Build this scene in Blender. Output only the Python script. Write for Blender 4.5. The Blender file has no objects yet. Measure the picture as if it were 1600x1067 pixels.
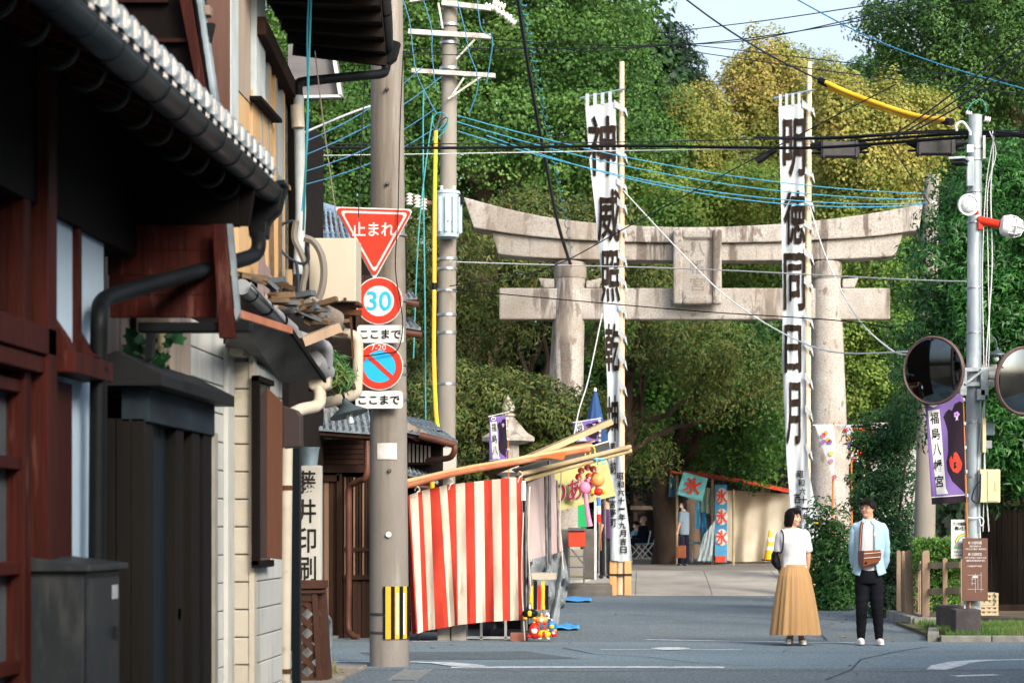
import bpy, bmesh, math, random
import numpy as np
from mathutils import Vector, Matrix, noise
random.seed(7); rng = np.random.default_rng(7)
S = bpy.context.scene; COL = S.collection
# ---- measured frame: F px per metre at 1 m, vanishing point (CX, HY), eye height CH; x right, y away, z up
F = 3778.0; CX = 1005.0; HY = 822.0; CH = 1.4
def P(px, py, Y): return Vector(((px - CX) * Y / F, Y, CH - (py - HY) * Y / F))
def W(px, py, X):
    Y = F * X / (px - CX); return P(px, py, Y)
def YX(px, X): return F * X / (px - CX)
# ---------------------------------------------------------------- camera
cd = bpy.data.cameras.new('camera'); cam = bpy.data.objects.new('camera', cd); COL.objects.link(cam)
cam.location = (0, 0, CH); cam.rotation_euler = (math.pi / 2, 0, 0)
cd.sensor_width = 36; cd.lens = F / 1600 * 36; cd.shift_x = (800 - CX) / 1600; cd.shift_y = (HY - 533.5) / 1600
cd.clip_start = 0.3; cd.clip_end = 2000
cd.dof.use_dof = True; cd.dof.focus_distance = 31; cd.dof.aperture_fstop = 4.0
S.camera = cam
# ---------------------------------------------------------------- sky, sun, exposure
SUN_EL = math.radians(29); SUN_AZ = math.radians(145)   # azimuth from +Y clockwise: behind the camera, to the right
w = bpy.data.worlds.new('World'); S.world = w; w.use_nodes = True
nt = w.node_tree; bg = nt.nodes['Background']
sky = nt.nodes.new('ShaderNodeTexSky'); sky.sky_type = 'NISHITA'; sky.sun_disc = False
sky.sun_elevation = SUN_EL; sky.sun_rotation = SUN_AZ; sky.altitude = 50; sky.air_density = 1.0; sky.dust_density = 5.5; sky.ozone_density = 1.0
hs_ = nt.nodes.new('ShaderNodeHueSaturation'); hs_.inputs['Saturation'].default_value = .72; nt.links.new(sky.outputs[0], hs_.inputs['Color']); nt.links.new(hs_.outputs[0], bg.inputs[0]); bg.inputs[1].default_value = 0.15
sl = bpy.data.lights.new('sun', 'SUN'); sl.energy = 1.2; sl.angle = math.radians(16.0); sl.color = (1, .955, .89)
so = bpy.data.objects.new('sun', sl); COL.objects.link(so)
sd = Vector((math.sin(SUN_AZ) * math.cos(SUN_EL), math.cos(SUN_AZ) * math.cos(SUN_EL), math.sin(SUN_EL)))
so.rotation_euler = sd.to_track_quat('Z', 'Y').to_euler(); so.location = (0, -5, 30)
S.view_settings.view_transform = 'Standard'; S.view_settings.look = 'None'; S.view_settings.gamma = 1; S.view_settings.exposure = 1.22
S.view_settings.use_curve_mapping = False
S.cycles.max_bounces = 6; S.cycles.transparent_max_bounces = 6
# ---------------------------------------------------------------- materials
def srgb(h):
    if isinstance(h, tuple): return h + (1,)
    h = h.lstrip('#'); c = [int(h[i:i + 2], 16) / 255 for i in (0, 2, 4)]
    return tuple((x / 12.92 if x <= .04045 else ((x + .055) / 1.055) ** 2.4) for x in c) + (1,)
MATS = {}
def M(name, c1, c2=None, scale=4, st=(1, 1, 1), rough=.75, bump=0, bscale=40, bst=None, metal=0, lo=.35, hi=.65, stain=None, vary=0, spec=.4, emit=0, fine=None):
    """procedural surface: two colours mixed by noise, optional stains (colour, scale, stretch, lo, hi), fine speckle, bump and per-object variation"""
    if name in MATS: return MATS[name]
    m = bpy.data.materials.new(name); m.use_nodes = True; n = m.node_tree.nodes; L = m.node_tree.links
    b = n['Principled BSDF']; b.inputs['Roughness'].default_value = rough; b.inputs['Metallic'].default_value = metal
    lum = sum(srgb(c1)[:3]) / 3
    b.inputs['Specular IOR Level'].default_value = min(spec, .1 if lum < .035 else .25) if not metal and spec <= .5 else spec
    tc = n.new('ShaderNodeTexCoord')
    def ns(sc, s, det=5, w=0):
        mp = n.new('ShaderNodeMapping'); mp.inputs['Scale'].default_value = s; mp.inputs['Location'].default_value = (w, w * .7, w * 1.3); L.new(tc.outputs['Object'], mp.inputs[0])
        t = n.new('ShaderNodeTexNoise'); t.inputs['Scale'].default_value = sc; t.inputs['Detail'].default_value = det; t.inputs['Roughness'].default_value = .6
        L.new(mp.outputs[0], t.inputs['Vector']); return t.outputs[0]
    def mr(src, a, z, hi_=1.0):
        r = n.new('ShaderNodeMapRange'); r.inputs[1].default_value = a; r.inputs[2].default_value = z; r.inputs[4].default_value = hi_; L.new(src, r.inputs[0]); return r.outputs[0]
    def mix(f, a, c):
        x = n.new('ShaderNodeMix'); x.data_type = 'RGBA'
        if isinstance(f, float): x.inputs[0].default_value = f
        else: L.new(f, x.inputs[0])
        for i, v in ((6, a), (7, c)):
            if isinstance(v, tuple): x.inputs[i].default_value = v
            else: L.new(v, x.inputs[i])
        return x.outputs[2]
    c1 = srgb(c1); cur = c1
    if c2 is not None: cur = mix(mr(ns(scale, st), lo, hi), c1, srgb(c2))
    for k, sn in enumerate(stain if isinstance(stain, list) else ([stain] if stain else [])):
        col, ssc, sst, slo, shi = sn[:5]
        cur = mix(mr(ns(ssc, sst, 8, 3.7 + k * 5), slo, shi, sn[5] if len(sn) > 5 else .9), cur, srgb(col))
    if fine: cur = mix(mr(ns(fine[1], (1, 1, 1), 2, 9.1), .45, .62, fine[2]), cur, srgb(fine[0]))
    if vary:
        oi = n.new('ShaderNodeObjectInfo'); h = n.new('ShaderNodeHueSaturation')
        L.new(mr(oi.outputs['Random'], 0, 1), h.inputs['Value']); r = h.inputs['Value'].links[0].from_node
        r.inputs[3].default_value = 1 - vary; r.inputs[4].default_value = 1 + vary
        if isinstance(cur, tuple): h.inputs['Color'].default_value = cur
        else: L.new(cur, h.inputs['Color'])
        cur = h.outputs[0]
    if isinstance(cur, tuple): b.inputs['Base Color'].default_value = cur
    else: L.new(cur, b.inputs['Base Color'])
    if bump:
        bp = n.new('ShaderNodeBump'); bp.inputs['Strength'].default_value = bump; bp.inputs['Distance'].default_value = .02
        L.new(ns(bscale, bst or st, 6, 2.2), bp.inputs['Height']); L.new(bp.outputs[0], b.inputs['Normal'])
    if emit:
        b.inputs['Emission Color'].default_value = c1; b.inputs['Emission Strength'].default_value = emit
    MATS[name] = m; return m
def leafmat(name, cols, nscale=.5, trans=.35, rough=.6, clump=.5, w=0.0):
    """leaf colours: a ramp read by random-per-leaf mixed with a broad noise"""
    m = bpy.data.materials.new(name); m.use_nodes = True; n = m.node_tree.nodes; L = m.node_tree.links
    b = n['Principled BSDF']; b.inputs['Roughness'].default_value = rough; b.inputs['Specular IOR Level'].default_value = .3
    g = n.new('ShaderNodeNewGeometry'); tc = n.new('ShaderNodeTexCoord'); t = n.new('ShaderNodeTexNoise'); t.inputs['Scale'].default_value = nscale; t.inputs['Detail'].default_value = 3
    mp = n.new('ShaderNodeMapping'); mp.inputs['Location'].default_value = (w, w, w); L.new(tc.outputs['Object'], mp.inputs[0]); L.new(mp.outputs[0], t.inputs['Vector'])
    r = n.new('ShaderNodeMapRange'); r.inputs[1].default_value = .34; r.inputs[2].default_value = .66; L.new(t.outputs[0], r.inputs[0])
    mx = n.new('ShaderNodeMix'); mx.inputs[0].default_value = clump; L.new(g.outputs['Random Per Island'], mx.inputs[2]); L.new(r.outputs[0], mx.inputs[3])
    cr = n.new('ShaderNodeValToRGB'); L.new(mx.outputs[0], cr.inputs[0]); el = cr.color_ramp.elements
    for i, c in enumerate(cols):
        p = i / (len(cols) - 1)
        e = el[0] if i == 0 else (el[-1] if i == len(cols) - 1 else el.new(p))
        e.position = p; e.color = srgb(c)
    L.new(cr.outputs[0], b.inputs['Base Color'])
    tr = n.new('ShaderNodeBsdfTranslucent'); L.new(cr.outputs[0], tr.inputs[0]); ms = n.new('ShaderNodeMixShader'); ms.inputs[0].default_value = trans
    L.new(b.outputs[0], ms.inputs[1]); L.new(tr.outputs[0], ms.inputs[2]); L.new(ms.outputs[0], n['Material Output'].inputs[0])
    return m
def glassmat(name, c, rough=.15, vary=0): return M(name, c, rough=rough, spec=.8, vary=vary)
# ---------------------------------------------------------------- mesh builder
class MB:
    def __init__(s): s.v = []; s.f = []; s.mi = []; s.m = 0
    def add(s, vs, fs):
        o = len(s.v); s.v += [tuple(x) for x in vs]; s.f += [tuple(i + o for i in f) for f in fs]; s.mi += [s.m] * len(fs); return s
    def box(s, a, b):
        x0, y0, z0 = map(min, zip(a, b)); x1, y1, z1 = map(max, zip(a, b))
        return s.add([(x0, y0, z0), (x1, y0, z0), (x1, y1, z0), (x0, y1, z0), (x0, y0, z1), (x1, y0, z1), (x1, y1, z1), (x0, y1, z1)],
                     [(0, 3, 2, 1), (4, 5, 6, 7), (0, 1, 5, 4), (1, 2, 6, 5), (2, 3, 7, 6), (3, 0, 4, 7)])
    def pbox(s, px0, py0, px1, py1, Y, d):
        a = P(px0, py0, Y); b = P(px1, py1, Y); return s.box(a, (b.x, Y + d, b.z))
    def prism(s, pts, ext):
        n = len(pts); pts = [Vector(p) for p in pts]; ext = Vector(ext)
        return s.add(pts + [p + ext for p in pts], [tuple(range(n))[::-1], tuple(range(n, 2 * n))] + [(i, (i + 1) % n, n + (i + 1) % n, n + i) for i in range(n)])
    def beam(s, p0, p1, w, h=None, up=(0, 0, 1)):
        h = h or w; p0 = Vector(p0); p1 = Vector(p1); d = (p1 - p0).normalized(); up = Vector(up)
        if abs(d.dot(up)) > .98: up = Vector((0, 1, 0))
        r = d.cross(up).normalized(); u = r.cross(d)
        q = [p0 + r * a * w / 2 + u * c * h / 2 for a, c in ((-1, -1), (1, -1), (1, 1), (-1, 1))]
        return s.prism(q, p1 - p0)
    def tube(s, pts, r, n=8, cap=True):
        pts = [Vector(p) for p in pts]; rs = r if isinstance(r, (list, tuple)) else [r] * len(pts); base = len(s.v); prev = None; vs = []
        for i, p in enumerate(pts):
            d = (pts[min(i + 1, len(pts) - 1)] - pts[max(i - 1, 0)]).normalized()
            if prev is None: a = d.cross(Vector((0, 0, 1)) if abs(d.z) < .9 else Vector((1, 0, 0))).normalized()
            else: a = (prev - d * prev.dot(d)).normalized()
            prev = a; b = d.cross(a)
            vs += [p + (a * math.cos(t) + b * math.sin(t)) * rs[i] for t in [2 * math.pi * k / n for k in range(n)]]
        fs = [(i * n + k, i * n + (k + 1) % n, (i + 1) * n + (k + 1) % n, (i + 1) * n + k) for i in range(len(pts) - 1) for k in range(n)]
        if cap: fs += [tuple(range(n))[::-1], tuple(range((len(pts) - 1) * n, len(pts) * n))]
        return s.add(vs, fs)
    def lathe(s, prof, c, n=20, ax=(0, 0, 1), sx=1, sy=1):
        ax = Vector(ax).normalized(); a = ax.cross(Vector((0, 1, 0)) if abs(ax.y) < .9 else Vector((1, 0, 0))).normalized(); b = ax.cross(a); c = Vector(c)
        vs = [c + ax * z + (a * math.cos(t) * sx + b * math.sin(t) * sy) * r for r, z in prof for t in [2 * math.pi * k / n for k in range(n)]]
        fs = [(i * n + k, i * n + (k + 1) % n, (i + 1) * n + (k + 1) % n, (i + 1) * n + k) for i in range(len(prof) - 1) for k in range(n)]
        fs += [tuple(range(n))[::-1], tuple(range((len(prof) - 1) * n, len(prof) * n))]
        return s.add(vs, fs)
    def ball(s, c, rx, ry=None, rz=None, n=14, m=9):
        ry = ry or rx; rz = rz or rx; c = Vector(c)
        vs = [c + Vector((rx * math.sin(a) * math.cos(t), ry * math.sin(a) * math.sin(t), rz * math.cos(a))) for a in [math.pi * (j + .02) / (m + .04) for j in range(m + 1)] for t in [2 * math.pi * k / n for k in range(n)]]
        fs = [(i * n + k, i * n + (k + 1) % n, (i + 1) * n + (k + 1) % n, (i + 1) * n + k) for i in range(m) for k in range(n)]
        return s.add(vs, fs + [tuple(range(n))[::-1], tuple(range(m * n, m * n + n))])
    def grid(s, fn, nu, nv, close=False):
        vs = [fn(i / nu, j / nv) for j in range(nv + 1) for i in range(nu + 1)]
        return s.add(vs, [(j * (nu + 1) + i, j * (nu + 1) + i + 1, (j + 1) * (nu + 1) + i + 1, (j + 1) * (nu + 1) + i) for j in range(nv) for i in range(nu)])
    def quad(s, a, b, c, d): return s.add([a, b, c, d], [(0, 1, 2, 3)])
ORG = {}
def mesh_link(name, me, parent=None, origin=None, **k):
    o = bpy.data.objects.new(name, me); COL.objects.link(o)
    if parent is not None: o.parent = parent; ORG[o] = ORG[parent]
    else: o.location = origin; ORG[o] = Vector(origin)
    for kk in ('label', 'category', 'group', 'kind'):
        if k.get(kk): o[kk] = k[kk]
    return o
def obj(name, mb, mat, parent=None, smooth=False, bevel=0, label=None, cat=None, group=None, kind=None, solid=0, normals=True):
    v = np.array(mb.v, float)
    if parent is not None: org = ORG[parent]
    else: lo = v.min(0); hi = v.max(0); org = Vector(((lo[0] + hi[0]) / 2, (lo[1] + hi[1]) / 2, lo[2]))
    me = bpy.data.meshes.new(name); me.from_pydata([tuple(x) for x in (v - np.array(org))], [], mb.f)
    mats = mat if isinstance(mat, (list, tuple)) else [mat]
    for m in mats: me.materials.append(m)
    if len(mats) > 1: me.polygons.foreach_set('material_index', mb.mi)
    if normals:
        bm = bmesh.new(); bm.from_mesh(me); bmesh.ops.recalc_face_normals(bm, faces=bm.faces); bm.to_mesh(me); bm.free()
    if smooth:
        me.polygons.foreach_set('use_smooth', [True] * len(me.polygons)); me.set_sharp_from_angle(angle=math.radians(42))
    o = mesh_link(name, me, parent, org, label=label, category=cat, group=group, kind=kind)
    if bevel:
        b = o.modifiers.new('b', 'BEVEL'); b.width = bevel; b.segments = 2; b.limit_method = 'ANGLE'
    if solid:
        b = o.modifiers.new('s', 'SOLIDIFY'); b.thickness = solid
    return o
def thing(name, label, cat, loc, group=None):
    o = bpy.data.objects.new(name, None); COL.objects.link(o); o.location = loc; ORG[o] = Vector(loc); o.empty_display_size = .2
    o['label'] = label; o['category'] = cat
    if group: o['group'] = group
    return o
def copy_tree(o, parent=None, loc=None, label=None, group=None):
    c = o.copy(); COL.objects.link(c)
    if parent is not None: c.parent = parent
    if loc is not None: c.location = loc
    if label: c['label'] = label
    if group: c['group'] = group
    for ch in [x for x in COL.objects if x.parent == o]: copy_tree(ch, c)
    return c
# ---------------------------------------------------------------- lettering (built-in font)
TC = {}
def text_geo(s, off=0.0, res=3):
    k = (s, off, res)
    if k not in TC:
        c = bpy.data.curves.new('t', 'FONT'); c.body = s; c.resolution_u = res; c.offset = off; c.fill_mode = 'BOTH'
        o = bpy.data.objects.new('t', c); COL.objects.link(o); bpy.context.view_layer.update()
        me = bpy.data.meshes.new_from_object(o.evaluated_get(bpy.context.evaluated_depsgraph_get()))
        v = np.array([tuple(x.co) for x in me.vertices]); f = [tuple(p.vertices) for p in me.polygons]
        bpy.data.objects.remove(o); bpy.data.curves.remove(c); bpy.data.meshes.remove(me)
        lo = v.min(0); hi = v.max(0); v[:, 0] = (v[:, 0] - lo[0]) / (hi[0] - lo[0] + 1e-9); v[:, 1] = (v[:, 1] - lo[1]) / (hi[1] - lo[1] + 1e-9)
        TC[k] = (v, f)
    return TC[k]
def text(mb, s, fn, off=0.0, rough=0.0, sub=0, res=3):
    """fn(u, v) -> point, u left-right, v bottom-top of the lettering's own box"""
    shifts = [(0, 0)]; d = off - .012
    if off > .016: shifts = [(0, 0), (d, 0), (-d, 0), (0, d * .8), (0, -d * .8)]; off = .012
    v, f = text_geo(s, off, res)
    if sub:
        bm = bmesh.new(); vs = [bm.verts.new((a[0], a[1], 0)) for a in v]
        for q in f:
            try: bm.faces.new([vs[i] for i in q])
            except ValueError: pass
        for _ in range(4):
            es = [e for e in bm.edges if e.calc_length() > sub]
            if not es: break
            bmesh.ops.subdivide_edges(bm, edges=es, cuts=1); bmesh.ops.triangulate(bm, faces=[q for q in bm.faces if len(q.verts) > 4])
        bm.verts.ensure_lookup_table(); v = [tuple(x.co) for x in bm.verts]; f = [tuple(x.index for x in q.verts) for q in bm.faces]; bm.free()
    for si, (du, dv) in enumerate(shifts):
        out = []
        for a in v:
            u, t = a[0], a[1]
            if rough:
                nv = noise.noise_vector(Vector((u * 6, t * 6, len(s) + ord(s[0]) % 31)))
                u += nv.x * rough; t += nv.y * rough
            p = fn(u + du / max(1, len(s) * .7), t + dv); p.y -= .0012 * si; out.append(p)
        mb.add(out, f)
def ptext(mb, s, px0, py0, px1, py1, Y, off=0.0, slant=0, **k):
    text(mb, s, lambda u, v: P(px0 + (px1 - px0) * u + slant * v, py1 + (py0 - py1) * v, Y), off, **k)
# ---------------------------------------------------------------- foliage
def leafmesh(name, pos, nrm, L, Wd, mat, parent=None, droop=.0, var=.35, shape='kite', **kw):
    n = len(pos); nrm = nrm / (np.linalg.norm(nrm, axis=1, keepdims=True) + 1e-9)
    t = rng.normal(size=(n, 3)); t[:, 2] -= droop * 2; t -= nrm * (t * nrm).sum(1, keepdims=True); t /= np.linalg.norm(t, axis=1, keepdims=True) + 1e-9
    b = np.cross(nrm, t); s = 1 + var * rng.uniform(-1, 1, size=(n, 1)); l = L * s; w_ = Wd * s
    k = .62 if shape == 'fan' else .42
    bend = nrm * l * .12
    v = np.stack([pos, pos + t * l * k + b * w_ / 2 + bend, pos + t * l - bend * (.3 if shape == 'fan' else 1.4), pos + t * l * k - b * w_ / 2 + bend], 1).reshape(-1, 3)
    org = ORG[parent] if parent is not None else Vector(tuple(v.mean(0)))
    v = v - np.array(org)
    me = bpy.data.meshes.new(name); me.vertices.add(4 * n); me.vertices.foreach_set('co', v.astype(np.float32).ravel())
    me.loops.add(4 * n); me.loops.foreach_set('vertex_index', np.arange(4 * n, dtype=np.int32)); me.polygons.add(n)
    me.polygons.foreach_set('loop_start', np.arange(0, 4 * n, 4, dtype=np.int32)); me.update(calc_edges=True); me.materials.append(mat)
    return mesh_link(name, me, parent, org, **kw)
def crown_points(blobs, n_clump, cr, n_leaf, shell=(.58, 1.1), flat=.75, front=.35, droopy=0.0):
    """blobs: centre xyz + radii xyz; clumps on their shells, leaves on the clumps' upper and outer sides"""
    B = np.array(blobs, float); wgt = (B[:, 3] * B[:, 5] + B[:, 3] * B[:, 4]); wgt /= wgt.sum()
    idx = rng.choice(len(B), n_clump, p=wgt); d = rng.normal(size=(n_clump, 3)); d[:, 1] -= front; d /= np.linalg.norm(d, axis=1, keepdims=True)
    c = B[idx, :3] + d * B[idx, 3:] * rng.uniform(*shell, size=(n_clump, 1)); rad = cr * rng.uniform(.4, 1.65, size=n_clump)
    li = rng.choice(n_clump, n_leaf, p=rad ** 2 / (rad ** 2).sum()); e = rng.normal(size=(n_leaf, 3)); e[:, 2] += .45; e += d[li] * .5; e /= np.linalg.norm(e, axis=1, keepdims=True)
    sc = np.stack([rad[li], rad[li], rad[li] * (flat + droopy)], 1)
    pos = c[li] + e * sc * rng.uniform(.55, 1.05, size=(n_leaf, 1)) ** .6
    pos[:, 2] -= droopy * rng.uniform(0, 1, n_leaf) ** 2 * rad[li]
    nr = e + np.array([0, -.15, .35]) + rng.normal(size=(n_leaf, 3)) * .33
    return pos, nr
def pblob(px, py, rx, ry, Y, rz): k = Y / F; c = P(px, py, Y); return (c.x, Y, c.z, rx * k, rz, ry * k)
def sag(p0, p1, s, n=16):
    p0 = Vector(p0); p1 = Vector(p1); return [p0.lerp(p1, i / n) - Vector((0, 0, s * 4 * (i / n) * (1 - i / n))) for i in range(n + 1)]
def smoothpts(pts, k=6):
    """Catmull-Rom through the points"""
    pts = [Vector(p) for p in pts]; q = [pts[0]] + pts + [pts[-1]]; out = []
    for i in range(1, len(q) - 2):
        for j in range(k):
            t = j / k; a, b, c, d = q[i - 1], q[i], q[i + 1], q[i + 2]
            out.append(.5 * ((2 * b) + (c - a) * t + (2 * a - 5 * b + 4 * c - d) * t * t + (3 * b - a - 3 * c + d) * t ** 3))
    return out + [pts[-1]]
def pp(*l, Y=None): return [P(a[0], a[1], a[2] if len(a) > 2 else Y) for a in l]
# ================================================================ ground
m_asph = M('asphalt', '#4e595e', '#5b666b', scale=.5, rough=.93, bump=.35, bscale=90, stain=[('#37444a', .9, (1, .25, 1), .56, .72, .5), ('#6b7a80', 26, (1, 1, 1), .6, .8, .35)], fine=('#87939a', 34, .6), spec=.2)
m_asph2 = M('asphalt_main', '#55676e', '#63757c', scale=.35, st=(.35, 1, 1), rough=.93, bump=.35, bscale=90, stain=('#44545c', .8, (.12, 1.2, 1), .54, .7, .45), fine=('#8795a0', 34, .6), spec=.2)
m_conc = M('concrete_ramp', '#8a8780', '#a09c94', scale=.9, rough=.9, bump=.15, bscale=40, stain=('#6c6a64', 1.5, (1, .4, 1), .58, .75, .5))
m_gravel = M('court_gravel', '#6d6a64', '#827d74', scale=1.2, rough=.95, bump=.5, bscale=60)
m_soil = M('soil', '#4a4236', '#5e5342', scale=1.5, rough=.95, bump=.6, bscale=30)
m_white = M('road_paint', '#c9ced0', '#aeb6ba', scale=9, rough=.8, stain=('#64727a', 14, (1, 1, 1), .5, .66, .85))
def sheet(name, pts, mat, kind='structure', **k):
    return obj(name, MB().add(pts, [tuple(range(len(pts)))]), mat, kind=kind, normals=False, **k)
sheet('ground', [(-500, -60, -.06), (500, -60, -.06), (500, 900, -.06), (-500, 900, -.06)], m_soil)
sheet('street', [(-3.02, -30, 0), (5.2, -30, 0), (5.2, 23.9, 0), (-3.02, 23.9, 0)], m_asph)
sheet('crossing_road', [(-60, 23.9, .0), (60, 23.9, .0), (60, 29.35, .0), (-60, 29.35, .0)], m_asph2)
sheet('approach_road', [(-12, 29.35, .0), (3.45, 29.35, .0), (4.1, 36, .0), (4.3, 49, 0), (-12, 49, .0)], m_asph)
# ramp of concrete slabs up to the shrine court
g = MB()
rp = thing('ramp', 'pale concrete slab ramp', 'ramp', (1.6, 52, 0)); rp['kind'] = 'structure'; del rp['category']; del rp['label']
for i in range(4):
    for j in range(3):
        x0 = -1.7 + i * 1.55; x1 = x0 + 1.538; y0 = 49 + j * 2.35; y1 = y0 + 2.338
        z = lambda y: .36 * min(1, max(0, (y - 49) / 7.05)) ** .8 + .02
        q = MB().prism([(x0, y0, z(y0)), (x1, y0, z(y0)), (x1, y1, z(y1)), (x0, y1, z(y1))], (0, 0, -.15))
        obj('slab', q, m_conc, rp)
sheet('shrine_court', [(-40, 56, .36), (40, 56, .36), (40, 130, .36), (-40, 130, .36)], m_gravel)
sheet('court_edge', [(-40, 50.2, .2), (-1.72, 50.2, .2), (-1.72, 56, .358), (-40, 56, .358)], m_gravel)
sheet('court_edge', [(4.52, 50.2, .1), (40, 50.2, .1), (40, 56, .358), (4.52, 56, .358)], m_soil)
obj('grassy_bank', MB().box((3.6, 29.55, -.05), (30, 34.4, .045)), M('turf_soil', '#4d5a34', '#5b5238', scale=1.4, rough=.95), kind='structure')
kb = thing('kerb', '', '', (5, 29.4, 0)); kb['kind'] = 'structure'; del kb['label']; del kb['category']
m_kerb = M('kerb_stone', '#8c8a82', '#6f6e68', scale=5, rough=.9, bump=.3, vary=.12)
for i in range(26): obj('kerb_block', MB().box((3.62 + i * .62, 29.38, -.05), (4.23 + i * .62, 29.54, .07)), m_kerb, kb, bevel=.01)
for i in range(7):
    a = Vector((3.55 + .09 * i, 29.6 + i * .72, 0)); obj('kerb_block', MB().beam(a + Vector((0, 0, .02)), a + Vector((.085, .7, .02)), .14, .14), m_kerb, kb, bevel=.01)
# painted lines
def strip(name, pts, wd, z=.004):
    mb = MB(); L = []; R = []
    pts = [Vector((p[0], p[1], z)) for p in pts]
    for i, p in enumerate(pts):
        d = (pts[min(i + 1, len(pts) - 1)] - pts[max(i - 1, 0)]).normalized(); nn = Vector((-d.y, d.x, 0)) * (wd[i] if isinstance(wd, list) else wd) / 2
        L.append(p + nn); R.append(p - nn)
    n = len(pts); mb.add(L + R, [(i, i + 1, n + i + 1, n + i) for i in range(n - 1)])
    return obj(name, mb, m_white, kind='structure', normals=False)
def G(px, py): Y = F * CH / (py - HY); return ((px - CX) * Y / F, Y)
strip('road_marking', [G(1010, 999), G(1120, 1001), G(1240, 1003), G(1335, 1004)], .13)
strip('road_marking', [G(938, 1014.5), G(1160, 1014.5)], .09)
strip('road_marking', [G(1018, 1013.5), G(1035, 1013.5), G(1060, 1013.5), G(1078, 1013.5)], [.12, .6, .6, .12], .008)
strip('road_marking', [G(705, 1042.5), G(960, 1042), G(1132, 1042.5)], .26)
strip('road_marking', [G(520, 1034), G(640, 1034.5), G(690, 1036), G(720, 1039), G(745, 1042)], [.1, .12, .25, .35, .25], .008)
strip('road_marking', [G(1463, 1046), G(1478, 1040), G(1500, 1034.5), G(1535, 1031.5), G(1610, 1030)], [.2, .3, .26, .2, .12])
strip('road_marking', [G(1490, 1056), G(1530, 1055), G(1560, 1054)], .2)
strip('road_marking', [G(640, 1002), G(735, 1001)], .1)
m_white_ = m_white; m_white = M('tar_seam', '#2c3438', '#3a4448', scale=9, rough=.95, stain=('#5a6a72', 14, (1, 1, 1), .5, .6, .9))
strip('road_crack', [G(1230, 962), G(1246, 972), G(1262, 978), G(1280, 988), G(1292, 1000)], .035)
strip('road_crack', [G(980, 960), G(1050, 964), G(1130, 962), G(1220, 968)], .03)
strip('road_crack', [G(560, 1048), G(700, 1046), G(900, 1049), G(1100, 1047), G(1400, 1049), G(1600, 1046)], .03)
strip('road_crack', [G(1290, 1062), G(1330, 1046), G(1345, 1030), G(1400, 1018), G(1450, 1010)], .02)
strip('road_crack', [G(880, 1012), G(930, 1022), G(1010, 1026), G(1090, 1036), G(1180, 1040)], .02)
m_white = m_white_
rg_ = random.Random(4); mbl = MB()
spots_ = [(1157, 975), (971, 872 + 60), (1040, 942), (1322, 968), (1300, 975), (1345, 990), (900, 960), (1225, 1018), (1395, 1003), (1410, 998), (1375, 985), (705, 1008), (860, 1003), (955, 990)] + [(rg_.uniform(640, 1420), rg_.uniform(935, 1060)) for _ in range(40)] + [(rg_.uniform(1290, 1400), rg_.uniform(955, 1000)) for _ in range(40)] + [(rg_.uniform(1010, 1230), rg_.uniform(934, 940)) for _ in range(8)]
for x, y in spots_:
    gx_, gy_ = G(x, y); s_ = rg_.uniform(.025, .05); a_ = rg_.uniform(0, 6.28); c_ = Vector((gx_, gy_, .012)); u_ = Vector((math.cos(a_), math.sin(a_), .15)) * s_; v_2 = Vector((-math.sin(a_), math.cos(a_), .1)) * s_ * .6
    mbl.add([c_ - u_, c_ + v_2, c_ + u_, c_ - v_2], [(0, 1, 2, 3)])
obj('fallen_leaves', mbl, leafmat('fallen_leaf', ['#8a6a24', '#a07a2c', '#6a4a20', '#7a7430'], 3, .1), kind='stuff', normals=False, label='scattered dry yellow leaves on the asphalt')
obj('road_patch', MB().add([(*G(560, 1019), .003), (*G(820, 1017), .003), (*G(905, 1029), .003), (*G(600, 1031), .003)], [(0, 1, 2, 3)]), M('asphalt_patch', '#414c52', '#4c575c', scale=2, rough=.95, bump=.4, bscale=90, fine=('#7a868c', 34, .5)), kind='structure', normals=False)
# drain with grating
dr = thing('drain_grating', '', '', (-2.2, 23, 0)); dr['kind'] = 'structure'; del dr['label']; del dr['category']
m_galv = M('galvanised', '#9aa4a8', '#7f898e', scale=12, rough=.45, metal=.7)
x0, y0 = G(646, 1066); 
obj('frame', MB().box((-2.33, 22.0, .0), (-2.29, 23.6, .01)).box((-2.09, 22.0, .0), (-2.05, 23.6, .01)), m_galv, dr)
for i in range(26): obj('bar', MB().box((-2.29, 22.03 + i * .06, -.01), (-2.09, 22.055 + i * .06, .008)), m_galv, dr)
obj('pit', MB().box((-2.29, 22.0, .0005), (-2.09, 23.6, .002)), M('pit_shade', '#15181a', rough=.9), dr)  # flat dark sheet stands for the unlit hollow below the bars
# worn pavement corner beside the pole
pv = thing('pavement', '', '', (-2.8, 23, 0)); pv['kind'] = 'structure'; del pv['label']; del pv['category']
m_pav = M('paving_block', '#8d8478', '#75706a', scale=6, rough=.9, bump=.4, vary=.15)
for i in range(10):
    for j in range(2): obj('paver', MB().box((-3.35 + j * .31, 20.9 + i * .31, -.02), (-3.05 + j * .31, 21.2 + i * .31, .03)), m_pav, pv, bevel=.008)

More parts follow.
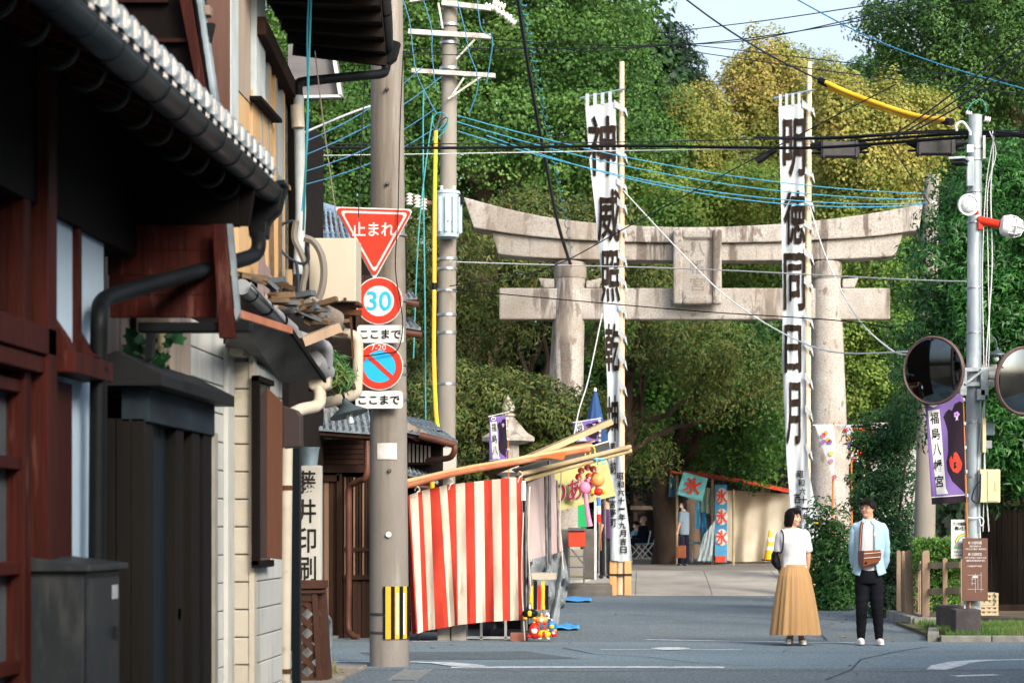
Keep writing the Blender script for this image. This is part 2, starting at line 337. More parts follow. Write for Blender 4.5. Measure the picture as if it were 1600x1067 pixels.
# ================================================================ torii
m_stone = M('torii_granite', '#9a9792', '#aaa7a2', scale=2.2, rough=.9, bump=.35, bscale=45,
            stain=[('#3f332e', 2.4, (1.0, 1, .14), .55, .61, .8), ('#5b4a42', 5, (1, 1, .6), .585, .63, .75), ('#8d8378', .6, (1, 1, 1), .5, .62, .6)], fine=('#7a7168', 30, .55))
TY = 52.5
to = thing('torii_gate', 'large grey stone torii gate with curved double lintel and carved plaque', 'torii', P(1090, 870, TY))
def curvebar(name, top, bot, Y, d, sag_=0):
    t = smoothpts(pp(*top, Y=Y), 5); b = smoothpts(pp(*bot, Y=Y), 5); n = min(len(t), len(b)); mb = MB()
    ex = Vector((0, d, 0)); vs = t[:n] + b[:n] + [p + ex for p in t[:n]] + [p + ex for p in b[:n]]
    fs = []
    for i in range(n - 1): fs += [(i, n + i, n + i + 1, i + 1), (2 * n + i, 2 * n + i + 1, 3 * n + i + 1, 3 * n + i), (i, i + 1, 2 * n + i + 1, 2 * n + i), (n + i, 3 * n + i, 3 * n + i + 1, n + i + 1)]
    fs += [(0, 2 * n, 3 * n, n), (n - 1, 2 * n - 1, 4 * n - 1, 3 * n - 1)]
    return obj(name, mb.add(vs, fs), m_stone, to, bevel=.025)
curvebar('top_lintel', [(724, 308), (800, 328), (880, 343), (980, 352), (1090, 355), (1200, 351), (1290, 343), (1370, 332), (1442, 319)],
         [(740, 356), (805, 366), (880, 373.5), (980, 378), (1090, 379.5), (1200, 378), (1290, 374), (1365, 369), (1436, 360)], TY - .45, .95)
curvebar('lower_lintel', [(768, 362), (805, 367.5), (880, 375), (980, 379.5), (1090, 381), (1200, 379.5), (1290, 375.5), (1360, 370.5), (1411, 365)],
         [(778, 397), (815, 401), (885, 404.5), (980, 406.5), (1090, 407.5), (1200, 407), (1290, 405.5), (1355, 403), (1400, 400)], TY - .33, .7)
b = P(780, 450, TY - .2); c = P(1391, 499, TY - .2)
obj('tie_beam', MB().box((b.x, TY - .2, c.z), (c.x, TY + .2, b.z)), m_stone, to, bevel=.03)
for a in (-1, 1):
    cx = 891 if a < 0 else 1291.5
    for s, base in ((-1, 0), (1, 0)):
        i0 = cx + s * 25; i1 = cx + s * 47
        mb = MB().prism(pp((i0, 436 + (3 if s * a < 0 else 0)), (i1 + s * 3, 434), (i1 - s * 3, 449.5), (i0, 449.5), Y=TY - .16), (0, .32, 0)); obj('wedge', mb, m_stone, to, bevel=.02)
def pillar(tx, ty0, bx, rt, rb, n=28):
    t = P(tx, ty0, TY); z0 = .0; bxw = (bx - CX) * TY / F; bt = Vector((bxw, TY, z0)); mb = MB()
    prof = []
    for i in range(13):
        q = i / 12; p = t.lerp(bt, q); prof.append((p, (rt + (rb - rt) * q) * TY / F))
    mb.tube([p for p, r in prof], [r for p, r in prof], 30)
    return obj('pillar', mb, m_stone, to, smooth=True)
pillar(892, 409, 872, 23, 34); pillar(1290.5, 409, 1300, 22, 34)
for tx, bx in ((892, 872), (1290.5, 1300)):
    a = P(tx, 409, TY); obj('collar', MB().lathe([(.335, -.36), (.352, -.34), (.352, -.02), (.33, 0)], (a.x - .01, TY, a.z - .01), 28), m_stone, to, smooth=True)
    obj('footing', MB().lathe([(.72, 0), (.72, .35), (.62, .5), (.5, .52)], ((bx - CX) * TY / F, TY, .02), 28), m_stone, to, smooth=True)
mb = MB(); y = TY - .62
a = P(1053, 359, y); c = P(1127, 474, y); obj('plaque', MB().box((a.x + .1, y + .05, c.z + .1), (c.x - .1, y + .28, a.z - .1)), m_stone, to, bevel=.02)
def fr(px0, py0, px1, py1, wd, Y, d):
    mb = MB(); a = P(px0, py0, Y); c = P(px1, py1, Y)
    return mb.box((a.x, Y, c.z), (a.x + wd, Y + d, a.z)).box((c.x - wd, Y, c.z), (c.x, Y + d, a.z)).box((a.x + wd, Y, a.z - wd), (c.x - wd, Y + d, a.z)).box((a.x + wd, Y, c.z), (c.x - wd, Y + d, c.z + wd))
obj('plaque_frame', fr(1052, 358, 1128, 475, .2, y - .03, .3), m_stone, to, bevel=.05)
obj('plaque_frame', fr(1066, 372, 1114, 462, .035, y + .025, .03), m_stone, to)
mb = MB(); 
for i, ch in enumerate('八幡宮'): ptext(mb, ch, 1078, 379 + i * 27, 1102, 401 + i * 27, y + .045, .01)
obj('lettering', mb, M('carved_stone', '#7f7870', rough=.9), to)

# ================================================================ foliage
lm_gin = leafmat('ginkgo_green', ['#22401c', '#3a602a', '#557c38', '#7c9a50'], .3, .38)
lm_yel = leafmat('ginkgo_yellow', ['#4a6c2e', '#6d843a', '#8f924a', '#afa45a', '#b0965e'], .3, .4, clump=.6)
lm_yg = leafmat('ginkgo_turning', ['#365a2a', '#527a34', '#7a9040', '#9aa04c'], .3, .4, clump=.6, w=9)
lm_cam = leafmat('camphor', ['#284826', '#3e6530', '#587d40', '#7c9a58'], .4, .3, w=5)
lm_che = leafmat('cherry_leaf', ['#1a3018', '#2e4822', '#4c5c2a', '#6e6c36', '#3a5222', '#4c642c', '#966c32'], .4, .32, clump=.4, w=3)
lm_osm = leafmat('osmanthus_leaf', ['#193c1c', '#24501f', '#306128', '#477a35'], .8, .22, rough=.38, clump=.35)
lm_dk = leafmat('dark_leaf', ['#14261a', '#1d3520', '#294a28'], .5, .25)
m_bark = M('bark', '#4a3d32', '#65564a', scale=3, st=(1, 1, .3), rough=.95, bump=.9, bscale=14, bst=(1, 1, .25))
m_barkd = M('bark_dark', '#332a24', '#4a3f36', scale=3, st=(1, 1, .3), rough=.95, bump=.9, bscale=14, bst=(1, 1, .25))
def limb(a, b, r0, r1, wob=.3, n=6):
    a = Vector(a); b = Vector(b); pts = []
    for i in range(n + 1):
        t = i / n; p = a.lerp(b, t)
        if 0 < i < n: p += Vector((random.uniform(-1, 1), random.uniform(-1, 1), random.uniform(-.4, .6))) * wob
        pts.append(p)
    pts = smoothpts(pts, 3); m = len(pts) - 1
    return pts, [r0 + (r1 - r0) * i / m for i in range(m + 1)]
def tree(name, label, blobs, base, nclump, cr, nleaf, L, Wd, lm, bark=None, r=.35, gz=.3, group=None, droopy=0., shape='fan', limbs=8, cat='tree', var=.35, droop=0., front=.35, wob=.25, topz=None):
    base = Vector(base); t = thing(name, label, cat, base, group)
    pos, nr = crown_points(blobs, nclump, cr, nleaf, droopy=droopy, front=front)
    leafmesh('crown', pos, nr, L, Wd, lm, t, droop=droop, shape=shape, var=var)
    cx = np.mean([b[0] for b in blobs]); cz = np.mean([b[2] for b in blobs]); top = Vector((base.x + (cx - base.x) * .6, np.mean([b[1] for b in blobs]), topz or cz))
    mb = MB(); pts, rs = limb(base - Vector((0, 0, .3)), top, r, r * .4, wob); mb.tube(pts, rs, 10)
    obj('trunk', mb, bark or m_bark, t, smooth=True)
    for i in range(limbs):
        b = blobs[i % len(blobs)]; k = random.uniform(.3, .8); s = pts[int(len(pts) * k)]
        e = Vector((b[0] + random.uniform(-.6, .6) * b[3], b[1] + random.uniform(-.5, .3) * b[4], b[2] + random.uniform(-.3, .6) * b[5]))
        q, rr = limb(s, e, r * .38, r * .06, wob); obj('limb', MB().tube(q, rr, 7), bark or m_bark, t, smooth=True)
    return t
Y = 77
tree('ginkgo_tree', 'tall dense green ginkgo rising above the left half of the stone torii', [pblob(*a) for a in [(640, 60, 190, 170, 79, 4.5), (820, 20, 170, 150, 78, 4.5), (945, 60, 100, 130, 78, 3.5), (560, 240, 150, 150, 77, 4), (740, 230, 190, 130, 76.5, 4), (910, 230, 150, 140, 77, 4), (1000, 110, 52, 90, 78, 2), (1000, 250, 60, 90, 78, 2), (720, -110, 220, 90, 79, 4), (460, 80, 110, 160, 79, 4)]], P(740, 880, Y),
     1300, .66, 170000, .105, .1, lm_gin, r=.6, limbs=12)
tree('ginkgo_tree', 'broad yellowing ginkgo with feathery top between the two white banners', [pblob(*a) for a in [(1195, 95, 32, 42, 82, 1.2), (1190, 150, 75, 50, 82, 2), (1240, 190, 75, 70, 82, 2.5), (1165, 240, 70, 90, 82, 2.5), (1240, 300, 85, 90, 82, 3), (1150, 330, 80, 60, 82, 2.5), (1245, 115, 40, 30, 82, 1.2)]], P(1190, 880, 82),
     800, .4, 80000, .095, .09, lm_yel, r=.35, droopy=.5, topz=12)
tree('ginkgo_tree', 'rounded yellow ginkgo just right of the tall green ginkgo', [pblob(*a) for a in [(1085, 195, 52, 48, 80, 2), (1075, 255, 55, 60, 80, 2), (1110, 300, 50, 50, 80, 2), (1050, 330, 60, 50, 80, 2)]], P(1085, 880, 80),
     380, .38, 38000, .095, .09, lm_yel, r=.3, droopy=.4, topz=11.5)
tree('ginkgo_tree', 'golden drooping ginkgo under the yellow cable sleeve right of the right banner', [pblob(*a) for a in [(1320, 185, 50, 42, 67.5, 1.6), (1390, 200, 55, 42, 67.5, 1.6), (1448, 190, 38, 30, 67.5, 1.2), (1340, 255, 60, 60, 67.5, 1.8), (1312, 340, 38, 55, 67.5, 1.4), (1395, 265, 45, 45, 67.5, 1.3), (1392, 150, 12, 26, 67.5, .5), (1290, 150, 26, 30, 67.5, 1), (1370, 330, 40, 45, 67.5, 1.3), (1430, 240, 30, 35, 67.5, 1)]], P(1350, 880, 68),
     750, .34, 70000, .085, .08, lm_yel, r=.3, droopy=.8, topz=12)
tree('ginkgo_tree', 'green and gold ginkgo showing just above the torii centre', [pblob(*a) for a in [(1060, 330, 90, 60, 74, 2), (1170, 320, 80, 50, 74, 2), (1040, 400, 80, 60, 74, 2), (1180, 420, 90, 50, 74, 2)]], P(1130, 880, 74), 420, .38, 42000, .09, .085, lm_yg, r=.3, droopy=.3, topz=9)
tree('ginkgo_tree', 'bright green ginkgo filling the gap right of the right torii pillar', [pblob(*a) for a in [(1370, 430, 70, 60, 66, 1.6), (1390, 520, 60, 70, 66, 1.6), (1350, 600, 60, 60, 66, 1.6), (1400, 640, 50, 60, 66, 1.4), (1330, 490, 50, 60, 66, 1.4), (1440, 560, 60, 110, 67, 1.5)]], P(1380, 880, 66), 520, .33, 46000, .08, .08, lm_yg, r=.25, droopy=.4, topz=7)
tree('camphor_tree', 'tall green camphor reaching over the upper right corner', [pblob(*a) for a in [(1440, 40, 90, 55, 72, 2.5), (1540, 60, 110, 100, 71, 3), (1620, 150, 110, 120, 71, 3), (1500, 160, 90, 80, 72, 2.5), (1590, -40, 130, 80, 72, 3), (1480, 250, 80, 60, 71, 2)]], P(1660, 880, 72),
     900, .45, 80000, .12, .06, lm_cam, r=.45, shape='kite', limbs=10, droopy=.2, topz=14)
tree('camphor_tree', 'darker green camphor standing behind the golden ginkgo against the sky', [pblob(*a) for a in [(1370, 120, 50, 38, 90, 2), (1420, 140, 70, 55, 90, 2.5), (1340, 190, 50, 60, 90, 2), (1400, 280, 110, 90, 88, 3), (1480, 320, 90, 90, 86, 3)]], P(1400, 870, 90), 300, .6, 30000, .15, .08, lm_cam, r=.4, shape='kite', topz=15)
tree('cedar_tree', 'small dark conifer peeping out beside the tall green ginkgo at the sky gap', [pblob(*a) for a in [(1062, 110, 28, 40, 92, 1.2), (1075, 160, 40, 40, 92, 1.5), (1055, 60, 16, 30, 92, .8)]], P(1065, 870, 92), 90, .5, 9000, .15, .07, lm_dk, r=.25, shape='kite', topz=15)
tree('cherry_tree', 'cherry with drooping olive leaves behind the left torii pillar', [pblob(*a) for a in [(700, 430, 80, 90, 57, 1.8), (800, 440, 110, 80, 57, 2), (900, 430, 80, 60, 57, 1.6), (720, 540, 70, 60, 57, 1.5), (650, 480, 60, 110, 57, 1.5), (840, 350, 110, 28, 58, 1.2), (790, 530, 50, 40, 57, 1.2), (960, 380, 60, 50, 58, 1.4), (1000, 440, 60, 50, 58, 1.4)]], P(800, 890, 57.5),
     420, .38, 36000, .13, .042, lm_che, bark=m_barkd, r=.28, shape='kite', droop=.5, droopy=.3, limbs=12, topz=4.6)
tree('cherry_tree', 'low olive and orange cherry leaves over the left torii foot', [pblob(*a) for a in [(680, 660, 70, 60, 50.5, 1.2), (780, 640, 70, 50, 50.8, 1.2), (850, 650, 60, 60, 50.4, .9), (905, 650, 45, 35, 50.2, .7), (740, 720, 110, 50, 50.9, 1.2), (860, 715, 60, 50, 50.6, .9), (930, 640, 22, 20, 50, .4), (700, 600, 50, 30, 51, .9)]], P(760, 900, 51.0),
     380, .32, 32000, .125, .04, lm_che, bark=m_barkd, r=.16, shape='kite', droop=.45, limbs=10, topz=3)
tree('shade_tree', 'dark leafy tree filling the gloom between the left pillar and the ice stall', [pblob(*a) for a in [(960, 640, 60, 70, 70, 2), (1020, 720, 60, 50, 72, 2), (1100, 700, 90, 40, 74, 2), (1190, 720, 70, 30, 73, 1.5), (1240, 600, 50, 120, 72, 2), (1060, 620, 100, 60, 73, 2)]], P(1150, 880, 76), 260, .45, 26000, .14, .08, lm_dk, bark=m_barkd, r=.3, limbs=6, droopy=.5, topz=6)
tree('shade_tree', 'dark spreading tree with low green fans hanging under the torii beam', [pblob(*a) for a in [(960, 560, 70, 60, 63, 2), (1050, 560, 90, 60, 63, 2), (1150, 560, 90, 60, 63, 2), (1210, 620, 50, 80, 63, 1.5), (990, 640, 50, 60, 62, 1.4), (1110, 640, 90, 60, 66, 2), (1190, 690, 50, 40, 64, 1.2), (1050, 690, 80, 40, 69, 1.4)]], P(1036, 888, 66.5),
     400, .42, 40000, .11, .08, leafmat('shade_leaf', ['#1e3a18', '#2d5222', '#47702c', '#6c8f38'], .6, .4, clump=.6), bark=m_barkd, r=.42, limbs=12, droopy=.6, topz=7.5)
tree('cherry_tree', 'dark cherry boughs hanging over the court between the pillars', [pblob(*a) for a in [(1000, 530, 60, 30, 58, 1.2), (1080, 540, 90, 40, 58.5, 1.4), (1150, 600, 80, 40, 59, 1.2), (1000, 700, 40, 40, 60, .9)]], P(938, 892, 60), 130, .35, 12000, .12, .04, lm_che, bark=m_barkd, r=.22, shape='kite', droop=.6, droopy=.4, topz=6.5)
# the mass of the wood behind everything
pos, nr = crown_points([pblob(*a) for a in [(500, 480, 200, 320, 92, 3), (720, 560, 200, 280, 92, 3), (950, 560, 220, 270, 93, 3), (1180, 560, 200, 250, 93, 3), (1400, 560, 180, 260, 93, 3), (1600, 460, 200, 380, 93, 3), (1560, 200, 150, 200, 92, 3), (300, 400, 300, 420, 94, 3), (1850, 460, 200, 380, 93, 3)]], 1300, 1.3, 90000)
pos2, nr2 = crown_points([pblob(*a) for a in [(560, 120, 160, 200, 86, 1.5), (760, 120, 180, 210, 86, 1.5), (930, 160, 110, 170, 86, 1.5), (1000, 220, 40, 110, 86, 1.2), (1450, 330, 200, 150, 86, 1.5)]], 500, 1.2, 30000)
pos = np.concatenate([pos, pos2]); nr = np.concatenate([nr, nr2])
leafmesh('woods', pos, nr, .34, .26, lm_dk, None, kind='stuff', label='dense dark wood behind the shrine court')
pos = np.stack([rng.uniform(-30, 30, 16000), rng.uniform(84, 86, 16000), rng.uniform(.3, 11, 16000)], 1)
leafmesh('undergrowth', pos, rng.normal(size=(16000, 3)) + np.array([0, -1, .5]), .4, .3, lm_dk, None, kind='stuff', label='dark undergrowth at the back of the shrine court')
# ================================================================ shrine court behind the torii
m_old = M('old_wood_dark', '#2a221d', '#3b302a', scale=4, st=(1, 1, .15), rough=.9, bump=.4, bscale=20, bst=(1, 1, .1), vary=.15)
m_tile = M('roof_tile', '#5c666c', '#7d888e', scale=3, rough=.55, bump=.15, vary=.14, stain=('#3d4040', 6, (1, 1, 1), .6, .75, .6))
m_tiled = M('roof_tile_dark', '#3c4246', '#555c60', scale=3, rough=.55, bump=.15, vary=.14)
sh = thing('shrine_hall', 'dark wooden shrine hall with lattice openings deep under the trees', 'building', P(1110, 868, 80))
mb = MB().pbox(985, 745, 1260, 868, 81, 4); obj('wall', mb, M('hall_wall', '#2b2521', '#372f2a', rough=.9), sh)
for i in range(9):
    px = 990 + i * 33; obj('post', MB().pbox(px, 690, px + 7, 868, 80.6, .25), m_old, sh)
for py in (690, 718, 742, 790): obj('rail', MB().pbox(985, py, 1262, py + 6, 80.5, .1), M('hall_rail', '#6b5f52', '#4e453c', scale=3, rough=.9), sh)
for i in range(8): obj('panel', MB().pbox(998 + i * 33, 697, 1022 + i * 33, 716, 80.7, .05), M('hall_panel', '#8c8474', '#5d564c', scale=2, rough=.9, vary=.2), sh)
mb = MB().prism(pp((960, 690), (1290, 690), (1250, 640), (1000, 640), Y=79.5), (0, 7, 1.0)); obj('roof', mb, m_tiled, sh)
gw = thing('stone_wall', 'low mossy boulder wall at the back of the court behind the right pillar', 'wall', P(1350, 868, 70))
m_rock = M('mossy_rock', '#5d5a4a', '#77715c', scale=1.5, rough=.95, bump=.8, bscale=8, stain=('#4c5a34', 2, (1, 1, 1), .5, .65, .8), vary=.2)
random.seed(3)
for r in range(4):
    for i in range(9):
        a = P(1330 + i * 13 + (r % 2) * 6, 862 - r * 12, 70); obj('boulder', MB().ball(a, .14 + random.random() * .03, .2, .13, 8, 5), m_rock, gw, smooth=True)

# ================================================================ tall banners on bamboo poles
m_bam = M('bamboo', '#b9a78c', '#cbbba2', scale=3, st=(1, 1, .3), rough=.7, bump=.1, stain=('#8d7a60', 5, (1, 1, .4), .6, .72, .6))
m_pine = M('fresh_pine', '#b98a58', '#c99c6a', scale=3, st=(1, 1, .08), rough=.7, bump=.2, bscale=20, bst=(1, 1, .08))
m_cloth = M('banner_cotton', '#a6adb2', '#9ba3a9', scale=1.2, st=(1, 1, .4), rough=.9, bump=.1, bscale=60, stain=('#b9b4a4', .8, (1, 1, .3), .55, .75, .5))
m_ink = M('ink', '#191310', '#2c231e', scale=6, st=(1, 1, .1), rough=.9)
m_rope = M('rope', '#c8c2b4', rough=.9)
m_steel = M('steel_pipe', '#7d8286', '#5f5f60', scale=6, rough=.4, metal=.8, stain=('#6e4a34', 9, (1, 1, .4), .6, .7, .7))
m_plastic_w = M('white_plastic', '#d6d8d6', rough=.5)
def interp(tab, y):
    if y <= tab[0][0]: return tab[0][1]
    for (a, b), (c, d) in zip(tab, tab[1:]):
        if y <= c: return b + (d - b) * (y - a) / (c - a)
    return tab[-1][1]
def banner(label, Y, pole, left, right, top, bot, chars, side, slope=0, fold=.05, small=None, botfn=None):
    px_b, px_t = pole; base = P(px_b, 930 if Y > 48 else 1000, Y)
    t = thing('festival_banner', label, 'banner', (base.x, Y, 0))
    z0 = P(px_b, 929, Y); z1 = P(px_t, 97, Y)
    mb = MB(); n = 16; pts = [z0.lerp(z1, i / n) for i in range(n + 1)]; mb.tube(pts, [(.088 - .035 * i / n) for i in range(n + 1)], 12)
    obj('pole', mb, m_bam, t, smooth=True)
    for i in range(1, 26):
        p = z0.lerp(z1, i / 26); r = .088 - .035 * i / 26; obj('node_ring', MB().lathe([(r + .001, -.02), (r + .007, -.008), (r + .007, .008), (r + .001, .02)], p, 12), m_bam, t, smooth=True)
    def depth(px, py):
        w_ = interp([(150, .25), (400, .6), (600, 1.2), (860, 1.3)], py)
        return Y - .12 - fold * w_ * (math.sin(px * .17 + py * .009) + .35 * math.sin(px * .36 - py * .013 + 1) + .12 * math.sin(px * .7 + py * .05))
    L = lambda y: interp(left, y); R = lambda y: interp(right, y)
    def q(px, py, o=0): return P(px, py, depth(px, py) - o)
    def fn(u, v):
        py = top + (bot - top) * v; lx, rx = L(py), R(py); px = lx + (rx - lx) * u
        return q(px, py + (slope * (u) * (1 - v)) + (botfn(u) * v if botfn else 0))
    obj('cloth', MB().grid(fn, 26, 110), m_cloth, t, smooth=True, normals=False)
    # loops over the top rod
    lx, rx = L(top), R(top)
    a = P(lx - 8, top - 18 + 5, Y - .12); b = P(px_t + 6, top - 18 + slope - 2, Y - .12)
    obj('top_rod', MB().tube([a, b], .022, 8), M('rod_blue', '#6d8294', rough=.4, metal=.3), t)
    for k in range(4):
        u = (k + .3) / 4; px = lx + (rx - lx) * u; w1 = (rx - lx) * .06; y0 = top + slope * u + 1; y1 = a.z + (b.z - a.z) * 0
        pr = lambda X, yy, o=.0: P(X, yy, Y - .12 - o)
        ry = top - 15 + (slope + 2) * (px - lx + 8) / (rx - lx + 20)
        obj('loop', MB().add([pr(px - w1, y0), pr(px + w1, y0), pr(px + w1, ry - 4, .03), pr(px - w1, ry - 4, .03)], [(0, 1, 2, 3)]), m_cloth, t, normals=False)
    # ties along the pole
    for k, (ty, s) in enumerate(side):
        pole_x = px_b + (px_t - px_b) * (929 - ty) / 832; mb = MB()
        rx = R(ty); c = [(rx - 2, ty - 9), (rx - 2, ty + 3), (pole_x + 7, ty + 11), (pole_x + 9 * s, ty + 18), (pole_x + 6, ty + 4)]
        f = [P(x, y, Y - .15 - .03 * (i > 1)) for i, (x, y) in enumerate(c)]
        mb.add(f, [(0, 1, 2, 4), (2, 3, 4)]); 
        mb.add([P(pole_x + 6, ty + 2, Y - .13), P(pole_x + 6, ty + 12, Y - .13), P(pole_x + 10 * s, ty + 20, Y - .02), P(pole_x + 8, ty + 7, Y)], [(0, 1, 2, 3)])
        obj('tie', mb, m_cloth, t, normals=False)
    mb = MB()
    for (ch, a, b_, c, d, off) in chars:
        text(mb, ch, lambda u, v: q(a + (c - a) * u, d + (b_ - d) * v, .03), off, rough=.02, sub=.07)
    obj('lettering', mb, m_ink, t, normals=False)
    if small:
        mb = MB()
        for (st, xs, ya, yb, w_) in small:
            n = len(st)
            for i, ch in enumerate(st):
                y0 = ya + (yb - ya) * i / n; y1 = y0 + (yb - ya) / n * .84; xc = xs(y0)
                text(mb, ch, lambda u, v: q(xc - w_ / 2 + w_ * u, (y1 + (y0 - y1) * v) if ch != '一' else (y0 + y1) / 2 + 1.2 - 2.4 * v, .03), .022, rough=.03, sub=.2)
        obj('lettering', mb, m_ink, t, normals=False)
    # base planks and iron straps
    pb = px_b
    for dx in (-11.5, 11.5): obj('base_plank', MB().pbox(pb + dx - 5.5, 876, pb + dx + 5.5, 930, Y - .13, .26), m_pine, t, bevel=.01)
    obj('strap', MB().pbox(pb - 17.6, 896, pb + 17.6, 899, Y - .145, .29), M('iron_strap', '#23201e', rough=.6, metal=.5), t)
    return t
banner('tall white banner reading 神威照 hung left of the stone plaque', 49, (969.5, 971.5),
       [(150, 913), (250, 921), (330, 930), (440, 940), (520, 945), (600, 949), (700, 950), (800, 952), (880, 954)],
       [(150, 961), (300, 966), (420, 968), (520, 968), (620, 968), (700, 968), (750, 974), (830, 984), (880, 989)], 167, 875,
       [('神', 919, 182, 962, 274, .02), ('威', 934, 296, 969, 378, .02), ('照', 939, 392, 969, 472, .02), ('乾', 946, 506, 968, 580, .02), ('坤', 949, 618, 966, 690, .02)],
       [(165, 1), (237, 1), (285, 1), (317, 1), (355, 1), (400, 1), (436, 1), (480, 1), (520, 1), (559, 1), (600, 1), (646, 1)], slope=-8,
       small=[('昭和六十一年九月吉日', lambda y: 969 + (y - 735) * .045, 738, 866, 10), ('西宮野町', lambda y: 956 + (y - 760) * .05, 766, 825, 9), ('奉納', lambda y: 958, 690, 745, 8)], botfn=lambda u: 4 * u)
banner('tall white banner reading 明徳同日月 hung right of the stone plaque', 48.6, (1259, 1264.5),
       [(150, 1216), (300, 1220), (400, 1222), (480, 1223), (560, 1222), (650, 1226), (720, 1229), (800, 1236), (880, 1242)],
       [(150, 1255), (300, 1257), (400, 1258), (560, 1259), (700, 1261), (740, 1265), (800, 1277), (850, 1284), (880, 1288)], 167, 872,
       [('明', 1224, 186, 1258, 276, .02), ('徳', 1225, 298, 1259, 382, .02), ('同', 1225, 396, 1258, 484, .02), ('日', 1226, 508, 1252, 582, .02), ('月', 1229, 598, 1251, 694, .02)],
       [(165, 1), (210, 1), (267, 1), (313, 1), (350, 1), (395, 1), (440, 1), (495, 1), (538, 1), (590, 1), (640, 1), (700, 1)], slope=-6,
       small=[('昭和六十一年九月吉日', lambda y: 1250 + (y - 735) * .14, 735, 868, 10), ('西宮野町', lambda y: 1246 + (y - 770) * .03, 772, 840, 9)], botfn=lambda u: 4 * u)

# ================================================================ near concrete pole with traffic signs
m_cp = M('concrete_pole', '#736e67', '#85807a', scale=1.3, st=(1, 1, .35), rough=.9, bump=.2, bscale=60, stain=[('#544b3f', 3.2, (2, 2, .09), .5, .64, .7), ('#aaa79f', 3, (1.6, 1, .1), .6, .72, .5), ('#4a4238', .9, (1, 1, .8), .55, .7, .5)], fine=('#766d60', 60, .3))
m_cp2 = M('concrete_pole_far', '#77736c', '#89857e', scale=1.3, st=(1, 1, .35), rough=.9, bump=.2, bscale=60, stain=('#6d6558', 3, (1, 1, .15), .55, .7, .6))
PY = 24.3
base = P(608.5, 1040, PY); po = thing('utility_pole', 'thick near concrete utility pole carrying the red stop sign', 'utility pole', (base.x, PY, 0))
top = P(604, -130, PY); mb = MB(); n = 12
mb.tube([Vector((base.x, PY, -.1)).lerp(top, i / n) for i in range(n + 1)], [.2 - .045 * i / n for i in range(n + 1)], 32); obj('pole', mb, m_cp, po, smooth=True)
for px, py in ((605, 140), (606, 287), (609, 735)):
    a = P(px, py, PY - .175); obj('step_bolt', MB().lathe([(.02, 0), (.02, .03), (.012, .05)], a, 10, ax=(0, -1, 0)), m_steel, po)
a = P(607, 835, PY - .2); obj('number_disc', MB().lathe([(.03, 0), (.03, .012), (.024, .02)], a, 16, ax=(0, -1, 0)), m_plastic_w, po, smooth=True)
m_band = M('stainless_band', '#a7abad', rough=.35, metal=.9)
for py in (352, 368, 470, 570, 585, 625): 
    a = P(606.5, py, PY); obj('band', MB().lathe([(.192, -.012), (.192, .012)], a, 28), m_band, po, smooth=True)
for py in (958, 987):
    a = P(608.5, py, PY); obj('wire_wrap', MB().lathe([(.206, -.012), (.21, 0), (.206, .012)], a, 28), M('dark_wire', '#3a3c3c', rough=.6), po, smooth=True)
# hazard plate curved round the pole: its own thing
hz = thing('hazard_plate', 'black and yellow striped hazard sheet wrapped round the foot of the near pole', 'sign', P(622, 998, PY - .2))
cols = [('#14161a', 0, 20), ('#d8a528', 20, 62), ('#14161a', 62, 94), ('#d8a528', 94, 128), ('#14161a', 128, 156), ('#d8a528', 156, 182), ('#14161a', 182, 206)]
def arcx(px, r=.213): 
    dx = (px - 608.5) * PY / F; dx = max(-r * .98, min(r * .98, dx)); return math.asin(dx / r)
for col, s0, s1 in cols:
    a0 = arcx(602 + s0 * .194); a1 = arcx(602 + s1 * .194); mb = MB(); r = .213
    zt, zb = P(0, 916, PY - .2).z, P(0, 998, PY - .2).z
    mb.grid(lambda u, v: Vector((base.x + r * math.sin(a0 + (a1 - a0) * u), PY - r * math.cos(a0 + (a1 - a0) * u), zb + (zt - zb) * v)), 4, 1)
    obj('stripe', mb, M('haz_' + col, col, rough=.6, stain=('#8a8478', 14, (1, 1, 1), .64, .72, .5)), hz, normals=False, solid=.003)
for px in (624, 633.5):
    a0 = arcx(px - 1.2, .216); a1 = arcx(px + 1.2, .216); mb = MB(); r = .217; zt, zb = P(0, 925, PY).z, P(0, 990, PY).z
    mb.grid(lambda u, v: Vector((base.x + r * math.sin(a0 + (a1 - a0) * u), PY - r * math.cos(a0 + (a1 - a0) * u), zb + (zt - zb) * v)), 2, 1)
    obj('reflector', mb, m_plastic_w, hz, normals=False)
# paper notice
nb = thing('paper_notice', 'blank white weathered notice stuck on the near concrete pole', 'notice', P(607, 716, PY - .2)); mb = MB(); r = .2
a0, a1 = arcx(592, .2), arcx(623, .2); zt, zb = P(0, 692, PY - .2).z, P(0, 717, PY - .2).z
mb.grid(lambda u, v: Vector((base.x + .197 * math.sin(a0 + (a1 - a0) * u), PY - .197 * math.cos(a0 + (a1 - a0) * u), zb + (zt - zb) * v)), 8, 1)
obj('sheet', mb, M('notice_paper', '#cfcdca', '#b9b4ae', scale=8, rough=.8), nb, normals=False, solid=.002)
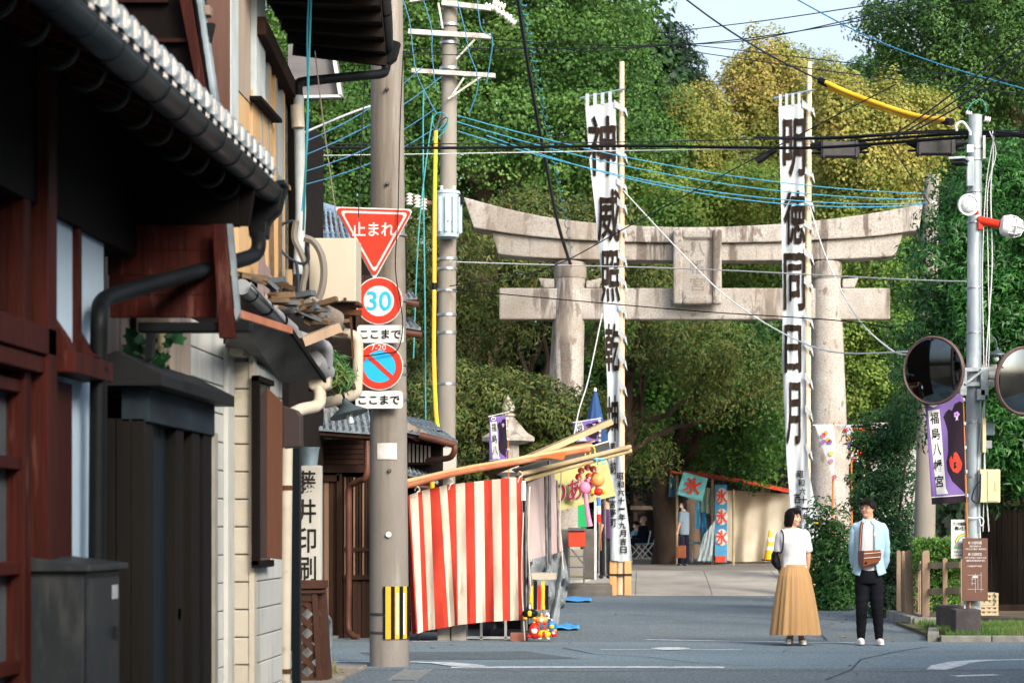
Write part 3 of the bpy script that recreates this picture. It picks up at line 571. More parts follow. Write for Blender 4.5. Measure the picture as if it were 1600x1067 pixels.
# signs
m_sr = M('sign_red', '#bf321e', '#ae2c1b', scale=2, rough=.5, stain=('#8e4a3a', 9, (1, 1, .4), .62, .72, .4)); m_sw = M('sign_white', '#c6c8c6', '#b6b9b6', scale=3, rough=.5, stain=('#8d8a80', 9, (1, 1, .3), .6, .72, .5)); m_sb = M('sign_blue', '#1f9fd0', rough=.45); m_sk = M('sign_black', '#17181c', rough=.5)
SY = PY - .3
def plate(px0, py0, px1, py1, Y, r=6, th=.012, n=5):
    pts = []
    for cx, cy, a in ((px1 - r, py0 + r, 0), (px0 + r, py0 + r, 90), (px0 + r, py1 - r, 180), (px1 - r, py1 - r, 270)):
        for k in range(n + 1):
            t = math.radians(a + 90 * k / n); pts.append(P(cx + r * math.cos(t), cy - r * math.sin(t), Y))
    return MB().prism(pts, (0, th, 0))
def disc(cx, cy, r, Y, th=.01, n=48): return MB().prism([P(cx + r * math.cos(2 * math.pi * k / n), cy + r * math.sin(2 * math.pi * k / n), Y) for k in range(n)], (0, th, 0))
def ring(cx, cy, r0, r1, Y, th=.004, n=48):
    mb = MB()
    for k in range(n):
        q = [P(cx + r * math.cos(2 * math.pi * j / n), cy + r * math.sin(2 * math.pi * j / n), Y) for r, j in ((r0, k), (r1, k), (r1, k + 1), (r0, k + 1))]; mb.prism(q, (0, th, 0))
    return mb
def tri(pts, r, Y, th):
    out = []; n = len(pts)
    for i in range(n):
        p = Vector(pts[i]); a = (Vector(pts[i - 1]) - p).normalized(); b = (Vector(pts[(i + 1) % n]) - p).normalized()
        for k in range(6):
            t = k / 5; s = p + a * r * 1.6; e = p + b * r * 1.6; q = s.lerp(p, t).lerp(p.lerp(e, t), t); out.append(P(q.x, q.y, Y))
    return MB().prism(out, (0, th, 0))
t = thing('stop_sign', 'red inverted triangle stop sign reading 止まれ on the near pole', 'sign', P(584, 432, SY))
obj('plate', tri([(524, 325), (585, 434), (644, 329)], 6, SY, .012), m_sr, t); obj('border', tri([(530.5, 329), (585, 427), (638, 332.5)], 5, SY - .003, .003), m_sw, t)
obj('field', tri([(536, 332.5), (585, 420.5), (632.5, 335.5)], 4.5, SY - .006, .003), m_sr, t)
obj('backing', tri([(521.5, 323), (585, 438), (646.5, 327)], 6, SY + .013, .01), m_sw, t)
mb = MB(); ptext(mb, '止まれ', 550, 347, 617, 369, SY - .008, .014); obj('lettering', mb, m_sw, t, normals=False)
obj('bracket', MB().pbox(596, 375, 606, 384, SY + .03, .12), m_band, t)
t = thing('speed_sign', 'round red rimmed sign with a blue 30 under the stop sign', 'sign', P(592, 507, SY))
obj('plate', disc(592, 470, 37, SY), m_sw, t); obj('rim', ring(592, 470, 24, 35.5, SY - .004), m_sr, t)
mb = MB(); ptext(mb, '30', 573, 455, 611.5, 485, SY - .006, .012); obj('lettering', mb, m_sb, t, normals=False)
obj('bracket', MB().pbox(586, 465, 600, 475, SY + .02, .12), m_band, t)
t = thing('no_parking_sign', 'round blue no parking sign with red slash and 7-20', 'sign', P(593.5, 610, SY - .02))
Yq = SY - .02
obj('plate', disc(593, 572.5, 37, Yq), m_sw, t); obj('rim', ring(593, 572.5, 25, 35.5, Yq - .004), m_sr, t); obj('field', disc(593, 572.5, 25, Yq - .003, .003), m_sb, t)
obj('slash', MB().prism(pp((572, 558), (577, 553), (614.5, 587), (609.5, 592), Y=Yq - .006), (0, .003, 0)), m_sr, t)
mb = MB(); ptext(mb, '7-20', 580, 538.5, 603, 547, Yq - .008, .004); obj('lettering', mb, m_sw, t, normals=False)
obj('bracket', MB().pbox(586, 567, 600, 577, Yq + .02, .14), m_band, t)
for lab, x0, y0, x1, y1 in (('upper white plate reading ここまで below the 30 sign', 558, 508, 631, 535.5), ('lower white plate reading ここまで below the no parking sign', 555.5, 610.5, 629.5, 638)):
    t = thing('sign_plate', lab, 'sign', P((x0 + x1) / 2, y1, SY)); obj('plate', plate(x0, y0, x1, y1, SY, 5), m_sw, t)
    mb = MB(); ptext(mb, 'ここまで', x0 + 5, y0 + 7, x1 - 5, y1 - 6.5, SY - .004, .018); obj('lettering', mb, m_sk, t, normals=False)
    obj('bracket', MB().pbox(x0 + 30, y0 + 8, x0 + 42, y1 - 8, SY + .013, .12), m_band, t)

# ================================================================ second utility pole with transformer
QY = 38
base = P(694, 930, QY); p2 = thing('utility_pole', 'slim grey concrete utility pole with cross arms and transformer', 'utility pole', (base.x, QY, 0))
top = P(704, -90, QY); mb = MB(); mb.tube([Vector((base.x, QY, -.1)).lerp(top, i / 10) for i in range(11)], [.165 - .055 * i / 10 for i in range(11)], 20); obj('pole', mb, m_cp2, p2, smooth=True)
m_arm = M('crossarm_paint', '#b9bcb8', '#9d9c94', scale=6, rough=.6, stain=('#8a6040', 8, (1, 1, 1), .6, .7, .7))
for (x0, y0, x1, y1, h) in ((638, 50, 767, 58, 8), (643, 111, 774, 119, 7), (690, 5, 768, 14, 8), (640, 2, 700, -8, 6)):
    obj('crossarm', MB().beam(P(x0, y0, QY - .2), P(x1, y1, QY - .2), .09, h * QY / F), m_arm, p2, bevel=.005)
for a, b_ in (((713, 93), (742, 62)), ((700, 155), (752, 120)), ((706, 150), (725, 122)), ((692, 45), (685, 5))): obj('brace', MB().beam(P(*a, QY - .22), P(*b_, QY - .22), .03, .03), m_arm, p2)
for py in (40, 68, 108, 300, 405, 420, 454, 492, 520, 600, 690): 
    a = P(703 - (py) * .0095, py, QY); obj('band', MB().lathe([(.155, -.02), (.155, .02)], a, 20), m_band, p2, smooth=True)
m_cer = M('ceramic', '#dcdad2', rough=.25, spec=.7)
def insul(name, p, q, r, parent, n=4):
    p = Vector(p); q = Vector(q); L_ = (q - p).length; pr = []
    for i in range(n): pr += [(r * .5, L_ * i / n), (r, L_ * (i + .35) / n), (r, L_ * (i + .6) / n), (r * .5, L_ * (i + .9) / n)]
    return obj(name, MB().lathe(pr, p, 12, ax=q - p), m_cer, parent, smooth=True)
for a, b_ in (((757, 9), (778, 14)), ((770, 3), (790, 12)), ((776, 16), (800, 30)), ((790, 26), (806, 38)), ((640, 302), (640, 322)), ((652, 305), (652, 326)), ((662, 310), (662, 330)), ((620, 306), (614, 306))): insul('insulator', P(*a, QY - .2), P(*b_, QY - .2), .055, p2)
obj('crossarm', MB().beam(P(628, 312, QY - .1), P(680, 318, QY - .1), .05, .06), M('rusty_arm', '#a8765c', '#b79a86', scale=8, rough=.8), p2)
tr = thing('transformer', 'pale blue grey pole transformer can on the slim utility pole', 'transformer', P(699, 372, QY - .3))
m_tr = M('transformer_paint', '#a9bcc6', '#97abb6', scale=3, rough=.45, stain=('#7d8a90', 4, (1, 1, .3), .6, .75, .5))
a = P(699, 372, QY - .3); hh = (372 - 300) * QY / F
obj('tank', MB().lathe([(.15, 0), (.175, .01), (.185, .06), (.185, hh - .05), (.2, hh - .04), (.2, hh), (.05, hh + .03)], a, 28), m_tr, tr, smooth=True)
for k in range(12):
    t = 2 * math.pi * k / 12; d = Vector((math.cos(t), math.sin(t), 0)); obj('fin', MB().beam(a + d * .2 + Vector((0, 0, .08)), a + d * .2 + Vector((0, 0, hh - .1)), .03, .06, up=d), m_tr, tr)
obj('hanger', MB().pbox(696, 312, 702, 345, QY - .52, .03), m_tr, tr, bevel=.005)
insul('bushing', P(690, 300, QY - .3), P(690, 290, QY - .3), .03, tr, 3); insul('bushing', P(708, 300, QY - .3), P(710, 290, QY - .3), .03, tr, 3)
obj('cap', MB().pbox(717, 304, 724, 318, QY - .4, .12), M('black_rubber', '#17181a', rough=.5), tr, bevel=.01)
m_yel = M('yellow_sleeve', '#d9a420', '#e3b636', scale=3, rough=.45); m_blk = M('cable_black', '#15171a', rough=.5); m_blu = M('cable_blue', '#2a6a92', rough=.4); m_teal = M('cable_teal', '#34868c', rough=.4); m_gry = M('cable_grey', '#b4b8ba', rough=.5); m_drk = M('cable_dark', '#2a3038', rough=.5)
t = thing('pole_guard', 'long yellow plastic guy sleeve running down beside the slim pole', 'cable guard', P(684, 660, QY - 2.2))
obj('sleeve', MB().tube(smoothpts([P(681, 205, QY - .8), P(679, 330, QY - 1), P(678.5, 450, QY - 1.2), P(678, 560, QY - 1.5), P(681, 640, QY - 2), P(684, 668, QY - 2.2)]), .033, 10), m_yel, t, smooth=True)
obj('coupling', MB().tube([P(678.5, 442, QY - 1.2), P(678.5, 453, QY - 1.2)], .04, 10), m_blk, t)
obj('guy_wire', MB().tube([P(681, 205, QY - .8), P(690, 175, QY)], .012, 6), m_steel, t); obj('guy_wire', MB().tube([P(684, 668, QY - 2.2), P(690, 760, QY - 2.3), Vector((P(700, 900, QY - 2.5).x, QY - 2.5, 0))], .012, 6), m_steel, t)
# ================================================================ overhead wires, each a thing
def wire(name, label, pts, r, mat, cat='cable', s=0, k=8):
    q = smoothpts(pts, k) if len(pts) > 2 else (sag(pts[0], pts[1], s))
    return obj(name, MB().tube(q, r, 6), mat, None, smooth=True, label=label, cat=cat)
PW = 34
wire('overhead_cable', 'thick black trunk cable crossing the whole street in front of both banners', [P(455, 231, 34), P(700, 231.5, 34.5), P(970, 228.5, 34), P(1180, 231, 33), P(1300, 230, 32.5), P(1523, 214, 31.1), P(1700, 210, 30)], .022, m_blk)
wire('overhead_cable', 'thin grey wire just above the thick black trunk cable', [P(455, 225, 34), P(800, 224.5, 34), P(1180, 218, 33), P(1523, 205, 31.1), P(1700, 207, 30)], .008, m_drk)
wire('overhead_cable', 'pale thin wire just below the thick black trunk cable on the left', [P(455, 244, 34), P(720, 240, 34), P(960, 236, 34), P(1180, 233, 33)], .007, m_gry)
wire('overhead_cable', 'upper black bundle cable drooping towards the white lamp post', [P(1180, 216, 33.4), P(1300, 216, 33), P(1420, 208, 32), P(1523, 205, 31.3), P(1620, 212, 30)], .024, m_blk)
wire('overhead_cable', 'lower black bundle cable under the splice boxes by the white lamp post', [P(1290, 225, 33), P(1400, 216, 32.3), P(1523, 209, 31.2), P(1630, 217, 30)], .02, m_blk)
for i, (a, b_, lab) in enumerate([((712, 180), (1450, 303), 'topmost'), ((712, 190), (1448, 312), 'second'), ((715, 205), (1446, 318), 'third'), ((760, 212), (1446, 320), 'lowest')]):
    wire('overhead_cable', lab + ' of the four blue wires running from the slim pole to the stub pole', [P(*a, 38), P(*b_, 42)], .0085, M('wire_skyblue', '#3f86a8', rough=.4), s=.25 + .05 * i)
wire('overhead_cable', 'blue wire descending over the ginkgo tops towards the right edge', [P(1210, -20, 33), P(1340, 50, 32), P(1460, 98, 31.5), P(1620, 145, 31)], .009, m_blu)
wire('overhead_cable', 'dark blue wire running from the top edge down to the yellow sleeve', [P(1040, -25, 36), P(1120, 35, 35), P(1200, 85, 34), P(1290, 130, 33)], .013, m_drk)
t = thing('cable_sleeve', 'curved bright yellow protective sleeve on the wire above the black splice boxes', 'cable guard', P(1380, 180, 32.5))
obj('sleeve', MB().tube(smoothpts([P(1290, 129, 33), P(1330, 147, 32.8), P(1400, 172, 32.3), P(1440, 183, 32), P(1478, 188, 31.6)]), .034, 10), m_yel, t, smooth=True)
obj('sleeve', MB().tube(smoothpts([P(1290, 133, 33.05), P(1330, 152, 32.85), P(1400, 177, 32.35), P(1440, 187, 32.05), P(1478, 191, 31.65)]), .034, 10), m_yel, t, smooth=True)
obj('boot', MB().tube([P(1281, 126, 33.1), P(1294, 132, 33)], .05, 10), m_blk, t); obj('boot', MB().tube([P(1474, 189, 31.7), P(1487, 191, 31.5)], .05, 10), m_blk, t)
for i, (a, b_, c, lab) in enumerate([((1030, 52), (1200, 32), (1400, 2), 'highest dark wire crossing the pale sky'), ((1010, 70), (1180, 62), (1480, -5), 'second dark wire crossing the pale sky'), ((640, 76), (1100, 68), (1620, -18), 'long dark wire crossing the sky below the others'), ((1040, 66), (1250, 90), (1600, 130), 'faint wire sloping right over the ginkgo tops'), ((1040, 75), (1300, 112), (1620, 150), 'lower faint wire sloping right over the ginkgo tops')]):
    wire('overhead_cable', lab, [P(*a, 44), P(*b_, 40), P(*c, 34)], .009, m_drk)
wire('overhead_cable', 'black wire at the slim pole running right across the green ginkgo, upper', [P(600, 80, 30), P(700, 86, 37), P(860, 85, 38), P(1060, 70, 40)], .008, m_blk)
wire('overhead_cable', 'black wire at the slim pole running right across the green ginkgo, lower', [P(770, 62, 38), P(850, 67, 38), P(1000, 72, 38.5), P(1080, 68, 39)], .009, m_blk)
for i, (a, b_, lab) in enumerate([((1600, 55), (1390, 215), 'steepest'), ((1605, 75), (1400, 214), 'middle'), ((1610, 92), (1420, 208), 'flattest')]):
    wire('overhead_cable', lab + ' of the dark wires fanning up from the black bundle to the right edge', [P(*a, 26), P(*b_, 32)], .01, m_drk, s=.05)
wire('overhead_cable', 'black armoured cable hanging diagonally onto the left torii pillar', [P(806, -20, 40), P(828, 120, 42), P(850, 240, 45), P(872, 350, 49), P(892, 415, 51.7)], .035, m_drk)
hx = [P(808 + (y + 20) * .2, y, 40 + (y + 20) / 420 * 11.5) for y in range(-20, 400, 3)]
mb = MB(); mb.tube([p + Vector((.05 * math.cos(i * 1.3) + .05, 0, .05 * math.sin(i * 1.3))) for i, p in enumerate(hx)], .008, 5); obj('spiral_wire', mb, M('wire_greenblue', '#3c7f8a', rough=.4), None, label='thin blue green wire spiralling round the black armoured cable', cat='cable')
wire('overhead_cable', 'pale messenger wire from the slim pole under the torii lintel', [P(703, 409, 37.8), P(860, 414, 37), P(1100, 421, 35), P(1400, 436, 32), P(1510, 440, 31)], .01, m_gry)
wire('overhead_cable', 'thin black wire crossing the torii tie beam', [P(703, 452, 37.8), P(900, 470, 37), P(1100, 487, 36), P(1300, 500, 34), P(1400, 513, 33)], .009, m_blk)
wire('overhead_cable', 'thin dark wire rising from the slim pole to the golden ginkgo', [P(703, 447, 37.8), P(850, 421, 36), P(980, 355, 35), P(1150, 263, 33), P(1400, 132, 30)], .008, m_drk)
wire('overhead_cable', 'white rope from the left banner pole to the round mirror', [P(974, 298, 48.8), P(1060, 390, 45), P(1150, 475, 42), P(1280, 545, 38), P(1425, 549, 31)], .012, m_plastic_w)
wire('overhead_cable', 'white rope from the right banner pole curving down to the round mirror', [P(1264, 318, 48.5), P(1290, 400, 44), P(1335, 490, 38), P(1390, 545, 33), P(1422, 554, 31)], .012, m_plastic_w)
wire('overhead_cable', 'grey guy rope slanting down from the left banner past the blue parasol', [P(941, 490, 48.8), P(920, 590, 47), P(905, 640, 46.5), P(895, 690, 46)], .012, m_gry)
wire('overhead_cable', 'thin wire rising from the stub pole to the black bundle', [P(1452, 318, 41), P(1420, 270, 37), P(1388, 222, 33)], .01, m_drk)
for i, (a, b_, c, lab) in enumerate([((458, 215), (540, 180), (582, 165), 'grey'), ]):
    wire('overhead_cable', lab + ' stay wire between the near house and the near pole', [P(*a, 24), P(*b_, 26), P(*c, 28)], .012, m_gry)
for i, (a, b_) in enumerate([((470, 245), (690, 120)), ((470, 270), (680, 170)), ((470, 290), (680, 200)), ((480, 220), (660, 105))]):
    wire('overhead_cable', ['highest', 'second highest', 'third', 'lowest'][[3, 0, 1, 2].index(i) if 0 else i] + ' of the blue drop wires slanting behind the near pole', [P(*a, 27), P(*b_, 37.7)], .007, m_blu, s=.1)
for i, (pts, lab) in enumerate([([(628, -5), (640, 35), (645, 80), (652, 118), (672, 160), (682, 178)], 'leftmost'), ([(660, -5), (674, 45), (675, 85), (681, 142)], 'second'), ([(713, -5), (727, 50), (733, 82), (744, 112), (746, 140), (733, 178)], 'fourth'), ([(745, -5), (752, 45), (769, 60), (766, 95), (760, 130)], 'rightmost')]):
    wire('drop_cable', lab + ' blue drop cable looping down past the cross arms', [P(x, y, QY - .35) for x, y in pts], .009, m_blu)
wire('drop_cable', 'teal cable hanging straight down left of the yellow sleeve', [P(662, 140, QY - 1), P(661, 190, QY - 1), P(662, 330, QY - 1.1), P(664, 480, QY - 1.2), P(665, 660, QY - 1.3)], .012, m_teal)
wire('drop_cable', 'second teal cable curving down behind the traffic signs', [P(676, 180, QY - 1), P(660, 300, QY - 1.1), P(652, 400, QY - 1.2), P(646, 560, QY - 1.3)], .011, m_teal)
wire('drop_cable', 'thin black cable running down the face of the near pole', [P(630, 80, PY - .25), P(625, 200, PY - .25), P(622, 330, PY - .34), P(618, 420, PY - .36), P(629, 500, PY - .34), P(622, 545, PY - .36), P(600, 552, PY - .38), P(570, 556, PY - .4), P(548, 553, PY - .5)], .006, m_blk)
for i, (a, b_) in enumerate([((683, 165), (692, 200)), ((700, 192), (684, 215)), ((690, 210), (705, 222))]):
    pts = [P(688 + 12 * math.cos(i * 2 + k * .9), 190 + i * 8 + 14 * math.sin(k * .9 + i), QY - .35) for k in range(9)]
    wire('cable_loop', ['small upper', 'middle', 'low drooping'][i] + ' tangle of teal cable on the slim pole bracket', pts, .009, m_teal if i != 1 else m_drk)
def splice(label, x0, x1, y0, y1, Y):
    t = thing('splice_box', label, 'splice box', P((x0 + x1) / 2, y1, Y)); m_sp = M('splice_grey', '#4a494a', '#3b3a3b', scale=6, rough=.7)
    obj('box', MB().pbox(x0, y0, x1, y1, Y - .12, .22), m_sp, t, bevel=.012)
    for s, x in ((-1, x0), (1, x1)): obj('nose', MB().tube([P(x, (y0 + y1) / 2 - 4, Y), P(x + s * 10, (y0 + y1) / 2 - 5, Y), P(x + s * 17, (y0 + y1) / 2 - 5, Y)], [.075, .05, .02], 10), m_blk, t, smooth=True)
    for x in (x0 + 3, x1 - 6): obj('clip', MB().pbox(x, y0 - 1.5, x + 3, y1 + 1.5, Y - .135, .25), m_sp, t)
    obj('wire', MB().tube([P(x0 - 15, y1 - 4, Y), P(x1 + 15, y1 - 6, Y)], .018, 6), m_blk, t)
splice('left black cable splice box hanging beside the right banner', 1283, 1343, 221, 244, 32.8)
splice('right black cable splice box hanging near the white lamp post', 1433, 1493, 217, 240, 31.9)
t = obj('splice_tube', MB().tube([P(1182, 252, 33), P(1192, 246, 33), P(1212, 234, 33)], [.05, .055, .035], 10), m_blk, None, smooth=True, label='stubby black splice tube tilted beside the right banner', cat='splice tube')

# ================================================================ stub pole, lamp post, mirrors
base = P(1442, 860, 42); t = thing('stub_pole', 'weathered round concrete stub pole beside the right end of the torii lintel', 'pole', (base.x, 42, 0))
mb = MB(); tp = P(1456, 274, 42); mb.tube([Vector((base.x, 42, -.1)), tp - Vector((0, 0, .04)), tp], [.2, .128, .11], 24); obj('pole', mb, m_cp2, t, smooth=True)
obj('band', MB().lathe([(.14, -.02), (.14, .02)], P(1455, 318, 42), 20), m_band, t)
LY = 31
m_lp = M('post_white_paint', '#98a4aa', '#7d8a92', scale=3, st=(1, 1, .3), rough=.5, metal=.2, stain=('#b4bcc0', 5, (1, 1, .3), .5, .62, .8))
base = P(1519, 1000, LY); lp = thing('lamp_post', 'tall white painted steel post carrying lamps, meters and mirrors', 'post', (base.x, LY, 0))
mb = MB(); tp = P(1524, 180, LY); mb.tube([Vector((base.x, LY, 0)).lerp(tp, i / 8) for i in range(9)], [.108 - .022 * i / 8 for i in range(9)], 20); obj('post', mb, m_lp, lp, smooth=True)
for py in (232, 250, 300, 348, 450, 520, 660, 745): obj('band', MB().lathe([(.105, -.008), (.105, .008)], P(1524 - (py - 180) * .006, py, LY), 20), m_band, lp, smooth=True)
insul('insulator', P(1509, 176, LY), P(1519, 178, LY), .03, lp, 3); insul('insulator', P(1538, 186, LY), P(1548, 188, LY), .04, lp, 3)
obj('pipe_arch', MB().tube(smoothpts([P(1495, 205, LY - .1), P(1494, 196, LY - .1), P(1504, 191, LY - .1), P(1515, 205, LY - .1), P(1516, 212, LY - .1)]), .018, 8), m_gry, lp, smooth=True)
obj('wire', MB().tube(smoothpts([P(1511, 175, LY), P(1518, 162, LY), P(1533, 156, LY), P(1540, 166, LY), P(1541, 176, LY)]), .006, 6), m_teal, lp)
for k, xs in enumerate(((1551, 1552, 1548, 1550, 1541, 1538, 1545), (1556, 1548, 1540, 1535, 1537, 1538, 1536), (1546, 1556, 1543, 1544, 1545, 1530, 1531))):
    ys = (205, 240, 300, 420, 560, 700, 830); obj('loose_wire', MB().tube(smoothpts([P(x, y, LY - .12) for x, y in zip(xs, ys)], 6), .007 + .002 * (k == 0), 6), m_gry, lp, smooth=True)
t = thing('conduit_box', 'narrow grey steel box strapped to the white post under the solar light', 'box', P(1517, 290, LY - .1)); obj('box', MB().pbox(1511, 245, 1522, 291, LY - .17, .1), m_lp, t, bevel=.008)
obj('conduit', MB().pbox(1536, 212, 1540, 248, LY - .1, .04), m_arm, t)
obj('socket', MB().pbox(1511, 226, 1521, 238, LY - .2, .08), m_plastic_w, t, bevel=.006)
t = thing('solar_light', 'flat grey street light panel reaching left from the white post', 'lamp', P(1500, 262, LY - .2))
obj('panel', MB().prism([P(1482, 249, LY - .45), P(1508, 247.5, LY - .45), P(1517, 254, LY - .1), P(1492, 256, LY - .1)], (0, 0, .03)), m_lp, t, bevel=.005); obj('lens', MB().prism([P(1486, 252.5, LY - .42), P(1506, 251.5, LY - .42), P(1513, 257, LY - .15), P(1494, 258, LY - .15)], (0, 0, -.02)), m_blk, t)
obj('arm', MB().tube([P(1512, 258, LY - .12), P(1519, 262, LY - .05)], .02, 8), m_lp, t)
m_red = M('siren_red', '#c8331e', rough=.4); m_gl = M('lamp_glass', '#c9d2d4', '#aab4b8', scale=20, rough=.1, spec=.9)
t = thing('caged_lamp', 'round caged floodlight facing the street on the white post', 'lamp', P(1513, 338, LY - .3))
a = P(1513, 320, LY - .3); obj('housing', MB().lathe([(.1, .12), (.13, .05), (.135, 0), (.115, -.0)], a, 28, ax=(-.25, 1, .15)), m_plastic_w, t, smooth=True); obj('lens', MB().lathe([(.112, 0), (.1, -.03), (.06, -.055), (.01, -.065)], a, 28, ax=(-.25, 1, .15)), m_gl, t, smooth=True)
obj('ring', MB().lathe([(.138, .01), (.138, -.02), (.118, -.025), (.118, .01)], a, 28, ax=(-.25, 1, .15)), m_plastic_w, t, smooth=True)
obj('bracket', MB().tube([P(1518, 312, LY - .15), P(1524, 322, LY - .1), P(1526, 335, LY - .08)], .03, 8), m_red, t)
t = thing('caged_lamp', 'egg shaped caged lamp on a red arm sticking out right of the white post', 'lamp', P(1581, 370, LY - .2))
obj('arm', MB().tube([P(1532, 345, LY - .1), P(1562, 351, LY - .2)], .055, 12), m_red, t, smooth=True); obj('arm_bracket', MB().pbox(1529, 338, 1536, 358, LY - .14, .1), m_red, t)
ax = (P(1597, 357, LY - .2) - P(1562, 351, LY - .2)).normalized(); a = P(1562, 351, LY - .2)
obj('housing', MB().lathe([(.06, 0), (.12, .03), (.14, .1), (.138, .13)], a, 24, ax=ax), m_plastic_w, t, smooth=True); obj('lens', MB().lathe([(.125, .13), (.12, .2), (.085, .27), (.02, .3)], a, 24, ax=ax), m_gl, t, smooth=True)
u = ax.cross(Vector((0, 1, 0))).normalized(); v_ = ax.cross(u)
for k in range(8):
    an = math.pi * k / 4; d = u * math.cos(an) + v_ * math.sin(an); obj('cage_wire', MB().tube([a + ax * .11 + d * .142, a + ax * .2 + d * .135, a + ax * .28 + d * .095, a + ax * .32], .006, 5), m_plastic_w, t)
obj('cage_ring', MB().lathe([(.138, .19), (.145, .195), (.138, .2)], a, 24, ax=ax), m_plastic_w, t)
# round traffic mirrors
m_mir = M('mirror_face', '#565e63', '#6a7277', scale=3, rough=.05, metal=1.0); m_rim = M('mirror_rim', '#4a3a38', '#5d4c48', scale=4, rough=.5); m_hood = M('mirror_back', '#7a8287', rough=.5)
def mirror(label, px, py, r, az, Y, tilt):
    c = P(px, py, Y); t = thing('road_mirror', label, 'mirror', c - Vector((0, 0, r))); ax = Vector((math.sin(az) * math.cos(tilt), -math.cos(az) * math.cos(tilt), -math.sin(tilt)))
    R_ = 1.9; pr = [(r * k / 12, -(R_ - math.sqrt(R_ * R_ - (r * k / 12) ** 2)) + .03) for k in range(12, 0, -1)] + [(.002, .03)]
    obj('face', MB().lathe([(r, -.06)] + pr, c, 56, ax=ax), m_mir, t, smooth=True)
    obj('rim', MB().lathe([(r - .012, -.07), (r + .02, -.05), (r + .022, -.02), (r + .006, -.0), (r - .006, -.012)], c, 56, ax=ax), m_rim, t, smooth=True)
    obj('back', MB().lathe([(r * .2, -.2), (r * .75, -.14), (r + .01, -.055)], c, 40, ax=ax), m_hood, t, smooth=True)
    return c, ax, t
c, ax, t = mirror('left round convex road mirror on the white post, turned towards the stalls', 1457, 579, .415, -.62, LY - .45, .08)
obj('bracket', MB().tube([c - ax * .18, P(1505, 584, LY - .1)], .03, 8), m_lp, t)
c, ax, t = mirror('right round convex road mirror cut by the photo edge', 1601, 595, .415, .5, LY - .45, .08)
obj('bracket', MB().tube([c - ax * .18, P(1535, 588, LY - .1)], .03, 8), m_lp, t)
t = thing('mirror_bracket', 'galvanised clamp assembly holding the two mirrors to the white post', 'bracket', P(1522, 625, LY))
obj('crossbar', MB().beam(P(1497, 578, LY - .14), P(1555, 576, LY - .14), .05, .05), m_galv, t); obj('crossbar', MB().beam(P(1497, 600, LY - .14), P(1552, 600, LY - .14), .04, .05), m_galv, t)
for x0, x1 in ((1500, 1511), (1532, 1545)): obj('clamp', MB().pbox(x0, 575, x1, 618, LY - .2, .12), m_galv, t, bevel=.008)
obj('clamp', MB().pbox(1526, 608, 1540, 625, LY - .2, .16), m_galv, t, bevel=.008); obj('strut', MB().beam(P(1508, 600, LY - .2), P(1536, 578, LY - .2), .05, .03), m_galv, t)
obj('board', MB().pbox(1497, 569, 1558, 604, LY + .1, .02), M('old_board', '#8c8780', '#a39c90', scale=5, rough=.8), t)
t = thing('shade_lamp', 'small old street lamp with dark tin shade right of the white post', 'lamp', P(1557, 565, LY)); m_tin = M('tin_shade', '#394449', '#4a575c', scale=6, rough=.5, metal=.3)
obj('shade', MB().lathe([(.1, 0), (.095, .02), (.05, .045), (.02, .07), (.02, .1)], P(1558, 555, LY), 24, sx=1.15), m_tin, t, smooth=True); obj('bulb', MB().ball(P(1557, 560, LY), .035, .035, .045), m_gl, t, smooth=True)
obj('neck', MB().tube(smoothpts([P(1558, 545, LY), P(1555, 530, LY), P(1546, 527, LY), P(1537, 532, LY)]), .009, 6), m_tin, t)
def cbox(name, label, cat, x0, y0, x1, y1, Y, d, mat, extra=None, **k):
    t = thing(name, label, cat, P((x0 + x1) / 2, y1, Y), **k); obj('box', MB().pbox(x0, y0, x1, y1, Y, d), mat, t, bevel=.01); return t
m_cream = M('cream_enclosure', '#cbbf98', '#bdb088', scale=4, rough=.55, stain=('#8f8158', 6, (1, 1, .4), .62, .74, .6))
t = cbox('control_box', 'cream metal control box with a hinged door on the white post', 'box', 1531, 733, 1563, 785, LY - .2, .18, m_cream); obj('door', MB().pbox(1543, 735, 1561.5, 783, LY - .212, .012), m_cream, t, bevel=.004); obj('latch', MB().pbox(1555, 752, 1559, 766, LY - .222, .01), m_cream, t)
cbox('terminal_strip', 'narrow cream terminal box on the white post under the mirrors', 'box', 1535, 653, 1541, 707, LY - .2, .1, m_cream)
t = cbox('meter', 'small clear grey electric meter right of the white post', 'meter', 1541, 661, 1554, 680, LY - .15, .12, M('meter_glass', '#55666e', rough=.15, spec=.8)); obj('base', MB().pbox(1541, 688, 1550, 700, LY - .12, .1), m_hood, t)
wire('drop_cable', 'dark cable curling below the cream control box', [P(1530, 752, LY - .2), P(1522, 765, LY - .2), P(1519, 780, LY - .2), P(1527, 785, LY - .2), P(1531, 778, LY - .2), P(1532, 740, LY - .2)], .012, m_drk)
wire('cord', 'white cord knotted round the white post above the brown sign', [P(1510, 808, LY - .12), P(1522, 809, LY - .14), P(1533, 808, LY - .14), P(1537, 815, LY - .14), P(1533, 821, LY - .14), P(1530, 812, LY - .12), P(1532, 840, LY - .1)], .007, m_plastic_w)

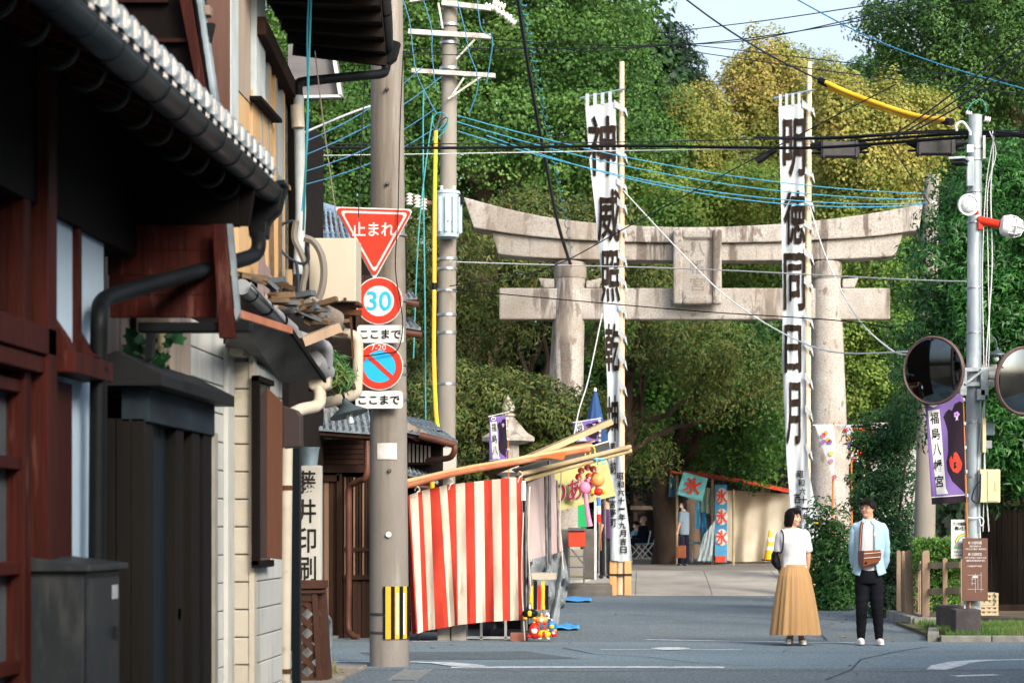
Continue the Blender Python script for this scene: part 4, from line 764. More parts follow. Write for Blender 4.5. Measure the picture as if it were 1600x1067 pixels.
# ================================================================ nobori flags
m_pur = M('nobori_purple', '#64508a', '#6e5994', scale=2, rough=.85); m_purd = M('nobori_dark', '#241c26', rough=.85); m_pole_y = M('flag_pole', '#b5702a', '#a5642a', scale=4, rough=.5)
def nobori(label, quadpx, Y, polepx, s=1.0, text_='福島八幡宮', flame=True, textu=(.1, .33), grid=(14, 34), tv=(.14, .8)):
    (ax_, ay), (bx, by), (cx, cy), (dx, dy) = quadpx   # TL TR BR BL
    t = thing('nobori_flag', label, 'flag', P(polepx[1][0], polepx[1][1], Y))
    def q(u, v, o=0):
        x = (ax_ + (bx - ax_) * u) * (1 - v) + (dx + (cx - dx) * u) * v; y = (ay + (by - ay) * u) * (1 - v) + (dy + (cy - dy) * u) * v
        return P(x, y, Y - .04 - .035 * s * (math.sin(u * 7 + v * 5) * (.3 + v)) - o)
    obj('cloth', MB().grid(q, *grid), m_pur, t, smooth=True, normals=False, solid=.002)
    def patch(name, pts, mat, o, n=24):
        mb = MB(); bm = bmesh.new(); f = bm.faces.new([bm.verts.new((a, b, 0)) for a, b in pts])
        bmesh.ops.triangulate(bm, faces=[f])
        for _ in range(4):
            es = [e for e in bm.edges if e.calc_length() > .09]
            if not es: break
            bmesh.ops.subdivide_edges(bm, edges=es, cuts=1); bmesh.ops.triangulate(bm, faces=[x for x in bm.faces if len(x.verts) > 3])
        bm.verts.ensure_lookup_table(); mb.add([q(v.co.x, v.co.y, o) for v in bm.verts], [tuple(v.index for v in x.verts) for x in bm.faces]); bm.free()
        return obj(name, mb, mat, t, normals=False)
    # a figure in a dark kimono seen from behind, and a hem
    patch('figure_print', [(.52, .16), (.62, .13), (.7, .15), (.78, .09), (.92, .07), (1, .09), (1, .93), (.62, .8), (.5, .7), (.48, .62), (.55, .52), (.7, .45), (.8, .38), (.78, .34), (.66, .36), (.56, .33), (.5, .24), (.46, .2)], m_purd, .004)
    patch('hem', [(0, .94), (1, .94), (1, 1), (0, 1)], m_purd, .005); patch('hem_line', [(0, .928), (1, .93), (1, .937), (0, .936)], m_sw, .006)
    u0, u1 = textu
    patch('text_panel', [(u0 - .04, .12), (u1 + .04, .12), (u1 + .1, .86), (u1 + .16, .91), (u0 + .06, .91)], m_sw, .006)
    patch('crest', [((u0 + u1) / 2 + .14 * math.cos(a), .05 + .045 * math.sin(a)) for a in [k * math.pi / 6 for k in range(12)]], m_sw, .006)
    patch('crest_leaf', [((u0 + u1) / 2 - .05 + .05 * math.cos(a), .05 + .022 * math.sin(a)) for a in [k * math.pi / 5 for k in range(10)]], m_purd, .009)
    patch('crest_leaf', [((u0 + u1) / 2 + .05 + .05 * math.cos(a), .05 + .022 * math.sin(a)) for a in [k * math.pi / 5 for k in range(10)]], m_purd, .009)
    mb = MB(); n = len(text_)
    for i, ch in enumerate(text_):
        v0 = tv[0] + (tv[1] + .08 - tv[0]) * i / n; v1 = v0 + (tv[1] - tv[0]) / n * .85; sh_ = .06 * v0
        text(mb, ch, lambda u, v: q(u0 + sh_ + (u1 - u0) * u, v1 + (v0 - v1) * v, .01), .015, sub=.4)
    obj('lettering', mb, m_sk, t, normals=False)
    if flame:
        patch('flame', [(.58, .66), (.56, .6), (.6, .62), (.62, .56), (.67, .6), (.7, .54), (.76, .53), (.76, .58), (.82, .56), (.84, .62), (.92, .64), (.88, .7), (.78, .73), (.66, .71)], m_sr, .008)
        patch('flame_mark', [(.68, .63), (.76, .62), (.76, .64), (.72, .645), (.76, .66), (.76, .68), (.68, .685), (.68, .67), (.73, .665), (.69, .65)], m_purd, .011)
    for k in range(5):
        an = 2 * math.pi * k / 5; cx_, cy_ = .82 + .05 * math.cos(an), .19 + .018 * math.sin(an); patch('blossom_petal', [(cx_ + .035 * math.cos(a), cy_ + .013 * math.sin(a)) for a in [j * math.pi / 3 for j in range(6)]], M('petal_lilac', '#b48ad0', rough=.8), .008)
    patch('ribbon', [(.8, .21), (.84, .21), (.86, .25), (.83, .23), (.79, .25)], m_sw, .009)
    (p0x, p0y), (p1x, p1y) = polepx
    obj('pole', MB().tube([P(p0x, p0y, Y), P(p1x, p1y, Y)], .014 * max(s, .7), 8), m_pole_y, t, smooth=True)
    obj('top_rod', MB().tube([q(-.03, -.005), P(p0x + 3, p0y + 3, Y)], .008, 6), m_plastic_w, t)
    for k in range(5):
        v = .06 + .22 * k; a = q(1, v); b_ = P(p0x + (p1x - p0x) * ((by + (cy - by) * v) - p0y) / (p1y - p0y), by + (cy - by) * v, Y - .03); obj('tab', MB().beam(a, b_ + Vector((.02, 0, 0)), .02, .04), m_sw, t)
    return t
nobori('large purple nobori flag reading 福島八幡宮 under the left road mirror', [(1445, 622), (1504, 614), (1510, 784), (1456, 788)], LY - .15, [(1504, 604), (1515, 950)])
nobori('small purple nobori flag reading 福島 beside the stone lantern', [(764, 651), (790, 649), (794, 722), (765, 724)], 47, [(793, 640), (797, 880)], s=.7, flame=False, text_='福島八', grid=(8, 16), textu=(.12, .42))
nobori('purple nobori flag mostly hidden behind the stall roof beside the blue parasol', [(896, 660), (935, 655), (936, 690), (900, 692)], 48, [(937, 650), (939, 860)], s=.6, flame=False, text_='福', grid=(8, 10))

# ================================================================ notice boards at the white post
m_brn = M('brown_board', '#6b4c40', '#5e4338', scale=5, st=(1, 1, .2), rough=.7, stain=('#3c2a22', 9, (1, 1, .5), .66, .72, .7))
t = thing('guide_board', 'brown wooden guide board with white text and map on the white post', 'sign', P(1523, 939, LY - .22)); YB = LY - .22
obj('board', MB().pbox(1504, 840.5, 1543.5, 938.5, YB, .03), m_brn, t, bevel=.004); mb = MB()
for s, x0, y0, x1, y1 in (('●八女福島燈籠', 1513, 845, 1534, 850), ('国指定重要無形民俗', 1515, 851.5, 1533, 854.5), ('毎年九月 福島八幡宮境内', 1508, 856, 1541, 859), ('●八女福島町並', 1513, 863, 1534, 868), ('白壁の町家と伝統の工芸', 1508, 869.5, 1541, 872.5), ('重要伝統的建造物群保存', 1510, 874, 1539, 877), ('八女福島白壁の町並', 1511, 882.5, 1534, 885.5)): ptext(mb, s, x0, y0, x1, y1, YB - .004, .012)
obj('lettering', mb, m_sw, t, normals=False); mb = MB()
for a, b_ in (((1512, 898), (1534, 898)), ((1512, 920), (1537, 920)), ((1524, 896), (1524, 925)), ((1528, 898), (1528, 920)), ((1533, 894), (1533, 924)), ((1517, 904), (1524, 904)), ((1517, 911), (1524, 911)), ((1519, 900), (1519, 914))): mb.beam(P(*a, YB - .003), P(*b_, YB - .003), .004, .004)
mb.pbox(1520, 899, 1528, 902.5, YB - .005, .004); obj('map_print', mb, m_sw, t)
t = thing('notice_board', 'white notice board with rainbow reading フンの後始末 half behind the brown guide board', 'sign', P(1495, 872, LY - .12)); YC = LY - .13
obj('board', MB().pbox(1486, 811.5, 1512, 872, YC, .012), m_sw, t, bevel=.003); mb = MB(); ptext(mb, 'フンの後始末', 1489, 815, 1513, 821, YC - .003, .02); ptext(mb, '飼い主の', 1492, 822, 1511, 828, YC - .003, .02); ptext(mb, 'やめよう', 1490, 860, 1505, 863.5, YC - .003, .01); ptext(mb, '八女市環境課', 1490, 865.5, 1508, 868.5, YC - .003, .01); obj('lettering', mb, m_sk, t, normals=False)
for k, c_ in enumerate(('#cf5040', '#e0a030', '#d8cf40', '#4fae60', '#3f92c8')):
    mb = MB(); r = 16 - k * 1.1
    for j in range(12):
        a0, a1 = math.pi * (1 - j / 24), math.pi * (1 - (j + 1) / 24); mb.quad(*[P(1508 + rr * math.cos(a), 848 - rr * .95 * math.sin(a), YC - .003) for rr, a in ((r, a0), (r, a1), (r - 1.1, a1), (r - 1.1, a0))])
    obj('rainbow_band', mb, M('rb%d' % k, c_, rough=.6), t, normals=False)
obj('print_hill', MB().quad(*pp((1490, 857), (1511, 857), (1511, 852), (1492, 851), Y=YC - .003)), M('print_green', '#4fa84f', rough=.6), t, normals=False)
obj('print_animal', MB().add(pp((1493, 854), (1493, 848), (1496, 845), (1499, 848), (1504, 847), (1506, 852), (1504, 855), (1497, 855), Y=YC - .004), [tuple(range(8))]), M('print_grey', '#8f8f90', rough=.6), t, normals=False)
obj('stake', MB().pbox(1506, 870, 1509, 955, YC + .015, .03), m_plastic_w, t)

# ================================================================ planter blocks, crates, fence, hedge
m_blkst = M('dark_block', '#3d3a3c', '#4d4a4a', scale=4, rough=.85, bump=.3, stain=('#6a5a50', 6, (1, 1, 1), .6, .7, .5))
def blk(label, x0, y0, x1, y1, Y, d):
    a = P(x0, y0, Y); c = P(x1, y1, Y); return obj('concrete_block', MB().box((a.x, Y, 0.02), (c.x, Y + d, a.z)), m_blkst, None, bevel=.015, label=label, cat='block')
blk('dark hollow concrete block in front of the white post', 1493, 952, 1533, 1000, 30.0, .5); blk('dark concrete block behind the front one at the fence corner', 1469, 946, 1505, 990, 31.35, .45)
m_crate = M('crate_plastic', '#a8987c', '#b9aa90', scale=4, rough=.6)
t = thing('crate', 'stack bottom beige plastic crate behind the white post', 'crate', P(1545, 961, 33)); 
def crate(t, x0, y0, x1, y1, Y, d):
    a = P(x0, y0, Y); c = P(x1, y1, Y); obj('side_panel', MB().box((a.x, Y + .02, c.z), (c.x, Y + d, a.z)), m_crate, t, bevel=.01)
    for fx in (0, .33, .66, 1): x = a.x + (c.x - a.x - .03) * fx; obj('rib', MB().box((x, Y, c.z), (x + .03, Y + .02, a.z)), m_crate, t)
    for fz in (0, .5, 1): z = c.z + (a.z - c.z - .03) * fz; obj('rim', MB().box((a.x, Y - .006, z), (c.x, Y + .014, z + .03)), m_crate, t)
crate(t, 1530, 945, 1560, 961, 33, .35)
t = thing('crate', 'upper beige plastic crate tied with a green cord behind the white post', 'crate', P(1545, 945, 33)); crate(t, 1530, 926, 1560, 944.6, 33, .35); obj('cord', MB().pbox(1554, 925, 1555, 945, 32.97, .01), M('cord_green', '#2c5a3c', rough=.7), t)
m_fw = M('fence_wood', '#a08a74', '#8a7662', scale=4, st=(1, 1, .12), rough=.85, bump=.35, bscale=20, bst=(1, 1, .1), vary=.12, stain=('#5f5448', 3, (1, 1, .3), .6, .75, .5))
t = thing('fence', 'pale wooden paling fence with pointed posts along the hedge corner', 'fence', P(1440, 975, 34))
for x0, x1, yt, yb, Y in ((1401, 1407.5, 859, 966, 36.2), (1408.5, 1414, 860, 968, 35.7), (1415, 1427, 859, 969, 35.2), (1441, 1452.5, 859, 976, 34.2), (1473, 1480.5, 871, 948, 33.8), (1501, 1505, 873, 950, 33.4)):
    a = P(x0, yt, Y); c = P(x1, yb, Y); w_ = c.x - a.x; mb = MB(); mb.prism([(a.x, Y, c.z), (c.x, Y, c.z), (c.x, Y, a.z - w_ * .25), (a.x + w_ * .6, Y, a.z), (a.x + w_ * .2, Y, a.z - w_ * .12), (a.x, Y, a.z - w_ * .3)], (0, w_ if w_ > .08 else .05, 0)); obj('post', mb, m_fw, t, bevel=.006)
for k in range(6): x = 1427.5 + k * 2.4; obj('paling', MB().pbox(x, 872 + k, x + 1.6, 972, 34.9 - k * .1, .02), m_fw, t)
for a, b_ in (((1452, 883, 34.2), (1501, 882, 33.5)), ((1452, 924, 34.2), (1501, 922, 33.5)), ((1427, 885, 35), (1441, 885, 34.3)), ((1452, 967, 34.2), (1471, 967, 34))): obj('rail', MB().beam(P(*a), P(*b_), .03, .085), m_fw, t)
for a, b_ in (((1401, 958, 36), (1414, 961, 35.6)), ((1428, 962, 34.9), (1441, 965, 34.3))): obj('metal_foot', MB().beam(P(*a), P(*b_), .02, .09), m_galv, t)
obj('fence_kerb', MB().beam(Vector((3.72, 36.4, .06)), Vector((3.78, 33.6, .06)), .12, .16).beam(Vector((3.78, 33.6, .06)), Vector((4.2, 33.5, .06)), .12, .16), m_kerb, None, kind='structure')
def bush(name, label, blobs, ncl, cr, nl, L_, Wd, lm, base, cat='bush', droop=0, stems=6, shape='kite', front=.3, flat=.8, droopy=0):
    t = thing(name, label, cat, base); pos, nr = crown_points(blobs, ncl, cr, nl, shell=(.3, 1.08), front=front, droopy=droopy); leafmesh('foliage', pos, nr, L_, Wd, lm, t, droop=droop, shape=shape)
    base = Vector(base)
    for i in range(stems):
        b = blobs[i % len(blobs)]; q, rr = limb(base + Vector((random.uniform(-.25, .25), random.uniform(-.1, .1), -.05)), (b[0] + random.uniform(-.5, .5) * b[3], b[1], b[2] + random.uniform(-.2, .7) * b[5]), .018, .006, .06); obj('stem', MB().tube(q, rr, 5), m_barkd, t)
    return t
lm_box = leafmat('hedge_leaf', ['#3a5a22', '#4f7a2e', '#6c9640'], 1.5, .3)
t = thing('hedge', 'clipped green hedge inside the pale wooden fence', 'hedge', P(1470, 962, 35))
mb = MB(); N = 9000; pts = np.stack([rng.uniform(1428, 1516, N), rng.uniform(843, 890, N), 34.5 + rng.uniform(0, .8, N)], 1); pts2 = np.stack([rng.uniform(1428, 1512, N // 2), rng.uniform(885, 955, N // 2), 34.6 + rng.uniform(0, .8, N // 2)], 1)
pts = np.concatenate([pts, pts2]); pts[:, 1] += np.sin(pts[:, 0] * .3) * 2
pos = np.stack([(pts[:, 0] - CX) * pts[:, 2] / F, pts[:, 2], CH - (pts[:, 1] - HY) * pts[:, 2] / F], 1); leafmesh('foliage', pos, rng.normal(size=pos.shape) + np.array([0, -.6, .7]), .06, .022, lm_box, t)
obj('stem', MB().tube([P(1470, 962, 35), P(1468, 900, 35)], .03, 6), m_barkd, t); obj('stem', MB().tube([P(1450, 962, 35), P(1448, 900, 35)], .025, 6), m_barkd, t)
# the big evergreen with long glossy leaves
osb = [pblob(*a) for a in [(1560, 330, 90, 100, 36, 1), (1500, 420, 80, 90, 35.6, .9), (1600, 430, 90, 110, 35.4, .9), (1480, 530, 70, 80, 35.8, .8), (1570, 560, 90, 100, 35.2, .9), (1640, 560, 60, 160, 35.4, .8), (1460, 640, 45, 60, 36.2, .6), (1580, 680, 75, 90, 35.2, .8), (1545, 730, 55, 60, 35.6, .6), (1620, 730, 60, 70, 35.2, .7), (1590, 270, 50, 50, 36.2, .7), (1530, 480, 70, 80, 35.1, .8)]]
tree('evergreen_tree', 'dense dark evergreen with long glossy leaves behind the white post', osb, P(1655, 960, 36.4), 1150, .22, 66000, .105, .03, lm_osm, bark=m_barkd, r=.12, shape='kite', droop=.25, limbs=12, wob=.1, var=.3)
bush('cedar_shrub', 'feathery dark shrub leaning in front of the stub pole', [pblob(*a) for a in [(1395, 700, 45, 60, 44, .6), (1380, 770, 50, 55, 43.5, .6), (1400, 840, 45, 50, 43, .5), (1430, 650, 30, 50, 43, .5), (1345, 690, 22, 30, 44, .4), (1415, 600, 22, 50, 44, .4)]], 360, .2, 17000, .1, .03, leafmat('shrub_leaf', ['#16321c', '#1f4524', '#2f5c2c', '#3f7036'], .8, .25), P(1395, 905, 43.5), droop=.1, stems=10)
bush('flowering_weeds', 'tall leafy green weeds between the couple beside the right banner', [pblob(*a) for a in [(1300, 880, 42, 60, 41, .5), (1290, 830, 25, 40, 41, .4), (1320, 910, 35, 40, 40.6, .4), (1265, 900, 20, 40, 41, .3), (1340, 900, 25, 50, 41, .4), (1300, 940, 40, 20, 40.5, .4)]], 260, .17, 8500, .085, .032, leafmat('weed_leaf', ['#24481f', '#386630', '#55853e'], 1, .35), P(1300, 948, 41), droop=.1, stems=16)
bush('shrub', 'low bush at the fence foot right of the man', [pblob(*a) for a in [(1392, 910, 25, 45, 37.5, .4), (1380, 940, 20, 25, 37, .3)]], 110, .14, 4000, .07, .03, lm_dk, P(1390, 960, 37.5), stems=6)
obj('blossom', MB().ball(P(1275, 817, 40.5), .045, .045, .02, 8, 4), M('yellow_petal', '#d8a820', rough=.7), None, label='single yellow flower topping the tall weeds', cat='flower')
# grass verge
N = 26000; gx = rng.uniform(3.75, 9, N); gy = rng.uniform(29.6, 33.4, N); k = (gx - 3.75) > (gy - 29.5) * .02
gp = np.stack([gx, gy, np.full(N, .05)], 1); tip = gp + np.stack([rng.normal(0, .018, N), rng.normal(0, .018, N), rng.uniform(.03, .1, N)], 1); sd_ = np.stack([rng.normal(0, 1, N), rng.normal(0, .3, N), np.zeros(N)], 1); sd_ /= np.linalg.norm(sd_, axis=1, keepdims=True); sd_ *= .006
v = np.stack([gp - sd_, gp + sd_, tip], 1).reshape(-1, 3); me = bpy.data.meshes.new('grass'); me.from_pydata(v.tolist(), [], [(3 * i, 3 * i + 1, 3 * i + 2) for i in range(N)]); me.materials.append(leafmat('grass_blade', ['#2f5220', '#43682a', '#5c7838', '#72704a'], .9, .3, clump=.7)); mesh_link('grass', me, None, (0, 0, 0), kind='stuff', label='short green grass verge by the kerb')
# dark timber shed at the right edge
t = thing('wooden_shed', 'near black timber shed wall under the evergreen at the right edge', 'building', P(1600, 960, 37))
for i in range(26): x = 1526 + i * 8; obj('plank', MB().pbox(x, 780, x + 7.5, 948, 37 - .01 * (i % 3), .03), M('shed_wood_shaded', '#120e0c', '#1a1512', scale=4, st=(1, 1, .1), rough=.9, vary=.25), t)  # dark timber, colour deepened further in place of the evergreen's shade
obj('beam', MB().pbox(1520, 772, 1740, 790, 36.9, .15), m_old, t); obj('sill', MB().pbox(1520, 944, 1740, 954, 36.9, .2), m_old, t)
# ================================================================ distant festival stalls
m_tarp = M('beige_tarp', '#b8b1a2', '#a39b8a', scale=1, rough=.9, bump=.3, bscale=6, stain=('#6f6752', 1.5, (1, 1, .3), .54, .7, .5)); m_wpole = M('stall_pole', '#a89878', '#8b7c60', scale=5, rough=.7)
IY = 68
t = thing('ice_stall', 'shaved ice stall with red roof edge and beige side curtain', 'stall', P(1140, 876, IY))
def cloth(name, tl, tr, br, bl, Y0, Y1, mat, parent, amp=.05, fr=20, nu=30, nv=16, **k):
    def fn(u, v):
        x = (tl[0] + (tr[0] - tl[0]) * u) * (1 - v) + (bl[0] + (br[0] - bl[0]) * u) * v; y = (tl[1] + (tr[1] - tl[1]) * u) * (1 - v) + (bl[1] + (br[1] - bl[1]) * u) * v
        Y = Y0 + (Y1 - Y0) * u + amp * (math.sin(u * fr + v * 2) * (.3 + .7 * v) + .5 * math.sin(v * 9 + u * 5)); return P(x, y, Y)
    return obj(name, MB().grid(fn, nu, nv), mat, parent, smooth=True, normals=False, **k)
cloth('side_curtain', (1147, 766), (1236, 772), (1240, 875), (1147, 878), IY, IY, m_tarp, t, .13, 17, 60, 30); cloth('front_curtain', (1132, 765), (1147, 767), (1147, 878), (1126, 872), IY - 2.5, IY, m_tarp, t, .05, 14, 12)
mred = M('roof_sheet_red', '#9a3524', '#b2402a', scale=3, rough=.6, stain=('#5e2a20', 3, (1, 1, 1), .6, .7, .6))
obj('roof', MB().prism([P(1047, 739, IY - 3), P(1128, 746, IY - 3), P(1236, 768, IY - .4), P(1236, 766, IY + 3), P(1070, 738, IY + 3)], (0, 0, .06)), mred, t)
obj('awning_edge', MB().beam(P(1125, 745, IY - 2.9), P(1234, 768, IY - .4), .06, .06), M('orange_edge', '#d8482a', rough=.6), t)
for x, y0 in ((1058, 742), (1113, 748), (1146, 765)): obj('post', MB().tube([P(x, y0, IY - 2.8), P(x, 885, IY - 2.8)], .035, 8), m_wpole, t)
mcy = M('ice_cyan', '#5fb8c4', '#86cfd2', scale=1.5, rough=.8, st=(1, 1, 3)); m_icr = M('ice_red', '#d0402c', rough=.8)
t = thing('ice_flag', 'tilted cyan flag with a red 氷 character on the ice stall', 'flag', P(1080, 783, IY - 3.2))
cloth('cloth', (1068, 737), (1106, 747), (1097, 784), (1057, 772), IY - 3.2, IY - 3.2, mcy, t, .02, 6, 10, 8, solid=.003); mb = MB()
def aff(tl, tr, bl, Y): return lambda u, v: P(tl[0] + (tr[0] - tl[0]) * u + (bl[0] - tl[0]) * (1 - v), tl[1] + (tr[1] - tl[1]) * u + (bl[1] - tl[1]) * (1 - v), Y)
text(mb, '氷', aff((1073, 743), (1099, 750), (1066, 768), IY - 3.27), .03); obj('lettering', mb, m_icr, t, normals=False)
t = thing('ice_banner', 'upright blue banner with three red 氷 characters', 'banner', P(1127, 878, IY - 3)); obj('cloth', MB().pbox(1117, 757, 1136, 878, IY - 3, .01), M('ice_blue', '#2f6f9c', '#4f93b4', scale=1.4, rough=.8), t)
for i in range(3): obj('white_disc', MB().prism([P(1128 + 9 * math.cos(a) * (1 if 1 else 1), 775 + i * 32 + 13 * math.sin(a), IY - 3.01) for a in [k * math.pi / 8 for k in range(16)]], (0, .008, 0)), m_sw, t)
mb = MB()
for i in range(3): ptext(mb, '氷', 1119, 764 + i * 32, 1136, 786 + i * 32, IY - 3.03, .03)
obj('lettering', mb, m_icr, t, normals=False); obj('weight', MB().pbox(1118, 868, 1134, 878, IY - 3.1, .2), m_icr, t)
for i, (x, y0, y1, w_, c_, lab) in enumerate([(1096, 758, 800, 7, '#8fb8b0', 'pale green cloth strip hanging inside the ice stall'), (1104, 762, 802, 6, '#c4c6ba', 'white cloth strip hanging inside the ice stall'), (1110, 765, 805, 5, '#6d8f92', 'grey blue cloth strip hanging inside the ice stall'), (1086, 784, 826, 8, '#58a0c0', 'blue printed strip hanging under the cyan flag'), (1046, 742, 776, 9, '#4d7a96', 'patterned blue cloth hanging at the left end of the ice stall'), (1097, 800, 850, 7, '#2d78a8', 'deep blue cloth hanging down to the stall tables')]):
    t = cloth('hanging_cloth', (x, y0), (x + w_, y0 + 1), (x + w_ + 1, y1), (x - 1, y1), IY - 2.7, IY - 2.6, M('hc%d' % i, c_, rough=.8), None, .05, 20, 8, 6, label=lab, cat='cloth')
cloth('draped_cloth', (1100, 835), (1118, 812), (1112, 876), (1088, 876), IY - 3.4, IY - 3.1, M('drape_grey', '#9aa6a8', '#7e8f96', scale=5, rough=.8), None, .08, 20, 10, 8, label='grey sheet draped over goods beside the blue ice banner', cat='cloth')
m_chw = M('chair_white', '#c9d0d2', rough=.4, metal=.3); m_seat = M('chair_seat', '#7fa3b0', rough=.6)
def pipechair(label, px, py, Y, s=1, rz=0):
    b_ = P(px, py, Y); t = thing('folding_chair', label, 'chair', b_, 'white folding pipe chairs in the court'); o = b_; r = .016; w_ = .2
    for sx in (-1, 1):
        obj('leg', MB().tube([o + Vector((-.2 * s, sx * w_, 0)), o + Vector((.16 * s, sx * w_, .45)), o + Vector((.24 * s, sx * w_, .82))], r, 6), m_chw, t); obj('leg', MB().tube([o + Vector((.22 * s, sx * w_ * .9, 0)), o + Vector((-.18 * s, sx * w_ * .9, .43))], r, 6), m_chw, t)
    obj('seat', MB().box(o + Vector((-.22, -.2, .43)), o + Vector((.2, .2, .46))), m_seat, t, bevel=.01); obj('backrest', MB().box(o + Vector((.22 * s - .015, -.2, .65)), o + Vector((.22 * s + .015, .2, .83))), m_seat, t, bevel=.01)
    return t
pipechair('white pipe chair under the seated man in the dark suit', 1004, 873, 71); pipechair('white pipe chair behind the seated man in the dark suit', 1013, 872, 72.2); pipechair('white pipe chair under the seated man in the light blue shirt', 994, 872, 72.5)
t = thing('table', 'low white legged trestle table inside the ice stall', 'table', P(1090, 872, IY - 1)); obj('tabletop', MB().pbox(1072, 846, 1110, 850, IY - 1.4, .8), m_seat, t)
for x in (1074, 1082, 1100, 1108): obj('leg', MB().tube([P(x, 850, IY - 1.2), P(x, 878, IY - 1.2)], .02, 6), m_chw, t)
t = thing('traffic_cone', 'yellow traffic cone with white bands beside the beige curtain', 'cone', P(1203, 876, 62.5)); a = P(1203, 875.5, 62.5); h = 48 * 62.5 / F; m_cy = M('cone_yellow', '#e0a818', rough=.5)
pr = lambda z: (.165 - .135 * z / h, z)
obj('base', MB().box(a + Vector((-.21, -.21, 0)), a + Vector((.21, .21, .03))), m_blk, t); obj('body', MB().lathe([pr(.03), pr(h)], a, 24), m_cy, t, smooth=True)
for z0, z1 in ((.27, .38), (.5, .6)): obj('band', MB().lathe([(pr(z0)[0] + .004, z0), (pr(z1)[0] + .004, z1)], a, 24), m_plastic_w, t, smooth=True)
# stall with orange awning right of the right pillar, floral pennants
t = thing('orange_stall', 'orange canopied stall peeping out right of the right torii pillar', 'stall', P(1345, 800, 58))
mor = M('awning_orange', '#b5482a', '#c8562f', scale=2, rough=.8)
cloth('awning', (1322, 669), (1364, 668), (1350, 700), (1322, 720), 58, 60, mor, t, .1, 8, 10, 8); cloth('side_cloth', (1322, 672), (1350, 680), (1344, 718), (1322, 724), 59, 59.5, mor, t, .08, 8, 8, 8)
cloth('awning_flap', (1358, 668), (1366, 675), (1368, 689), (1356, 690), 57.8, 57.6, mor, t, .05, 8, 6, 6)
obj('frame_pole', MB().tube([P(1322, 728, 57.8), P(1360, 672, 57.8)], .04, 8), m_tarp, t); obj('post', MB().tube([P(1350, 674, 58), P(1350, 880, 58)], .035, 8), m_wpole, t); obj('post', MB().tube([P(1324, 672, 58), P(1324, 880, 58)], .035, 8), m_wpole, t)
t = obj('tent_wall', MB().pbox(1360, 660, 1440, 860, 62, .1), M('tent_white', '#9a9a98', '#8a4a4e', scale=.9, rough=.8, lo=.56, hi=.6), None, label='white and red patterned tent wall glimpsed behind the feathery shrub', cat='tent')
m_pen = M('pennant_white', '#a9aeb4', rough=.8)
FL = ['#d0445a', '#e08a3a', '#7a4a9a', '#e0b83a', '#d8707a']
for lab, A, pole, spots in (('white floral triangular pennant hanging on the right torii pillar', [(1273, 664), (1303, 664), (1306, 700), (1303, 735), (1312, 775), (1294, 724)], (1303, 662, 1300, 860), [(1287, 680), (1294, 687), (1286, 690), (1299, 708), (1299, 720), (1304, 745), (1290, 676), (1297, 690)]),
                             ('narrow white floral pennant beside the orange stall', [(1318, 663), (1330, 663), (1342, 722), (1330, 716), (1322, 690)], (1330, 662, 1331, 860), [(1322, 672), (1326, 684), (1328, 695), (1333, 704), (1335, 715)])):
    Yp = 50.6; t = thing('pennant', lab, 'pennant', P(A[0][0], 790, Yp)); cxm = sum(a[0] for a in A) / len(A)
    mb = MB(); n = len(A); cpt = P(cxm, sum(a[1] for a in A) / n, Yp - .05); mb.add([cpt] + [P(x, y, Yp - .03 * (i % 2)) for i, (x, y) in enumerate(A)], [(0, 1 + i, 1 + (i + 1) % n) for i in range(n)]); obj('cloth', mb, m_pen, t, normals=False, solid=.003)
    for i, (x, y) in enumerate(spots):
        mb = MB(); 
        for k in range(5): an = 2 * math.pi * k / 5; mb.prism([P(x + 2.2 * math.cos(an) + 1.7 * math.cos(b), y + 2.2 * math.sin(an) + 1.7 * math.sin(b), Yp - .085) for b in [j * math.pi / 3 for j in range(6)]], (0, .004, 0))
        obj('flower_print', mb, M('fl%d' % (i % 5), FL[i % 5], rough=.8), t)
    obj('pole', MB().tube([P(pole[0], pole[1] - 2, Yp), P(pole[2], pole[3], Yp)], .02, 8), m_pole_y, t); obj('rod', MB().tube([P(A[0][0] - 3, 664, Yp), P(pole[0] + 18, 664, Yp)], .012, 6), m_plastic_w, t)
# ================================================================ stone lantern, parasol, stone fence
m_st2 = M('lantern_stone', '#98928a', '#b2aca2', scale=3, rough=.9, bump=.4, bscale=30, stain=('#4b4540', 3, (1, 1, .6), .55, .68, .75))
a = P(794, 905, 49.5); k = 49.5 / F; z = lambda py: P(794, py, 49.5).z - a.z
t = thing('stone_lantern', 'weathered stone lantern with onion finial behind the striped stall', 'lantern', a)
obj('finial', MB().lathe([(2 * k, z(646)), (9 * k, z(642)), (10.5 * k, z(636)), (7 * k, z(628)), (3 * k, z(622)), (.5 * k, z(617))], a, 20), m_st2, t, smooth=True)
obj('finial_ring', MB().lathe([(9 * k, z(652)), (12 * k, z(649)), (9 * k, z(646))], a, 20), m_st2, t, smooth=True)
obj('roof', MB().lathe([(24 * k, z(694)), (41 * k, z(689)), (41 * k, z(683)), (29 * k, z(675)), (16 * k, z(660)), (10 * k, z(652))], a, 6), m_st2, t)
obj('light_box', MB().lathe([(17 * k, z(730)), (17 * k, z(694))], a, 6), m_st2, t); obj('shelf', MB().lathe([(12 * k, z(744)), (26 * k, z(738)), (26 * k, z(730))], a, 6), m_st2, t)
obj('shaft', MB().lathe([(14 * k, z(880)), (11 * k, z(850)), (11 * k, z(744))], a, 16), m_st2, t, smooth=True); obj('base', MB().lathe([(28 * k, 0), (28 * k, z(888)), (18 * k, z(880))], a, 6), m_st2, t)
a = P(930, 905, 48.3); t = thing('parasol', 'closed dark blue parasol standing behind the candy stall', 'parasol', a); k = 48.3 / F
mb = MB(); n = 24
